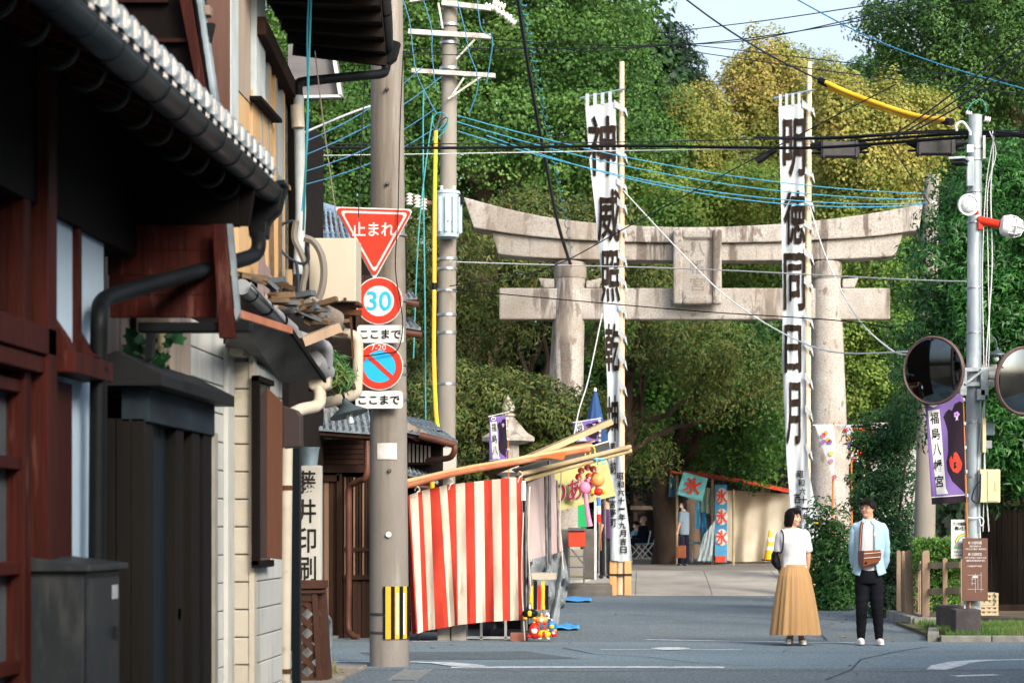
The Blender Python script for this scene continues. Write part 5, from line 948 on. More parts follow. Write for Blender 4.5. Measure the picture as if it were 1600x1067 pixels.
def prs(u, v):
    an = 2 * math.pi * u; r = (1.5 + 19 * v ** .8) * k * (1 + .22 * v * math.sin(an * 8)); return P(930, 610, 48.3) + Vector((r * math.cos(an), r * math.sin(an), -95 * k * v))
obj('canopy', MB().grid(prs, 48, 10), M('parasol_blue', '#2a4a78', '#22406c', scale=3, rough=.8), t, smooth=True, normals=False)
obj('tip', MB().lathe([(.03, 0), (.03, .04), (.01, .07)], P(930, 611, 48.3), 8), m_plastic_w, t); obj('pole', MB().tube([a, P(930, 612, 48.3)], .025, 8), m_plastic_w, t)
m_dst = M('fence_stone', '#4f4c49', '#65615c', scale=2.5, rough=.95, bump=.4, stain=('#2c2a28', 2, (1, 1, .3), .52, .68, .7))
t = thing('stone_fence', 'dark weathered stone fence with square posts left of the banner foot', 'fence', P(900, 928, 49.2))
zb = .03; 
for x0, x1, yt in ((871, 890, 824), (911, 933, 824)):
    a = P(x0, yt, 48.9); c = P(x1, 905, 48.9); w_ = c.x - a.x; mb = MB().box((a.x, 48.9, zb + .3), (c.x, 48.9 + w_, a.z - .03)); obj('post', mb, m_dst, t, bevel=.03)
a = P(800, 906, 48.9); c = P(957, 930, 48.9); obj('base_course', MB().box((a.x, 48.85, -.02), (c.x, 49.5, P(0, 912, 48.9).z)), m_dst, t, bevel=.03)
obj('base_course', MB().box((a.x, 48.75, -.03), (c.x, 49.6, P(0, 921, 48.9).z)), m_dst, t, bevel=.03)
for x0, x1 in ((820, 833), (845, 858), (790, 803)): obj('post', MB().pbox(x0, 828, x1, 908, 48.9, .22), m_dst, t, bevel=.03)
# ================================================================ candy stall (behind) and toy stall with the striped curtain (front)
m_bmb = M('bamboo_rafter', '#a58f66', '#bba67c', scale=4, st=(.2, 1, 1), rough=.7); m_tie = M('cloth_tie', '#b8b2a4', rough=.9)
m_red2 = M('curtain_red', '#a83224', '#b43a2a', scale=2, rough=.9, bump=.12, bscale=60, stain=('#7a2b20', 5, (1, 1, .5), .62, .75, .4)); m_wht2 = M('curtain_white', '#c9bfae', '#bdb19f', scale=1.5, rough=.9, bump=.12, bscale=60, stain=('#8e8474', 4, (1, 1, .6), .56, .72, .55))
m_oran = M('awning_orange2', '#9c5638', '#a87050', scale=3, rough=.8, stain=('#d0a888', 3, (.4, 1, 1), .5, .6, .6)); m_canv = M('canvas_beige', '#a89877', '#8f8062', scale=2, st=(.3, 1, 1), rough=.85, stain=('#6d6048', 3, (.5, 1, 1), .6, .72, .6))
t = thing('toy_stall', 'toy stall closed by a red and white striped curtain beside the near pole', 'stall', P(735, 1000, 29.6))
# curtain: alternating bands, edges measured along its top and bottom
tx = [637, 640, 653, 659.5, 671.5, 686.5, 698, 712, 726.5, 741, 756, 768.5, 782, 795.5, 806.5, 815]
bx = [651, 653, 661, 669.5, 680, 701, 711, 716, 730, 744, 758.5, 772, 785.5, 797.5, 810.5, 818]
edge_top = lambda x: interp([(637, 774), (660, 766), (700, 757), (760, 750), (815, 745)], x); edge_bot = lambda x: interp([(651, 990), (665, 985), (700, 979), (716, 976), (760, 971), (818, 968)], x)
mb = MB(); nv = 30
for i in range(len(tx) - 1):
    mb.m = i % 2; ns_ = 3
    def fn(u, v):
        x0 = tx[i] + (tx[i + 1] - tx[i]) * u; x1 = bx[i] + (bx[i + 1] - bx[i]) * u; vv = v; x = x0 + (x1 - x0) * (vv ** .9); y = edge_top(x0) + (edge_bot(x1) - edge_top(x0)) * v
        wv = .03 * math.sin(x0 * .13 + v * 1.2) + .045 * math.exp(-((x0 - 706) / 9) ** 2) * (v + .3) - .06 * math.exp(-((x0 - 690) / 7) ** 2) * v + .006 * math.sin(x0 * .5 + v * 7) + .01 * math.sin(v * 11 + x0 * .16)
        return P(x, y, 29.5 - wv * (.4 + v))
    mb.grid(fn, ns_, nv)
bm = None; o = obj('striped_curtain', mb, [m_red2, m_wht2], t, smooth=True, normals=False)
mb = MB(); mb.m = 0; mb.grid(lambda u, v: P(637 + (8 - 2) * u + 6 * v, 776 + (990 - 776) * v, 29.5 + 1.4 * u * (1 - .3 * v)), 6, 8); obj('side_curtain', mb, m_red2, t, normals=False)
for k, x in enumerate((652, 704, 812)): obj('curtain_knot', MB().tube(smoothpts([P(x - 4, edge_top(x) - 3, 29.35), P(x, edge_top(x) - 9, 29.3), P(x + 4, edge_top(x) - 3, 29.35), P(x, edge_top(x), 29.33), P(x - 3, edge_top(x) + 8, 29.35)]), .009, 6), m_tie, t)
def rollbar(name, pts, r, mat, par): return obj(name, MB().tube(smoothpts([P(*p) for p in pts], 5), r, 10), mat, par, smooth=True)
rollbar('awning_roll', [(636, 759, 29.3), (700, 742, 29.3), (780, 727, 29.4), (860, 713, 29.6), (922, 702, 29.8)], .034, m_oran, t)
rollbar('awning_roll', [(636, 752, 29.4), (720, 733, 29.4), (800, 719, 29.5), (925, 696, 29.8)], .03, m_bmb, t)
obj('awning_sheet', MB().prism(pp((640, 754, 29.4), (850, 712, 29.6), (930, 690, 31), (760, 735, 33)), (0, 0, .015)), m_oran, t)
obj('awning_flap', MB().prism(pp((840, 713, 29.45), (886, 706, 29.5), (880, 718, 29.5)), (0, .02, 0)), M('flap_orange', '#d2602c', rough=.8), t)
rollbar('roof_rafter', [(812, 741, 29.6), (900, 719, 30.5), (984, 698, 31.5)], .032, m_canv, t); rollbar('roof_rafter', [(818, 750, 29.8), (900, 727, 30.6), (985, 704, 31.6)], .03, m_bmb, t)
obj('canopy', MB().prism(pp((755, 741, 30), (850, 700, 30.6), (955, 655, 31.4), (958, 663, 31.4), (850, 711, 30.6), (765, 745, 30)), (0, .5, .04)), m_canv, t)
obj('roof_sheet', MB().prism(pp((800, 735, 31.5), (952, 690, 32.5), (952, 700, 33.5), (820, 745, 33)), (0, 0, .02)), M('roof_white', '#b9b4a8', rough=.8), t)
m_pink = M('pink_sheet', '#b89a98', '#c9bab6', scale=1.6, st=(2, 1, .4), rough=.8); m_gt = M('grey_tarp', '#6d7478', '#8b9296', scale=2.5, rough=.45, bump=.35, bscale=9, stain=('#4c5256', 2, (1, 1, 1), .56, .7, .6))
cloth('plastic_sheet', (823, 755), (866, 738), (880, 860), (826, 878), 30.3, 33.5, m_pink, t, .06, 16, 20, 14)
def gt(u, v):
    x = 826 + 54 * u + 8 * math.sin(v * 3) * u; y = 868 + (100 - 12 * u) * v + (u - .5) * -14; return P(x, y, 30.2 + 3.0 * u + .2 * math.sin(u * 11 + v * 8 + 2 * math.sin(v * 5)) + .15 * math.sin(v * 15 - u * 9) + .08 * math.sin(u * 27 + v * 21))
obj('grey_tarp', MB().grid(gt, 26, 22), m_gt, t, smooth=True, normals=False)
def gt2(u, v):
    x = 858 - 10 * v + (20 + 6 * v) * u; y = 868 + 106 * v; return P(x, y, 32.6 - .9 * v + .1 * math.sin(u * 9 + v * 6))
obj('grey_tarp', MB().grid(gt2, 14, 18), m_gt, t, smooth=True, normals=False)
for x0, y0, x1, y1, Y, r in ((814, 745, 817, 1000, 29.6, .022), (821, 744, 822, 985, 30.0, .022), (852, 735, 855, 890, 31.5, .02), (858, 700, 859, 885, 32, .024), (870, 750, 874, 905, 33, .015), (640, 775, 655, 1000, 29.8, .02), (937, 705, 935, 895, 36, .02), (944, 720, 946, 900, 37, .018)):
    obj('frame_post', MB().tube([P(x0, y0, Y), P(x1, y1, Y)], r, 8), m_steel, t, smooth=True)
for x, ya, yb, Y in ((828, 760, 930, 29.4), (818, 800, 1000, 29.4), (878, 722, 890, 31)): obj('hanging_rope', MB().tube(smoothpts([P(x, ya, Y), P(x - 3, (ya + yb) / 2, Y), P(x + 2, yb, Y)]), .008, 5), m_tie, t)
obj('ground_rail', MB().beam(P(700, 995, 29.9), P(818, 996, 29.9), .03, .03), m_plastic_w, t)
for x in (752, 790): obj('leg', MB().beam(P(x, 1001, 29.9), P(x, 940, 29.9), .03, .03), m_plastic_w, t)
for i, (x0, x1, lab) in enumerate(((683, 703, 'left pale concrete weight block under the striped curtain'), (705, 728, 'right pale concrete weight block under the striped curtain'))): obj('weight_block', MB().pbox(x0, 965, x1, 1003.5, 29.75, .35), m_conc, None, bevel=.01, label=lab, cat='block')
obj('weight_block', MB().pbox(797, 988, 824, 1003.5, 29.5, .22), M('brick_red', '#8c5c4c', '#7a4c40', scale=6, rough=.9), None, bevel=.01, label='reddish brick shaped weight at the corner of the striped curtain', cat='block')
obj('goods_bag', MB().ball(P(770, 985, 31), .17, .2, .2, 12, 8), M('bag_black', '#1c1d24', '#30323c', scale=6, rough=.3), None, smooth=True, label='black plastic bag lying under the striped stall', cat='bag')
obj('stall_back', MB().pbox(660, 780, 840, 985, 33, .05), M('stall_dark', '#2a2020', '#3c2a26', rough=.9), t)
t = thing('tube_light', 'lit fluorescent tube hanging in the toy stall', 'lamp', P(818, 782, 29.3)); obj('tube', MB().tube([P(818, 755, 29.3), P(818, 781, 29.3)], .022, 10), M('tube_glow', '#eef6ff', emit=3.5), t); obj('cap', MB().tube([P(818, 751, 29.3), P(818, 755, 29.3)], .026, 10), m_plastic_w, t)
# yellow candy curtain
m_candy = M('candy_yellow', '#97945a', '#a3a06e', scale=1.5, rough=.85)
t = thing('candy_sign', 'pale yellow cloth sign reading りんごあめ on the stall', 'sign', P(910, 797, 34))
cloth('cloth', (864, 738), (948, 715), (962, 774), (866, 800), 34, 35, m_candy, t, .03, 8, 16, 8)
for o_, mt, off in ((.03, m_sk, .075), (.05, m_sw, .05), (.07, M('candy_red', '#8c2430', rough=.8), .012)):
    mb = MB()
    for i, ch in enumerate('りあめ'): text(mb, ch, aff((861 + i * 25, 758 - i * 6), (861 + i * 25 + 22, 752 - i * 6), (863 + i * 25, 790 - i * 6), 33.86 + .3 * i - o_), off, sub=.3)
    obj('lettering', mb, mt, t, normals=False)
# hanging toys: plain inflated clubs and balls
t = thing('toy_ring', 'light blue plastic clip ring hanging from the stall roof', 'hanger', P(922, 725, 31)); mblu = M('clip_blue', '#6fb4d0', rough=.4); a = P(922, 717, 31)
obj('ring', MB().tube([a + Vector((.18 * math.cos(x), .18 * math.sin(x), 0)) for x in [k * math.pi / 12 for k in range(25)]], .012, 6), mblu, t, smooth=True)
for k in range(12): an = k * math.pi / 6; p = a + Vector((.18 * math.cos(an), .18 * math.sin(an), 0)); obj('clip', MB().beam(p, p - Vector((0, 0, .07)), .012, .03), mblu, t)
for dx in (-8, 0, 8): obj('strap', MB().tube(smoothpts([P(922 + dx, 715, 31), P(922 + dx * .8, 700, 31), P(922, 694, 31)]), .01, 6), M('strap_yellow', '#d8bc30', rough=.5), t)
toy = lambda lab, fn: None
m_tp = M('toy_pink', '#d07a9c', '#d88aa8', scale=6, rough=.42, spec=.4); m_to = M('toy_orange', '#d88a48', '#e09a5a', scale=4, rough=.42, spec=.4); m_trd = M('toy_red', '#cc2a1c', rough=.42, spec=.4); m_ty = M('toy_yellow', '#dcb428', rough=.42, spec=.4); m_tb = M('toy_blue', '#3878b8', rough=.42, spec=.4); m_tw = M('toy_white', '#d8d4d0', rough=.42, spec=.4)
t = thing('inflatable_club', 'pink inflatable club with round head hanging from the clip ring', 'toy', P(922, 822, 31)); obj('head', MB().ball(P(914, 762, 31), .075, .06, .08), m_tp, t, smooth=True); obj('ear', MB().ball(P(909, 752, 31), .022, .02, .03, 8, 5), m_tp, t, smooth=True); obj('ear', MB().ball(P(919, 751, 31), .022, .02, .03, 8, 5), m_tp, t, smooth=True)
obj('handle', MB().tube(smoothpts([P(915, 771, 31), P(918, 800, 31), P(922, 822, 31)]), [.025 + .001 * i for i in range(13)], 12), m_tp, t, smooth=True)
t = thing('inflatable_club', 'orange and red inflatable club hanging right of the pink one', 'toy', P(935, 815, 31)); obj('head', MB().ball(P(934, 750, 31), .088, .07, .085), m_to, t, smooth=True); obj('collar', MB().ball(P(935, 768, 31), .06, .05, .05), m_trd, t, smooth=True)
obj('cuff', MB().ball(P(926, 769, 31), .028, .03, .028, 8, 5), m_ty, t, smooth=True); obj('cuff', MB().ball(P(944, 769, 31), .028, .03, .028, 8, 5), m_ty, t, smooth=True)
for k, m_ in enumerate((m_tb, m_tw, m_trd)): obj('handle', MB().tube([P(935 + .3 * k, 777 + k * 13, 31), P(935.5 + .3 * k, 790 + k * 13, 31)], .027, 12), m_, t, smooth=True)
for i, (x, y, lab) in enumerate([(908, 735, 'leftmost'), (918, 730, 'upper middle'), (927, 733, 'upper right'), (904, 745, 'lower left'), (920, 744, 'centre'), (930, 742, 'lower right'), (924, 757, 'lowest')]):
    t = thing('toy_ball', lab + ' small red and white ball in the hanging net bag', 'toy ball', P(x, y + 6, 31.2), 'balls in the hanging net bag'); obj('ball', MB().ball(P(x, y, 31.2), .045, .045, .045, 12, 8), M('ball_red', '#b8402c', '#d8cfc8', scale=9, lo=.52, hi=.56, rough=.3), t, smooth=True)
for i, (x, y, r, m_, lab) in enumerate([(835, 985, .11, m_trd, 'glossy red inflatable ring toy in the pile at the stall foot'), (850, 990, .09, m_ty, 'yellow inflatable toy in the pile at the stall foot'), (862, 978, .08, m_tb, 'blue inflatable toy in the pile at the stall foot'), (846, 968, .08, m_to, 'orange inflatable toy on top of the pile'), (855, 962, .05, m_tw, 'small white inflatable toy on top of the pile'), (828, 958, .1, m_blk, 'black round inflatable toy beside the pile'), (865, 988, .06, m_trd, 'small red inflatable toy at the right of the pile'), (838, 968, .05, m_ty, 'small yellow inflatable toy behind the red ring')]):
    t = thing('inflatable_toy', lab, 'toy', P(x, y + r * F / 29.4 * .8, 29.4)); c = P(x, y, 29.4)
    r *= .8; obj('body', MB().ball(c, r * (.75 + .5 * (i % 2)), r * .8, r * (1.15 - .45 * (i % 2)), 14, 9), m_, t, smooth=True)
    for s in (-1, 1): obj('foot', MB().ball(c + Vector((s * r * .7, -r * .3, -r * .75)), r * .35, r * .4, r * .22, 8, 5), (m_trd, m_tw, m_ty)[i % 3], t, smooth=True)
    obj('fin', MB().ball(c + Vector((0, 0, r * .95)), r * .2, r * .2, r * .45, 8, 5), (m_ty, m_trd, m_tw)[i % 3], t, smooth=True)
    obj('patch', MB().ball(c + Vector((0, -r * .5, 0)), r * .5, r * .36, r * .5, 10, 6), (m_ty, m_tw, m_trd)[(i + 1) % 3], t, smooth=True)
t = thing('toy_packet_rack', 'rack of red and yellow striped toy packets at the stall corner', 'display', P(835, 955, 30.2)); 
for i in range(6): obj('packet', MB().pbox(822 + i * 6, 908 + (i % 2) * 6, 827 + i * 6, 952, 30.2 + i * .02, .03), (m_trd, m_ty, m_blk)[i % 3], t)
obj('shelf', MB().pbox(820, 895, 868, 905, 30.3, .5), m_tarp, t)
for lab, x0, x1, y0, y1 in (('long flat blue sheet on the asphalt beside the stone fence', 875, 925, 934, 941), ('short flat blue sheet on the asphalt near the toy pile', 868, 906, 977, 985)):
    g0 = G(x0, y1); g1 = G(x1, y1); g2 = G(x1 - 3, y0); g3 = G(x0, y0); mb = MB()
    mb.grid(lambda u, v: Vector(((g0[0] * (1 - v) + g3[0] * v) * (1 - u) + (g1[0] * (1 - v) + g2[0] * v) * u, g0[1] * (1 - v) + g3[1] * v, .035 + .012 * math.sin(u * 9) * math.cos(v * 3) + .008 * math.sin(v * 9 + u * 4))), 16, 6)
    obj('blue_sheet', mb, M('blue_tarp', '#2f8fd0', '#4aa4dc', scale=5, rough=.4), None, smooth=True, normals=False, solid=.01, label=lab, cat='tarp')
# red box stand between stone posts, with white box behind
t = thing('griddle_stand', 'red trimmed metal griddle stand between the dark stone posts', 'stand', P(900, 908, 48.2)); obj('box', MB().pbox(888, 829, 914, 854, 48.0, .5), M('stand_red', '#b83c24', rough=.5), t, bevel=.01); obj('tray', MB().pbox(887, 824, 915, 829, 47.95, .6), m_steel, t, bevel=.005)
for x in (889, 912): obj('leg', MB().beam(P(x, 854, 48.1), P(x, 910, 48.1), .03, .03), m_steel, t)
for y in (868, 885, 900): obj('shelf', MB().pbox(889, y, 913, y + 2, 48.1, .4), m_steel, t)
obj('brace', MB().beam(P(893, 858, 48.1), P(911, 880, 48.1), .03, .03), m_steel, t)
obj('green_cloth', MB().pbox(903, 785, 918, 823, 47, .02), M('green_cloth', '#1f9a58', rough=.8), None, label='bright green cloth hanging behind the pink club', cat='cloth')
cbox('white_box', 'cream cool box standing behind the griddle stand', 'box', 888, 858, 912, 905, 50.4, .5, m_tarp)
# ================================================================ left row of houses
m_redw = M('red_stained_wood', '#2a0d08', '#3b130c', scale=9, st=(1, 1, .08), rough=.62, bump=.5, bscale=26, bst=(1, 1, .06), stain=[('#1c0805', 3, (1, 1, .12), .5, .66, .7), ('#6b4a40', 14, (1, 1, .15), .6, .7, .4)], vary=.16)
m_plas = M('pale_plaster', '#a3b6c4', '#97abba', scale=1.2, rough=.9, bump=.08, bscale=30); m_frost = M('frosted_glass', '#4d585c', '#3c464b', scale=1.5, rough=.25, spec=.7, stain=('#8a9696', 3, (1, 1, .6), .55, .7, .5))
m_gut = M('gutter_grey', '#20262a', '#293034', scale=3, rough=.4, spec=.5); m_dkbrown = M('dark_brown_wood', '#0a0605', '#100a08', scale=4, st=(1, .3, .3), rough=.8, vary=.15); m_capw = M('tile_end_lit', '#b8b4ae', '#d4cec6', scale=14, rough=.6, vary=.1)
m_black = M('drainpipe_black', '#0c0e10', '#121517', scale=3, rough=.5, spec=.35)
X0 = -3.0
h1 = thing('timber_house', 'near dark red timber house with long roof gutter at the left edge', 'house', (-4.5, 10, 0))
def wx(name, px0, px1, z0, z1, xa, xb, mat, par, bevel=0, **k):
    y0, y1 = YX(px0, X0), YX(px1, X0); return obj(name, MB().box((xa, y0, z0), (xb, y1, z1)), mat, par, bevel=bevel, **k)
Zp = lambda px, py, X=X0: W(px, py, X).z
wx('plaster_wall', 62, 162, 0, 4.2, -3.35, -3.0, m_plas, h1)
obj('wall', MB().box((-3.4, 2, 0), (-3.14, YX(62, X0), 4.2)), m_dkbrown, h1)
obj('gable_wall', MB().box((-8, 13.15, 0), (-3.351, 13.4, 5.5)), m_plas, h1)
# sliding lattice front
zr = [0.0, .55, 1.02, 1.62, 2.12, 2.5, 2.95, 3.5]
for a, b_ in ((-150, -138), (-60, -50), (26, 36), (44, 58)): wx('post', a, b_, 0, 4.0, -3.13, -2.9 if b_ > 40 else -2.96, m_redw, h1, .006)
for py in (1045, 888, 722, 600): z = Zp(10, py); obj('rail', MB().box((-3.12, 8.5, z - .03), (-2.98, YX(27, X0), z + .03)), m_redw, h1, bevel=.004)
for py0, py1 in ((500, 545), (548, 575)): obj('lintel', MB().box((-3.13, 8, Zp(10, py1)), (-2.9 - .02 * (py0 > 520), YX(57, X0), Zp(10, py0))), m_redw, h1, bevel=.006)
for px0, px1 in ((-400, -150), (-138, -60), (-50, 26)): obj('window_pane', MB().box((-3.07, YX(px0, X0), .25), (-3.05, YX(px1, X0), Zp(10, 580))), m_frost, h1)
for px0, px1, in ((-50, 4), (12, 34)): obj('window_pane', MB().box((-3.12, YX(px0, X0), Zp(20, 500)), (-3.1, YX(px1, X0), Zp(20, 405))), m_frost, h1)
wf = obj('window_frame', MB().box((-3.02, YX(58, X0), Zp(80, 880)), (-2.94, YX(62, X0), Zp(80, 700))).box((-3.02, YX(77, X0), Zp(80, 880)), (-2.96, YX(101, X0), Zp(80, 595))).box((-3.02, YX(62, X0), Zp(80, 885)), (-2.95, YX(77, X0), Zp(80, 862))).box((-3.02, YX(62, X0), Zp(80, 724)), (-2.96, YX(77, X0), Zp(80, 715))), m_redw, h1, bevel=.004)
obj('pane', MB().box((-3.0, YX(62, X0), Zp(80, 870)), (-2.985, YX(77, X0), Zp(80, 600))), m_frost, wf)
sh_ = obj('window_shelf', MB().box((-3.0, YX(66, X0), Zp(100, 590)), (-2.84, YX(130, X0), Zp(100, 558))), m_redw, h1, bevel=.006)
for a, b_, t0 in ((66, 84, 480), (108, 127, 505)):
    y0 = YX(a + 6, X0); obj('bracket', MB().prism([(-2.998, y0, Zp(a, t0)), (-2.998, y0, Zp(a, 556)), (-2.86, y0, Zp(a, 556)), (-2.9, y0, Zp(a, t0 + 45))], (0, .1, 0)), m_redw, h1, bevel=.004)
wx('corner_strip', 113, 119, Zp(115, 555), Zp(115, 340), -3.0, -2.97, m_redw, h1)
obj('wall_head', MB().box((-3.2, 8, 2.97), (-2.955, 14.1, 3.93)), m_dkbrown, h1); obj('eave_shade_panel', MB().prism(pp((104, 142), (402, 262), (388, 352), (104, 352), Y=14.25), (0, .06, 0)), m_dkbrown, h1)  # end panel is added: the blackness under the eave as a dark sheet
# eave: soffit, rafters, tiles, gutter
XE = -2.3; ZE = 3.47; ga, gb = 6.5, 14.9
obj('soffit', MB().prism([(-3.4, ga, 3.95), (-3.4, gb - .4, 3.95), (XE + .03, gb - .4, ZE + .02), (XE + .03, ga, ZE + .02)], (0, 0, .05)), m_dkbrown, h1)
for i in range(16):
    y = 7.0 + i * .5; obj('rafter', MB().beam((-3.2, y, 3.8), (XE - .02, y, ZE - .0), .06, .08), m_redw, h1)
g = MB(); n = 14; r = .075
def half(y): return [Vector((XE + r * math.cos(math.pi * (1 + k / n)), y, ZE + r * math.sin(math.pi * (1 + k / n)))) for k in range(n + 1)]
a_, b_ = half(ga), half(gb); a2 = [p + Vector((0, 0, .004)) for p in a_]
g.add(a_ + b_, [(i, i + 1, n + 2 + i, n + 1 + i) for i in range(n)]); g.add(b_ + [b_[0]], [tuple(range(n + 1))])
gt_ = obj('gutter', g, m_gut, h1, smooth=True, solid=.004, normals=False)
obj('lip', MB().tube([(XE + r, ga, ZE), (XE + r, gb, ZE)], .008, 6), m_gut, gt_)
for i in range(16):
    y = 7.35 + i * .5; mb = MB(); q = half(y); mb.tube([XE_ * 1 for XE_ in [p + (p - Vector((XE, y, ZE))) * .06 for p in q]], .005, 5); obj('band', mb, m_blk, gt_)
    if i < 15: mb = MB(); c = Vector((XE - .14, y + .2, ZE - .06)); mb.tube([c + Vector((.085 * math.cos(t_), 0, .085 * math.sin(t_) - .02)) for t_ in [math.pi * (1.0 + k / 9) for k in range(10)]], .014, 6); obj('gutter_hook', mb, m_black, gt_)
sp = .2205
for i in range(25):
    y = 9.5 + i * sp
    tl = MB(); c = Vector((XE - .02, y, ZE + .11)); tl.box((c.x - .1, y - .055, c.z - .075), (c.x + .05, y + .045, c.z + .095)); o = obj('eave_tile', tl, m_tile, h1, bevel=.01)
    obj('tile_face_lit', MB().box((c.x + .05, y - .04, c.z - .055), (c.x + .056, y + .03, c.z + .075)).box((c.x - .08, y - .0595, c.z - .05), (c.x + .035, y - .0555, c.z + .075)), m_capw, o)  # pale plates on the caps: their lit look put into colour
for j in range(9):
    for i in range(25 if j < 3 else 0):
        y = 9.5 + i * sp; c = Vector((XE - .1 - j * .28, y, ZE + .13 + j * .14)); obj('roof_tile', MB().prism([(c.x + .14, y - .11, c.z - .04), (c.x + .14, y + .0, c.z - .055), (c.x + .14, y + .11, c.z + .01), (c.x + .14, y + .0, c.z - .02)], (-.3, 0, .15)), m_tile, h1)
obj('roof', MB().prism([(XE, 6.5, ZE + .05), (XE, gb - .1, ZE + .05), (-6, gb - .1, ZE + 1.9), (-6, 6.5, ZE + 1.9)], (0, 0, .03)), m_tiled, h1)
for y in (10.0,): pass
hop = obj('rain_hopper', MB().prism([P(393, 292, gb + .05), P(447, 286, gb + .05), P(436, 330, gb + .05), P(418, 348, gb + .05), P(417, 372, gb + .05), P(389, 372, gb + .05), P(386, 345, gb + .05), P(376, 318, gb + .05)], (0, .13, 0)), m_black, h1, bevel=.015)
obj('rim', MB().beam(P(424, 292, gb + .03), P(448, 287, gb + .03), .17, .03), m_black, hop, bevel=.004)
dp_ = [P(403, 368, 14.95), P(404, 385, 14.9), P(396, 399, 14.85), P(370, 408, 14.6), P(300, 427, 14.0), P(220, 449, 13.4), P(174, 463, 13.05), P(158, 475, 12.9), P(155, 500, 12.8), P(154, 560, 12.8), P(152, 800, 12.8), P(149, 1150, 12.8)]
obj('downpipe', MB().tube(smoothpts(dp_, 5), .046, 16), m_black, h1, smooth=True)
for px, py, Y in ((153.5, 576, 12.8), (150.5, 938, 12.8)): obj('pipe_clip', MB().lathe([(.05, -.015), (.055, 0), (.05, .015)], P(px + .5, py, Y), 20), m_black, h1, smooth=True)
# far end: dark red cross boards and barge board
ye = 14.15
for k, (y0, y1) in enumerate(((352, 391.5), (389, 430), (428, 461), (459, 496))): obj('end_board', MB().pbox(166 + k * 2, y0, 338, y1, ye + .005 * k, .04), m_redw, h1, bevel=.004)
obj('tie_beam', MB().pbox(215, 503, 392, 519, ye - .1, .1), m_black, h1, bevel=.01); obj('tie_beam', MB().pbox(166, 300, 372, 352, ye + .02, .1), m_dkbrown, h1)
obj('barge_board', MB().prism(pp((331, 350), (352, 350), (367, 528), (342, 528), Y=ye - .14), (0, .05, 0)), m_redw, h1, bevel=.004); obj('barge_edge', MB().prism(pp((354, 350), (362, 350), (374, 490), (368, 500), Y=ye - .12), (0, .06, 0)), m_tile, h1)
obj('bracket_post', MB().prism(pp((228, 520), (240, 520), (236, 560), (226, 565), Y=ye - .1), (0, .08, 0)), m_black, h1)
# upper storey of the near house
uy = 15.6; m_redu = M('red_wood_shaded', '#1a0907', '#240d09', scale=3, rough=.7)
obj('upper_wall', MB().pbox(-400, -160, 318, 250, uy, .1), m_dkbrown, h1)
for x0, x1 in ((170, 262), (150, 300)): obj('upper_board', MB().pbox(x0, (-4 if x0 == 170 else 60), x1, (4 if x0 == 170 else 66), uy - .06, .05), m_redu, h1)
obj('barge_board', MB().prism(pp((276, -20), (296, -20), (330, 190), (318, 190), Y=uy - .12), (0, .06, 0)), m_redw, h1, bevel=.004); obj('barge_shadow', MB().prism(pp((300, -20), (308, -20), (334, 190), (330, 190), Y=uy - .1), (0, .06, 0)), m_black, h1)
for i in range(8): y0 = -24 + i * 27; obj('verge_tile', MB().prism(pp((303 + i * 4.0, y0), (312 + i * 4.0, y0 - 2), (316 + i * 4.0, y0 + 30), (307 + i * 4.0, y0 + 31), Y=uy - .14), (0, .12, 0)), m_tile, h1, bevel=.01)
obj('ridge_knob', MB().pbox(318, 8, 328, 24, uy - .1, .1), M('old_wood', '#6d5f52', '#7d6f60', scale=5, rough=.9), h1, bevel=.01); obj('hopper', MB().prism(pp((318, 36), (334, 36), (330, 52), (326, 70), (321, 70), (322, 50), Y=uy - .1), (0, .08, 0)), m_black, h1)
# grey cabinet
m_cab = M('cabinet_grey', '#1e2225', '#262a2d', scale=3, rough=.5, stain=[('#4a4a46', 5, (1, 1, .25), .56, .7, .5), ('#3d2c20', 9, (1, 1, .4), .63, .7, .6)])
t = thing('storage_cabinet', 'dark grey metal cabinet with sloped lid beside the black drainpipe', 'cabinet', (-2.8, 12, 0)); ya, yb = 11.75, 12.55
zt = P(0, 890, 12.2).z
obj('body', MB().box((-3.0, ya, 0), (-2.72, yb, zt)), m_cab, t, bevel=.01); obj('lid', MB().prism([(-3.0, ya - .04, zt), (-2.68, ya - .04, zt), (-2.68, ya - .04, zt + .03), (-3.0, ya - .04, zt + .07)], (0, yb - ya + .08, 0)), m_cab, t, bevel=.006); obj('door', MB().box((-2.72, ya + .05, .05), (-2.708, yb - .05, zt - .04)), m_cab, t, bevel=.004); obj('handle', MB().box((-2.708, yb - .2, zt - .35), (-2.69, yb - .13, zt - .29)), m_blk, t); obj('label', MB().box((-2.708, yb - .22, zt - .15), (-2.704, yb - .1, zt - .08)), M('label_silver', '#8e9498', rough=.4), t)
# gate
XG = -2.86; m_gw = M('gate_wood', '#0d0b0a', '#15120f', scale=3, st=(1, 1, .12), rough=.75, bump=.3, bscale=16, bst=(1, 1, .1), vary=.15); m_gb = M('gate_slate', '#0e171d', '#131f26', scale=3, st=(1, 1, .1), rough=.6, vary=.1, bump=.2, bscale=20, bst=(1, 1, .1)); m_gr = M('gate_roof', '#151617', '#1c1d1f', scale=3, rough=.6)
t = thing('wooden_gate', 'low roofed gate of black brown posts and slate blue boards', 'gate', (-2.9, 15, 0)); Gp = lambda px, X=XG: YX(px, X); gy0 = 13.9; gy1 = Gp(331)
zg = 2.0
pz = [(228, 240), (276, 287), (300, 312), (318, 331)]
for k in range(4): obj('end_plank', MB().box((-3.2 + k * .085, gy0, 0), (-3.2 + k * .085 + .08, gy0 + .05, zg + .02)), m_gw, t, bevel=.003)
for a, b_ in pz: obj('post', MB().box((-2.97, max(gy0, Gp(a)), 0), (XG, Gp(b_), zg)), m_gw, t, bevel=.006)
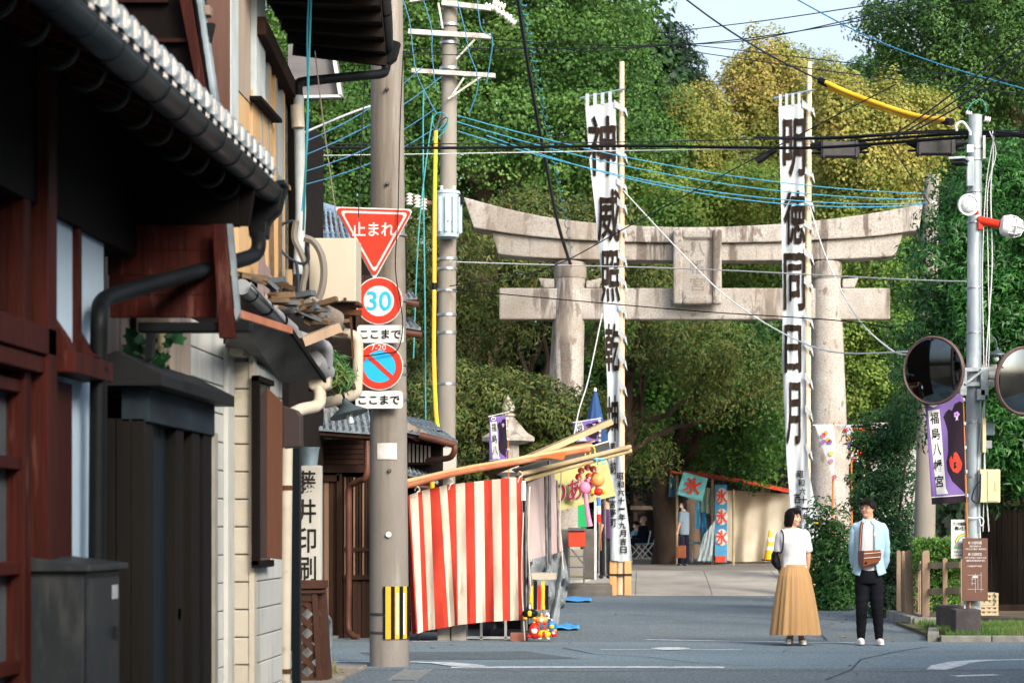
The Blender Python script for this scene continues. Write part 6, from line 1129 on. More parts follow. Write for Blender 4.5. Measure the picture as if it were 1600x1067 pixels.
for a, b_, m_ in ((240, 254, m_gb), (254, 265, m_gb), (265, 276, m_gb), (287, 300, m_gb), (312, 318, m_gb)):
    if m_ is m_gb and a in (240, 254, 265, 287): 
        obj('board', MB().box((-3.0, Gp(a) + .01, 0), (XG - .06, Gp(b_) - .01, zg)), m_, t, bevel=.004)
    else: obj('board', MB().box((-3.0, Gp(a), 0), (XG - .04, Gp(b_), zg)), m_, t)
obj('header', MB().box((-3.0, gy0, zg), (XG + .02, gy1, zg + .2)), M('header_wood', '#26323a', '#181c20', scale=3, st=(1, .3, 1), rough=.8), t, bevel=.005)
obj('roof', MB().prism([(-3.3, gy0 - .12, zg + .2), (XG + .12, gy0 - .12, zg + .2), (XG + .12, gy0 - .12, zg + .27), (-3.0, gy0 - .12, zg + .4), (-3.3, gy0 - .12, zg + .3)], (0, gy1 - gy0 + .3, 0)), m_gr, t, bevel=.006)
obj('latch', MB().box((XG - .06, Gp(276) - .02 + .06, .82), (XG - .0, Gp(276) + .14, .9)), m_blk, t, bevel=.006)
obj('end_trim', MB().box((-2.93, Gp(331), 0), (XG + .02, Gp(336), zg + .02)), M('pale_trim', '#8c8880', '#7a766e', scale=4, rough=.8), t)
# vine leaves above the gate, each leaf its own
vt = thing('vine', 'climbing vine with large lobed green leaves above the black gate roof', 'vine', (-3.2, 14.8, 2.4)); m_vine = M('vine_leaf', '#1f4a2a', '#2f6236', scale=5, rough=.5, vary=.3, spec=.4); m_vy = M('vine_leaf_yellow', '#6f6a20', '#94702a', scale=9, rough=.6)
random.seed(11); me_l = None
for k in range(60):
    px = random.uniform(188, 272); py = random.uniform(530, 622); 
    if py < 560 and (px < 190 or px > 240 and random.random() < .5): continue
    c = P(px, py, 14.6 + random.uniform(0, .5)); s = random.uniform(.045, .075); th = random.uniform(-2.6, -.6); tlt = random.uniform(-.5, .5)
    out = [(0, 0), (.35, .3), (.75, .25), (.6, .6), (.75, 1.0), (.35, .95), (0, 1.45), (-.35, .95), (-.75, 1.0), (-.6, .6), (-.75, .25), (-.35, .3)]
    if me_l is None:
        ob = obj('leaf', MB().add([Vector((x * .06, .012 * math.cos(x * 3) - .01 * y, y * .06)) + ORG[vt] for x, y in out], [(0, i, i + 1) for i in range(1, 11)]), m_vine, vt, normals=False); me_l = ob.data; o = ob
    else: o = bpy.data.objects.new('leaf', me_l); COL.objects.link(o); o.parent = vt
    if k == 20: o.data = me_l.copy(); o.data.materials.clear(); o.data.materials.append(m_vy); o['label'] = 'yellowing leaf'
    o.location = c - ORG[vt]; o.scale = (s / .06,) * 3; o.rotation_euler = (random.uniform(-.6, .4), th + math.pi / 2 + math.pi / 2 * 0, random.uniform(-.8, .8))
obj('stem', MB().tube(smoothpts([P(200, 640, 15), P(215, 590, 15), P(240, 560, 15), P(232, 525, 15)]), .006, 5), m_barkd, vt)
# white siding house
h2 = thing('siding_house', 'single storey house with cream siding and rough patched eave', 'house', (-4, 18, 0))
m_sid = M('siding_white', '#a7aaa6', '#b6b6b0', scale=1.5, rough=.8, bump=.12, bscale=30, stain=[('#6b6a62', 3, (1, 1, .2), .52, .7, .55), ('#4d4a44', 12, (1, 1, .1), .62, .72, .5)], vary=.06); m_sidc = M('siding_cream', '#a39c8d', '#aca597', scale=1.5, rough=.85, bump=.3, bscale=50, vary=.05, stain=('#7a7264', 4, (1, 1, .25), .54, .7, .5)); m_oldp = M('weathered_post', '#7d7268', '#9a8e80', scale=4, st=(1, 1, .1), rough=.95, bump=.6, bscale=16, bst=(1, 1, .08), stain=('#4e453c', 4, (1, 1, .1), .6, .68, .7))
for a, b_ in ((262, 278), (281, 294)): wx('post', a, b_, 0, 3.6, -3.2, -2.98, m_oldp, h2, .01)
obj('back_wall', MB().box((-3.4, 14.6, 0), (-3.25, 17, 3.6)), m_oldp, h2)
for k in range(12): obj('back_slat', MB().pbox(176, 520 + k * 9, 262, 524.5 + k * 9, 15.35 + .01 * k, .03), m_oldp, h2)
obj('pvc_pipe', MB().tube([P(253, 515, 15.1), P(252, 575, 15.1)], .028, 10), m_cream, h2, smooth=True)
zs = .455 / 2
def siding(px0, px1, X, par, mat, z1=3.4, pitch=.2):
    y0, y1 = YX(px0, X) + (.3 if px0 == 388 else 0), YX(px1, X); k = 0; z = 0
    while z < z1 - .001:
        zt_ = min(z + pitch - .008, z1); obj('siding_panel', MB().box((X - .1, y0, z), (X + .0, y1, zt_)), mat, par, bevel=.006); z += pitch; k += 1
    obj('siding_joint', MB().box((X - .13, y0, 0), (X - .014, y1, z1)), M('joint_dark', '#4c4c4a', rough=.9), par)
siding(295, 349, -3.0, h2, m_sid, z1=2.78)
yj = YX(349.5, -3.0); z = 0
k = 0
while z < 2.55: obj('siding_panel', MB().box((-3.06, yj + .25, z), (-2.86, yj + .33, z + .192)), m_sidc, h2, bevel=.008); z += .2
obj('corner_trim', MB().box((-3.0, yj - .02, 0), (-2.965, yj + .3, 2.7)), m_sid, h2, bevel=.004); obj('jamb', MB().box((-2.86, yj + .24, 0), (-2.82, yj + .36, 2.66)), m_sidc, h2, bevel=.004); obj('lintel', MB().box((-2.96, yj - .02, 2.62), (-2.86, yj + .24, 2.7)), m_sidc, h2)
siding(388, 441, -2.83, h2, m_sid, z1=2.6)
# window and open wooden shutter
wf = obj('window', MB().box((-2.83, YX(395, -2.83), 1.15), (-2.80, YX(416, -2.83), 2.45)), M('window_dark', '#1e2428', '#2c3438', scale=2, rough=.2), h2); obj('frame', MB().box((-2.83, YX(393, -2.83), 1.12), (-2.78, YX(396, -2.83), 2.48)).box((-2.83, YX(393, -2.83), 1.1), (-2.77, YX(416, -2.83), 1.15)).box((-2.83, YX(393, -2.83), 2.45), (-2.77, YX(416, -2.83), 2.49)), m_dkbrown, wf)
m_shut = M('shutter_wood', '#4f3122', '#5d3a29', scale=3, st=(1, 1, .06), rough=.6, bump=.15, bscale=20, bst=(1, 1, .05)); ys = 18.0
obj('shutter', MB().prism(pp((412, 600), (441, 628), (440, 874), (411, 870), Y=ys), (.0, .03, 0)), m_shut, h2, bevel=.004)
for py in (640, 818): obj('shutter_hinge', MB().pbox(406, py, 412, py + 7, ys, .03), m_cream, h2)
obj('shutter_box', MB().prism(pp((441, 633), (463, 640), (470, 650), (470, 698), (441, 700), Y=ys + .05), (0, .15, 0)), M('box_brown', '#38302e', rough=.5), h2, bevel=.01)
# eave of the siding house
m_sof = M('soffit_grey', '#6f6c66', '#55524c', scale=2, rough=.9); m_cop = M('copper_edge', '#9a5a40', '#b0745a', scale=6, rough=.5)
obj('eave_sheet', MB().prism(pp((365, 490, 15.6), (456, 517, 17.6), (505, 592, 19.3), (440, 598, 18.93), (352, 543, 17.3)), (0, 0, .03)), m_sof, h2)
obj('eave_edge', MB().beam(P(366, 488, 15.55), P(454, 516, 17.5), .03, .05), m_cop, h2); obj('eave_edge', MB().beam(P(454, 516, 17.5), P(508, 594, 19.3), .02, .04), m_dkbrown, h2)
obj('eave_gutter', MB().tube([P(378, 448, 18.2), P(440, 502, 20.0), P(456, 516, 20.4)], .06, 14), m_gut if 0 else M('gutter_light', '#8c8f92', '#7c7f82', scale=4, rough=.5, stain=('#5a4f48', 5, (1, 1, 1), .6, .7, .6)), h2, smooth=True)
m_gl2 = MATS['gutter_light']
for t_ in (.15, .45, .75): p = P(378, 448, 18.2).lerp(P(456, 516, 20.4), t_); obj('gutter_band', MB().lathe([(.064, -.008), (.064, .008)], p, 16, ax=P(440, 502, 20.0) - P(378, 448, 18.2)), m_dkbrown, h2)
obj('gutter_rod', MB().tube([P(392, 443, 18.1), P(455, 514, 20.2)], .01, 6), m_galv, h2)
obj('eave_gutter', MB().tube([P(488, 562, 21.0), P(508, 582, 21.4)], .09, 16), m_gl2, h2, smooth=True); obj('gutter_link', MB().tube(smoothpts([P(466, 524, 20.6), P(500, 536, 21.0), P(512, 545, 21.1), P(512, 570, 21.2)]), .045, 12), m_gl2, h2, smooth=True)
m_pvc = M('pvc_cream', '#a79f8e', '#b5ad9c', scale=4, rough=.45, stain=('#6a5a48', 4, (1, 1, 1), .6, .72, .6))
obj('hopper', MB().prism(pp((480, 588), (517, 578), (515, 606), (508, 610), (486, 610), (481, 604), Y=21.3), (0, .18, 0)), m_pvc, h2, bevel=.02)
obj('drain_pipe', MB().tube(smoothpts([P(498, 606, 21.35), P(500, 622, 21.3), P(494, 634, 21.25), P(470, 640, 21), P(450, 650, 20.8)]), .055, 14), m_pvc, h2, smooth=True)
obj('drain_pipe', MB().tube(smoothpts([P(520, 520, 22), P(545, 522, 22), P(557, 530, 22), P(559, 545, 22), P(558, 600, 22), P(553, 616, 22), P(530, 624, 22), P(506, 630, 22)]), .05, 14), m_pvc, h2, smooth=True)
# broken tiles, boards and rubble piled on the eave
jt = thing('debris_pile', 'jumble of broken tiles and old boards lying on the patched eave', 'debris', P(450, 540, 20.5)); m_jw = M('junk_wood', '#3f3228', '#65533f', scale=4, st=(.3, 1, 1), rough=.95, bump=.6, vary=.35)
random.seed(5)
for k in range(46):
    u = random.random(); px = 395 + 130 * u + random.uniform(-8, 8); py = 445 + 62 * u + random.uniform(-22, 16); Y = 19 + 2.6 * u; c = P(px, py, Y); L_ = random.uniform(.06, .28); an = random.uniform(-.5, .9)
    d = Vector((math.cos(an), random.uniform(-.6, .6), -math.sin(an) * .7)).normalized(); obj('board' if k % 3 else 'broken_tile', MB().beam(c - d * L_ / 2, c + d * L_ / 2, random.uniform(.03, .1), random.uniform(.015, .05)), m_jw if k % 3 else m_tiled, jt)
obj('beam_end', MB().beam(P(470, 535, 20.6), P(528, 512, 20.8), .12, .08), m_fw, jt); obj('log', MB().tube([P(474, 470, 21), P(500, 490, 21.2), P(526, 500, 21.4)], [.08, .1, .085], 12), M('mortar_log', '#6a6158', '#857b6f', scale=4, rough=.95, bump=.8), jt, smooth=True)
for k in range(3): obj('cracked_board', MB().prism(pp((405 + k * 8, 395 + k * 16), (414 + k * 8, 405 + k * 16), (412 + k * 10, 470), (402 + k * 9, 452), Y=20.4 + k * .1), (0, .03, 0)), M('mauve_board', '#7d7070', '#6a5e5e', scale=5, rough=.9), jt)
bush('fern_tuft', 'green feathery tuft growing out of the old gutter by the traffic signs', [pblob(524, 582, 14, 22, 21.6, .15), pblob(535, 590, 10, 14, 21.6, .12)], 60, .06, 900, .11, .012, leafmat('tuft_leaf', ['#2f5a34', '#4a7a40', '#7a8048'], 2, .3), P(522, 600, 21.6), cat='plant', stems=4)
# tin lamp on gooseneck
t = thing('shade_lamp', 'dark tin shaded lamp on a curved arm below the no parking sign', 'lamp', P(542, 655, 21.6)); ax = Vector((.28, -.1, -1)).normalized(); a = P(540, 628, 21.6)
obj('shade', MB().lathe([(.025, -.03), (.03, .0), (.06, .04), (.17, .11), (.175, .12)], a, 28, ax=ax), m_tin, t, smooth=True); obj('neck', MB().tube(smoothpts([P(539, 626, 21.6), P(534, 612, 21.6), P(524, 606, 21.6), P(510, 608, 21.5)]), .012, 8), m_blk, t, smooth=True)
obj('bulb', MB().tube([a + ax * .1, a + ax * .2], .03, 10), m_gl, t, smooth=True)
for k in (-1, 1): obj('slat_prop', MB().prism(pp((512 + k * 6, 630), (517 + k * 6, 628), (524 + k * 6, 655), (519 + k * 6, 657), Y=22.3), (0, .03, 0)), m_sid, t)
# white meter cabinet and cables
t = thing('meter_cabinet', 'cream metal cabinet mounted between the old house and the stop sign', 'cabinet', P(520, 472, 21.6)); m_mc = M('cabinet_cream', '#a8a090', '#b1a999', scale=2, rough=.5, stain=('#8a7c64', 3, (1, 1, .4), .62, .76, .5))
obj('box', MB().pbox(483, 372, 556, 471, 21.6, .42), m_mc, t, bevel=.01)
for x in (495, 537): obj('hinge', MB().pbox(x, 465, x + 4, 469, 21.58, .02), M('rust', '#53331f', '#40281b', scale=10, rough=.9), t)
obj('rail', MB().beam(P(535, 487, 21.8), P(565, 489, 21.8), .05, .05), MATS['rust'], t); obj('rail', MB().beam(P(548, 495, 21.8), P(552, 560, 21.8), .02, .02), MATS['rust'], t); obj('shelf', MB().pbox(510, 471, 560, 476, 21.7, .35), MATS['rust'], t)
for i, (pts, r, lab) in enumerate([([(463, 345), (460, 372), (470, 395), (478, 420), (473, 450), (474, 480), (470, 495)], .03, 'inner grey cable bending down in front of the cream cabinet'), ([(476, 372), (490, 378), (502, 398), (506, 425), (502, 455), (490, 482), (486, 492)], .035, 'outer grey cable bowing across the cream cabinet'), ([(458, 345), (440, 352), (434, 375), (445, 398), (470, 412), (482, 405), (480, 385)], .014, 'dark looping cable left of the cream cabinet'), ([(463, 410), (466, 440), (464, 480)], .016, 'black cable hanging down to the debris')]):
    wire('service_cable', lab, [P(x, y, 21.4 - .02 * i) for x, y in pts], r, M('cable_taupe', '#6a655e', rough=.6) if i < 2 else m_drk, k=6)
wire('service_cable', 'pair of teal wires dropping down the front of the old house', [P(487, -30, 20.5), P(484, 60, 20.7), P(478, 250, 21), P(474, 360, 21.4)], .009, m_teal); wire('service_cable', 'second teal wire beside the first on the old house front', [P(484, -30, 20.6), P(480, 60, 20.8), P(481, 200, 21.2), P(472, 330, 21.4)], .008, MATS['wire_skyblue'])
wire('service_cable', 'thin brown wire slanting from the dark eave to the cream cabinet', [P(492, 80, 21.5), P(505, 190, 21.6), P(520, 300, 21.6), P(530, 372, 21.6)], .006, MATS['cable_taupe'])
wire('service_cable', 'thin dark wire hanging from the dark eave past the stop sign', [P(571, 110, 23.6), P(566, 200, 23.6), P(560, 340, 23.7)], .006, m_drk)
# ---- old two-storey house
h3 = thing('old_house', 'old two storey house with rusty corrugated wall and cream boards', 'house', (-4.5, 20.5, 0)); XH = -3.35
m_cor = M('corrugated_rust', '#4a332a', '#5e4236', scale=2, st=(1, 1, .15), rough=.7, metal=.1, stain=('#8a4a2a', 3, (1, 1, .2), .62, .72, .6)); m_crb = M('cream_board', '#a5875f', '#b0926c', scale=2, st=(1, 1, .05), rough=.8, bump=.1, bscale=20, bst=(1, 1, .05), vary=.05); m_alu = M('aluminium', '#8f9496', rough=.4, metal=.6); m_wpt = M('white_trim', '#a8b2b4', '#98a0a0', scale=4, rough=.8, stain=('#8a5a3c', 4, (1, 1, .2), .62, .72, .6))
yc0, yc1 = YX(318, XH), YX(356, XH); mb = MB(); nn = 110; rows = [(XH + .018 * math.cos(2 * math.pi * i / nn * 11), yc0 + (yc1 - yc0) * i / nn) for i in range(nn + 1)]
mb.add([(x, y, z_) for z_ in (3.2, 7.5) for x, y in rows], [(i, i + 1, nn + 2 + i, nn + 1 + i) for i in range(nn)]); obj('corrugated_wall', mb, m_cor, h3, smooth=True, normals=False, solid=.003)
def hx_(name, px0, px1, py0, py1, mat, out=.0, th=.12, pr=None, **k):
    y0, y1 = YX(px0, XH), YX(px1, XH); ym = y0; return obj(name, MB().box((XH - th, y0, CH - (py1 - HY) * ym / F), (XH + out, y1, CH - (py0 - HY) * ym / F)), mat, pr or h3, **k)
hx_('inner_wall', 318, 460, -60, 640, m_dkbrown, -.06, .3); hx_('edge_trim', 356, 367, -60, 300, m_wpt, .03); hx_('post', 368, 388, -60, 140, m_oldp, .02); hx_('post', 390, 404, -60, 155, m_wpt, .06)
for a, b_ in ((371, 381), (381.5, 389), (389.5, 403), (403.5, 421)): hx_('cream_board', a, b_, 135 + (a - 371) * .3, 430, m_crb, .01 + .02 * (a > 389))
hx_('sill', 386, 420, 150, 156, m_dkbrown, .12)
for i, (a, b_) in enumerate(((403, 414), (416, 424), (426, 436), (438, 450))):
    y_ = 70 + i * 22; wf = hx_('window', a, b_, y_, 440, M('old_glass', '#7d8c90', '#66767c', scale=2, rough=.15, vary=.15), .0, .05); y0, y1 = YX(a, XH), YX(b_, XH); zb_ = CH - (440 - HY) * y0 / F; zt_ = CH - (y_ - HY) * y0 / F
    obj('frame', MB().box((XH, y0 - .02, zb_), (XH + .04, y0 + .03, zt_)).box((XH, y1 - .03, zb_), (XH + .04, y1 + .02, zt_)).box((XH, y0, (zb_ + zt_) / 2), (XH + .035, y1, (zb_ + zt_) / 2 + .04)), m_alu if i % 2 == 0 else m_crb, wf)
obj('dark_beam', MB().beam(P(404, 40, 20.6), P(462, 160, 22.9), .12, .16), M('beam_brown', '#241a15', '#35261d', scale=3, rough=.85), h3, bevel=.01)
for i, x in enumerate((428, 436, 443, 449)): obj('old_slat', MB().pbox(x - 14, 330, x - 9, 470 + i * 6, 20.9 + i * .1, .03), m_jw if i % 2 else m_crb, h3)
obj('corner_post', MB().beam(P(457, 160, 22.8), P(459, 420, 22.8), .08, .08), m_dkbrown, h3)
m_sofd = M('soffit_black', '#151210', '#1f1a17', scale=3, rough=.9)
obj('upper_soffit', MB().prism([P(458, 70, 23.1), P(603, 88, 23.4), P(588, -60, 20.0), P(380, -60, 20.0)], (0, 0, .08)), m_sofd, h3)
for i in range(7): u = i / 6; obj('eave_rafter', MB().beam(P(458, 72, 23.1).lerp(P(395, -60, 20), u) - Vector((0, 0, .04)), P(603, 90, 23.4).lerp(P(588, -60, 20), u) - Vector((0, 0, .04)), .07, .09), m_sofd, h3)
obj('fascia', MB().pbox(458, 62, 560, 84, 23.2, .08), m_sofd, h3)
obj('upper_gutter', MB().tube(smoothpts([P(592, -60, 20.5), P(600, 0, 22), P(603, 40, 22.9), P(604, 78, 23.5)]), .065, 14), m_gut, h3, smooth=True)
for py, Y in ((0, 22), (20, 22.4), (40, 22.9), (58, 23.2)): obj('gutter_band', MB().lathe([(.07, -.006), (.07, .006)], P(600 + py * .05, py, Y), 16, ax=(.1, 1, -.9)), m_blk, h3)
obj('upper_hopper', MB().prism(pp((598, 96), (602, 76), (612, 62), (625, 66), (618, 92), (608, 100), Y=23.45), (0, .13, 0)), m_black, h3, bevel=.01)
obj('downpipe', MB().tube(smoothpts([P(603, 96, 23.5), P(602, 110, 23.5), P(594, 116, 23.4), P(560, 119, 23.2), P(500, 125, 22.8), P(475, 128, 22.6), P(466, 132, 22.5), P(466, 150, 22.5)]), .045, 12), m_black, h3, smooth=True)
obj('downpipe', MB().tube([P(467, 150, 22.5), P(466, 185, 22.5), P(468, 210, 22.5), P(470, 330, 22.5), P(466, 430, 22.4)], .05, 12), M('pipe_white_old', '#9ea6a8', '#8a8f90', scale=4, rough=.5), h3, smooth=True); obj('pipe_elbow', MB().tube([P(464, 165, 22.45), P(466, 200, 22.45)], .062, 12), m_pvc, h3, smooth=True)
# cream downpipe, black post, green hose
obj('drain_pipe', MB().tube([P(448, 700, 20.2), P(447, 800, 20.2), P(444, 1120, 20.2)], .05, 14), m_pvc, h2, smooth=True); obj('pipe_clip', MB().lathe([(.055, -.02), (.055, .02)], P(445, 1048, 20.2), 16), MATS['rust'], h2); obj('pipe_clip', MB().lathe([(.055, -.02), (.055, .02)], P(447, 762, 20.2), 16), MATS['rust'], h2)
t = thing('standpipe', 'brass tap fitting on a green hose at the foot of the cream siding', 'tap', P(427, 1085, 19.2)); obj('pipe', MB().tube([P(427, 1045, 19.2), P(427, 1100, 19.2)], .02, 10), M('hose_green', '#2f9a74', rough=.5), t, smooth=True); obj('fitting', MB().tube([P(427, 1028, 19.2), P(427, 1047, 19.2)], .03, 10), M('brass_old', '#6a6048', rough=.5, metal=.6), t, smooth=True)
obj('black_post', MB().box((P(456, 0, 20.6).x, 20.6, 0), (P(468.5, 0, 20.6).x, 20.7, P(0, 698, 20.6).z)), M('post_black', '#0f1519', rough=.4), None, bevel=.004, label='flat black upright post between the cream pipe and the shop sign', cat='post')
# shop sign, bucket, lattice, guard pipe
m_sgn = M('sign_weathered', '#b4b2aa', '#a39f96', scale=4, st=(1, 1, .15), rough=.9, stain=[('#6d665c', 6, (1.5, 1, .12), .54, .68, .7)], bump=.2)
YS = 22.6; t = thing('shop_sign', 'weathered white plank sign reading 藤井印刷 beside the brown timber wall', 'sign', P(482, 910, YS)); obj('board', MB().pbox(463, 727, 500.5, 910, YS, .16), m_sgn, t, bevel=.004); mb = MB()
for i, ch in enumerate('藤井印刷'): ptext(mb, ch, 464, 735 + i * 44.5, 494, 772 + i * 45.5, YS - .004, .016)
obj('lettering', mb, M('sign_ink', '#191817', '#33302c', scale=20, rough=.9), t, normals=False)
t = thing('bucket', 'small galvanised bucket sitting on top of the shop sign', 'bucket', P(484, 727, YS + .1)); obj('body', MB().lathe([(.07, 0), (.09, .16), (.096, .162), (.096, .17), (.088, .17), (.068, .01)], P(484, 727, YS + .08), 24), M('bucket_zinc', '#6d8088', '#8396a0', scale=6, rough=.5, metal=.4), t, smooth=True)
YL = 21.5; t = thing('lattice_stand', 'dark brown wooden lattice planter stand under the shop sign', 'stand', P(490, 1090, YL)); m_lat = M('lattice_brown', '#3f2a22', '#4c342a', scale=5, rough=.8, bump=.2, vary=.12)
obj('cap', MB().pbox(460, 907, 505, 919, YL - .06, .35), m_lat, t, bevel=.004); obj('cap', MB().pbox(462, 921, 504, 926, YL - .03, .3), m_lat, t); obj('rail', MB().pbox(462, 930, 495, 939, YL, .04), m_lat, t)
obj('post', MB().prism(pp((486, 908), (494, 908), (505, 1100), (496, 1100), Y=YL - .01), (0, .05, 0)), m_lat, t, bevel=.003); obj('post', MB().prism(pp((497, 918, YL + .1), (503, 918, YL + .1), (515, 1100, YL + .1), (504, 1100, YL + .1)), (0, .3, 0)), m_lat, t)
for k in range(6): y = 925 + k * 30; obj('slat', MB().beam(P(460, y, YL + .02), P(500, y + 38, YL + .02), .015, .05), m_lat, t); obj('slat', MB().beam(P(460, y + 38, YL + .035), P(500, y, YL + .035), .015, .05), m_lat, t)
obj('backing', MB().pbox(458, 940, 488, 1090, YL + .2, .02), m_sid, t)
t = thing('guard_pipe', 'galvanised hoop guard rail behind the brown lattice stand', 'guard rail', P(510, 1080, 22)); obj('hoop', MB().tube(smoothpts([P(503, 1100, 21.8), P(504, 985, 21.8), P(507, 966, 21.9), P(512, 966, 22.5), P(515, 985, 22.7), P(514, 1090, 22.7)]), .028, 12), MATS['galvanised'], t, smooth=True); obj('panel', MB().pbox(502, 975, 513, 1090, 22.2, .01), m_plastic_w, t)
bush('weed', 'dry yellow green weed at the foot of the near pole', [pblob(525, 1060, 12, 16, 22.6, .15)], 16, .05, 260, .1, .01, leafmat('dry_weed', ['#6a6a34', '#8a8450', '#4a6a34'], 2, .3), P(525, 1075, 22.6), cat='plant', stems=5)
# ---- timber townhouse across the crossing
h4 = thing('townhouse', 'dark brown timber townhouse with tiled roofs behind the near concrete pole', 'house', (-5, 31, 0)); m_tw_ = M('townhouse_wood', '#2c1f19', '#3a2a22', scale=3, st=(1, 1, .1), rough=.85, bump=.3, bscale=16, bst=(1, 1, .08), vary=.22); m_tp_ = M('townhouse_plank_pale', '#6a5242', '#7d6350', scale=3, st=(1, 1, .08), rough=.9, vary=.15); HYY = 30.4
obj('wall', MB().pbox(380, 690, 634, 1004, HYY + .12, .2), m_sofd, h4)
for i in range(24):
    x = 466 + i * 7.1
    if 500 < x < 530: continue
    if 536 < x < 580: obj('plank', MB().pbox(x, 900, x + 6.6, 1000, HYY + .02 * (i % 2), .06), m_tw_, h4)
    else: obj('plank', MB().pbox(x, 735 if x < 500 else 700, x + 6.6, 1002, HYY + .02 * (i % 2), .06), m_tw_, h4)
for i in range(4): obj('door_plank', MB().pbox(499 + i * 7.6, 752, 506 + i * 7.6, 1000, HYY - .02, .05), m_tp_ if i < 2 else m_tw_, h4, bevel=.003)
obj('door_frame', MB().pbox(526, 735, 534, 1003, HYY - .06, .12), m_tw_, h4); obj('lintel', MB().pbox(466, 726, 580, 738, HYY - .1, .15), m_tw_, h4); obj('lintel', MB().pbox(470, 742, 530, 752, HYY - .06, .1), m_tw_, h4)
for i in range(9): obj('lattice_bar', MB().pbox(538 + i * 4.7, 745, 540.6 + i * 4.7, 898, HYY - .01, .04), m_tw_ if i % 3 else m_tp_, h4)
obj('lattice_rail', MB().pbox(536, 855, 580, 861, HYY - .03, .05), m_tw_, h4); obj('lattice_rail', MB().pbox(536, 898, 580, 905, HYY - .04, .08), m_tw_, h4); obj('shop_glass', MB().pbox(536, 745, 580, 898, HYY + .06, .02), M('shop_glass', '#3c352e', '#5a4e42', scale=3, rough=.2), h4)
for i in range(5): obj('upper_board', MB().pbox(466, 686 + i * 8, 580, 693 + i * 8, HYY + .02, .06), m_tw_, h4)
obj('step_stone', MB().pbox(505, 993, 528, 1004, HYY - .2, .2), m_kerb, h4); obj('step_stone', MB().pbox(466, 1001, 640, 1005, HYY - .35, .4), m_kerb, h4)
m_cpipe = M('copper_pipe', '#4a2e24', '#5c3a2c', scale=5, rough=.5); obj('downpipe', MB().tube(smoothpts([P(566, 672, 30), P(572, 682, 30), P(573, 740, 29.9), P(560, 752, 30), P(546, 762, 30.1), P(545, 800, 30.1), P(545, 900, 30.1), P(544, 975, 30.1), P(550, 992, 30), P(560, 995, 29.95)]), .04, 10), m_cpipe, h4, smooth=True)
def tileroof(par, A, B, C, D, nc, nr, mat, joined=False):
    """A,B eave ends; D,C ridge ends; rows of pantiles as pieces"""
    A, B, C, D = map(Vector, (A, B, C, D)); nrm = (B - A).cross(D - A).normalized(); nrm = nrm if nrm.z > 0 else -nrm
    obj('roof_deck', MB().prism([A, B, C, D], -nrm * .06), m_tw_, par)
    for j in range(nr):
        for i in range(nc):
            q = lambda u, v, h: (A.lerp(B, u)).lerp(D.lerp(C, u), v) + nrm * h
            u0, u1, v0, v1 = i / nc, (i + 1) / nc, j / nr - .02, (j + 1) / nr; um = u0 + (u1 - u0) * .35; ur = u0 + (u1 - u0) * .72
            mb = MB(); vs = [q(u0, v0, .035), q(um, v0, .01), q(ur, v0, .045), q(u1, v0, .035), q(u0, v1, .02), q(um, v1, -.005), q(ur, v1, .03), q(u1, v1, .02), q(u0, v0, .0), q(u1, v0, .0)]
            mb.add(vs, [(0, 1, 5, 4), (1, 2, 6, 5), (2, 3, 7, 6), (0, 8, 9, 3, 2, 1)]); obj('roof_tile', mb, mat, par, normals=False)
tileroof(h4, P(440, 668, 29.6), P(583, 678, 29.6), P(575, 640, 31.2), P(440, 635, 31.2), 14, 4, m_tile)
obj('eave_beam', MB().beam(P(440, 674, 29.7), P(583, 683, 29.7), .1, .09), m_tw_, h4, bevel=.004)
# upper storey
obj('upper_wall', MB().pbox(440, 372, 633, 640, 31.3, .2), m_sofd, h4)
for i in range(11): obj('upper_plank', MB().pbox(556 + i * 7, 430, 562.4 + i * 7, 640, 31.2, .06), m_tw_, h4)
tileroof(h4, P(470, 372, 30.2), P(556, 376, 30.2), P(540, 330, 33.0), P(478, 316, 33.0), 10, 6, M('roof_tile_blue', '#5e7486', '#7b91a2', scale=3, rough=.5, vary=.14))
obj('ridge', MB().tube([P(474, 318, 33), P(542, 338, 32.4)], .09, 10), MATS['roof_tile_blue'], h4, smooth=True)
for x0, y0, x1, y1, Y in ((632, 455, 650, 468, 31), (632, 498, 655, 516, 31)): tileroof(h4, P(620, y0 + 12, Y), P(x1 + 2, y1, Y), P(x0 + 8, y0, Y + .7), P(620, y0, Y + .7), 4, 2, m_tile); obj('eave_gutter', MB().tube([P(622, y1 + 2, Y - .05), P(x1 + 4, y1 + 8, Y - .05)], .04, 8), m_cpipe, h4, smooth=True)
# ---- second low building right of the pole
h5 = thing('storehouse', 'small tiled storehouse with white barred windows between pole and stall', 'house', (-2.9, 33, 0)); KY = 32.2
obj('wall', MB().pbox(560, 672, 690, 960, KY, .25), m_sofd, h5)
for i in range(17): obj('wall_plank', MB().pbox(566 + i * 7, 770, 572 + i * 7, 990, KY - .04 - .01 * (i % 2), .04), m_tw_, h5)
tileroof(h5, P(600, 668, 31.6), P(714, 692, 31.6), P(672, 660, 33.2), P(600, 642, 33.2), 12, 4, m_tile)
obj('barge_board', MB().prism(pp((636, 660), (668, 676), (652, 690), (636, 682), Y=31.7), (0, .06, 0)), m_oldp, h5, bevel=.004); obj('soffit', MB().prism(pp((640, 676, 31.7), (708, 693, 31.7), (690, 700, 33), (640, 690, 33)), (0, 0, .03)), m_tw_, h5)
obj('gutter', MB().tube([P(655, 680, 31.5), P(712, 695, 31.5)], .05, 10), m_cpipe, h5, smooth=True); obj('downpipe', MB().tube(smoothpts([P(709, 694, 31.5), P(710, 704, 31.5), P(702, 715, 31.6), P(676, 718, 31.9), P(668, 720, 32)]), .04, 10), m_cpipe, h5, smooth=True)
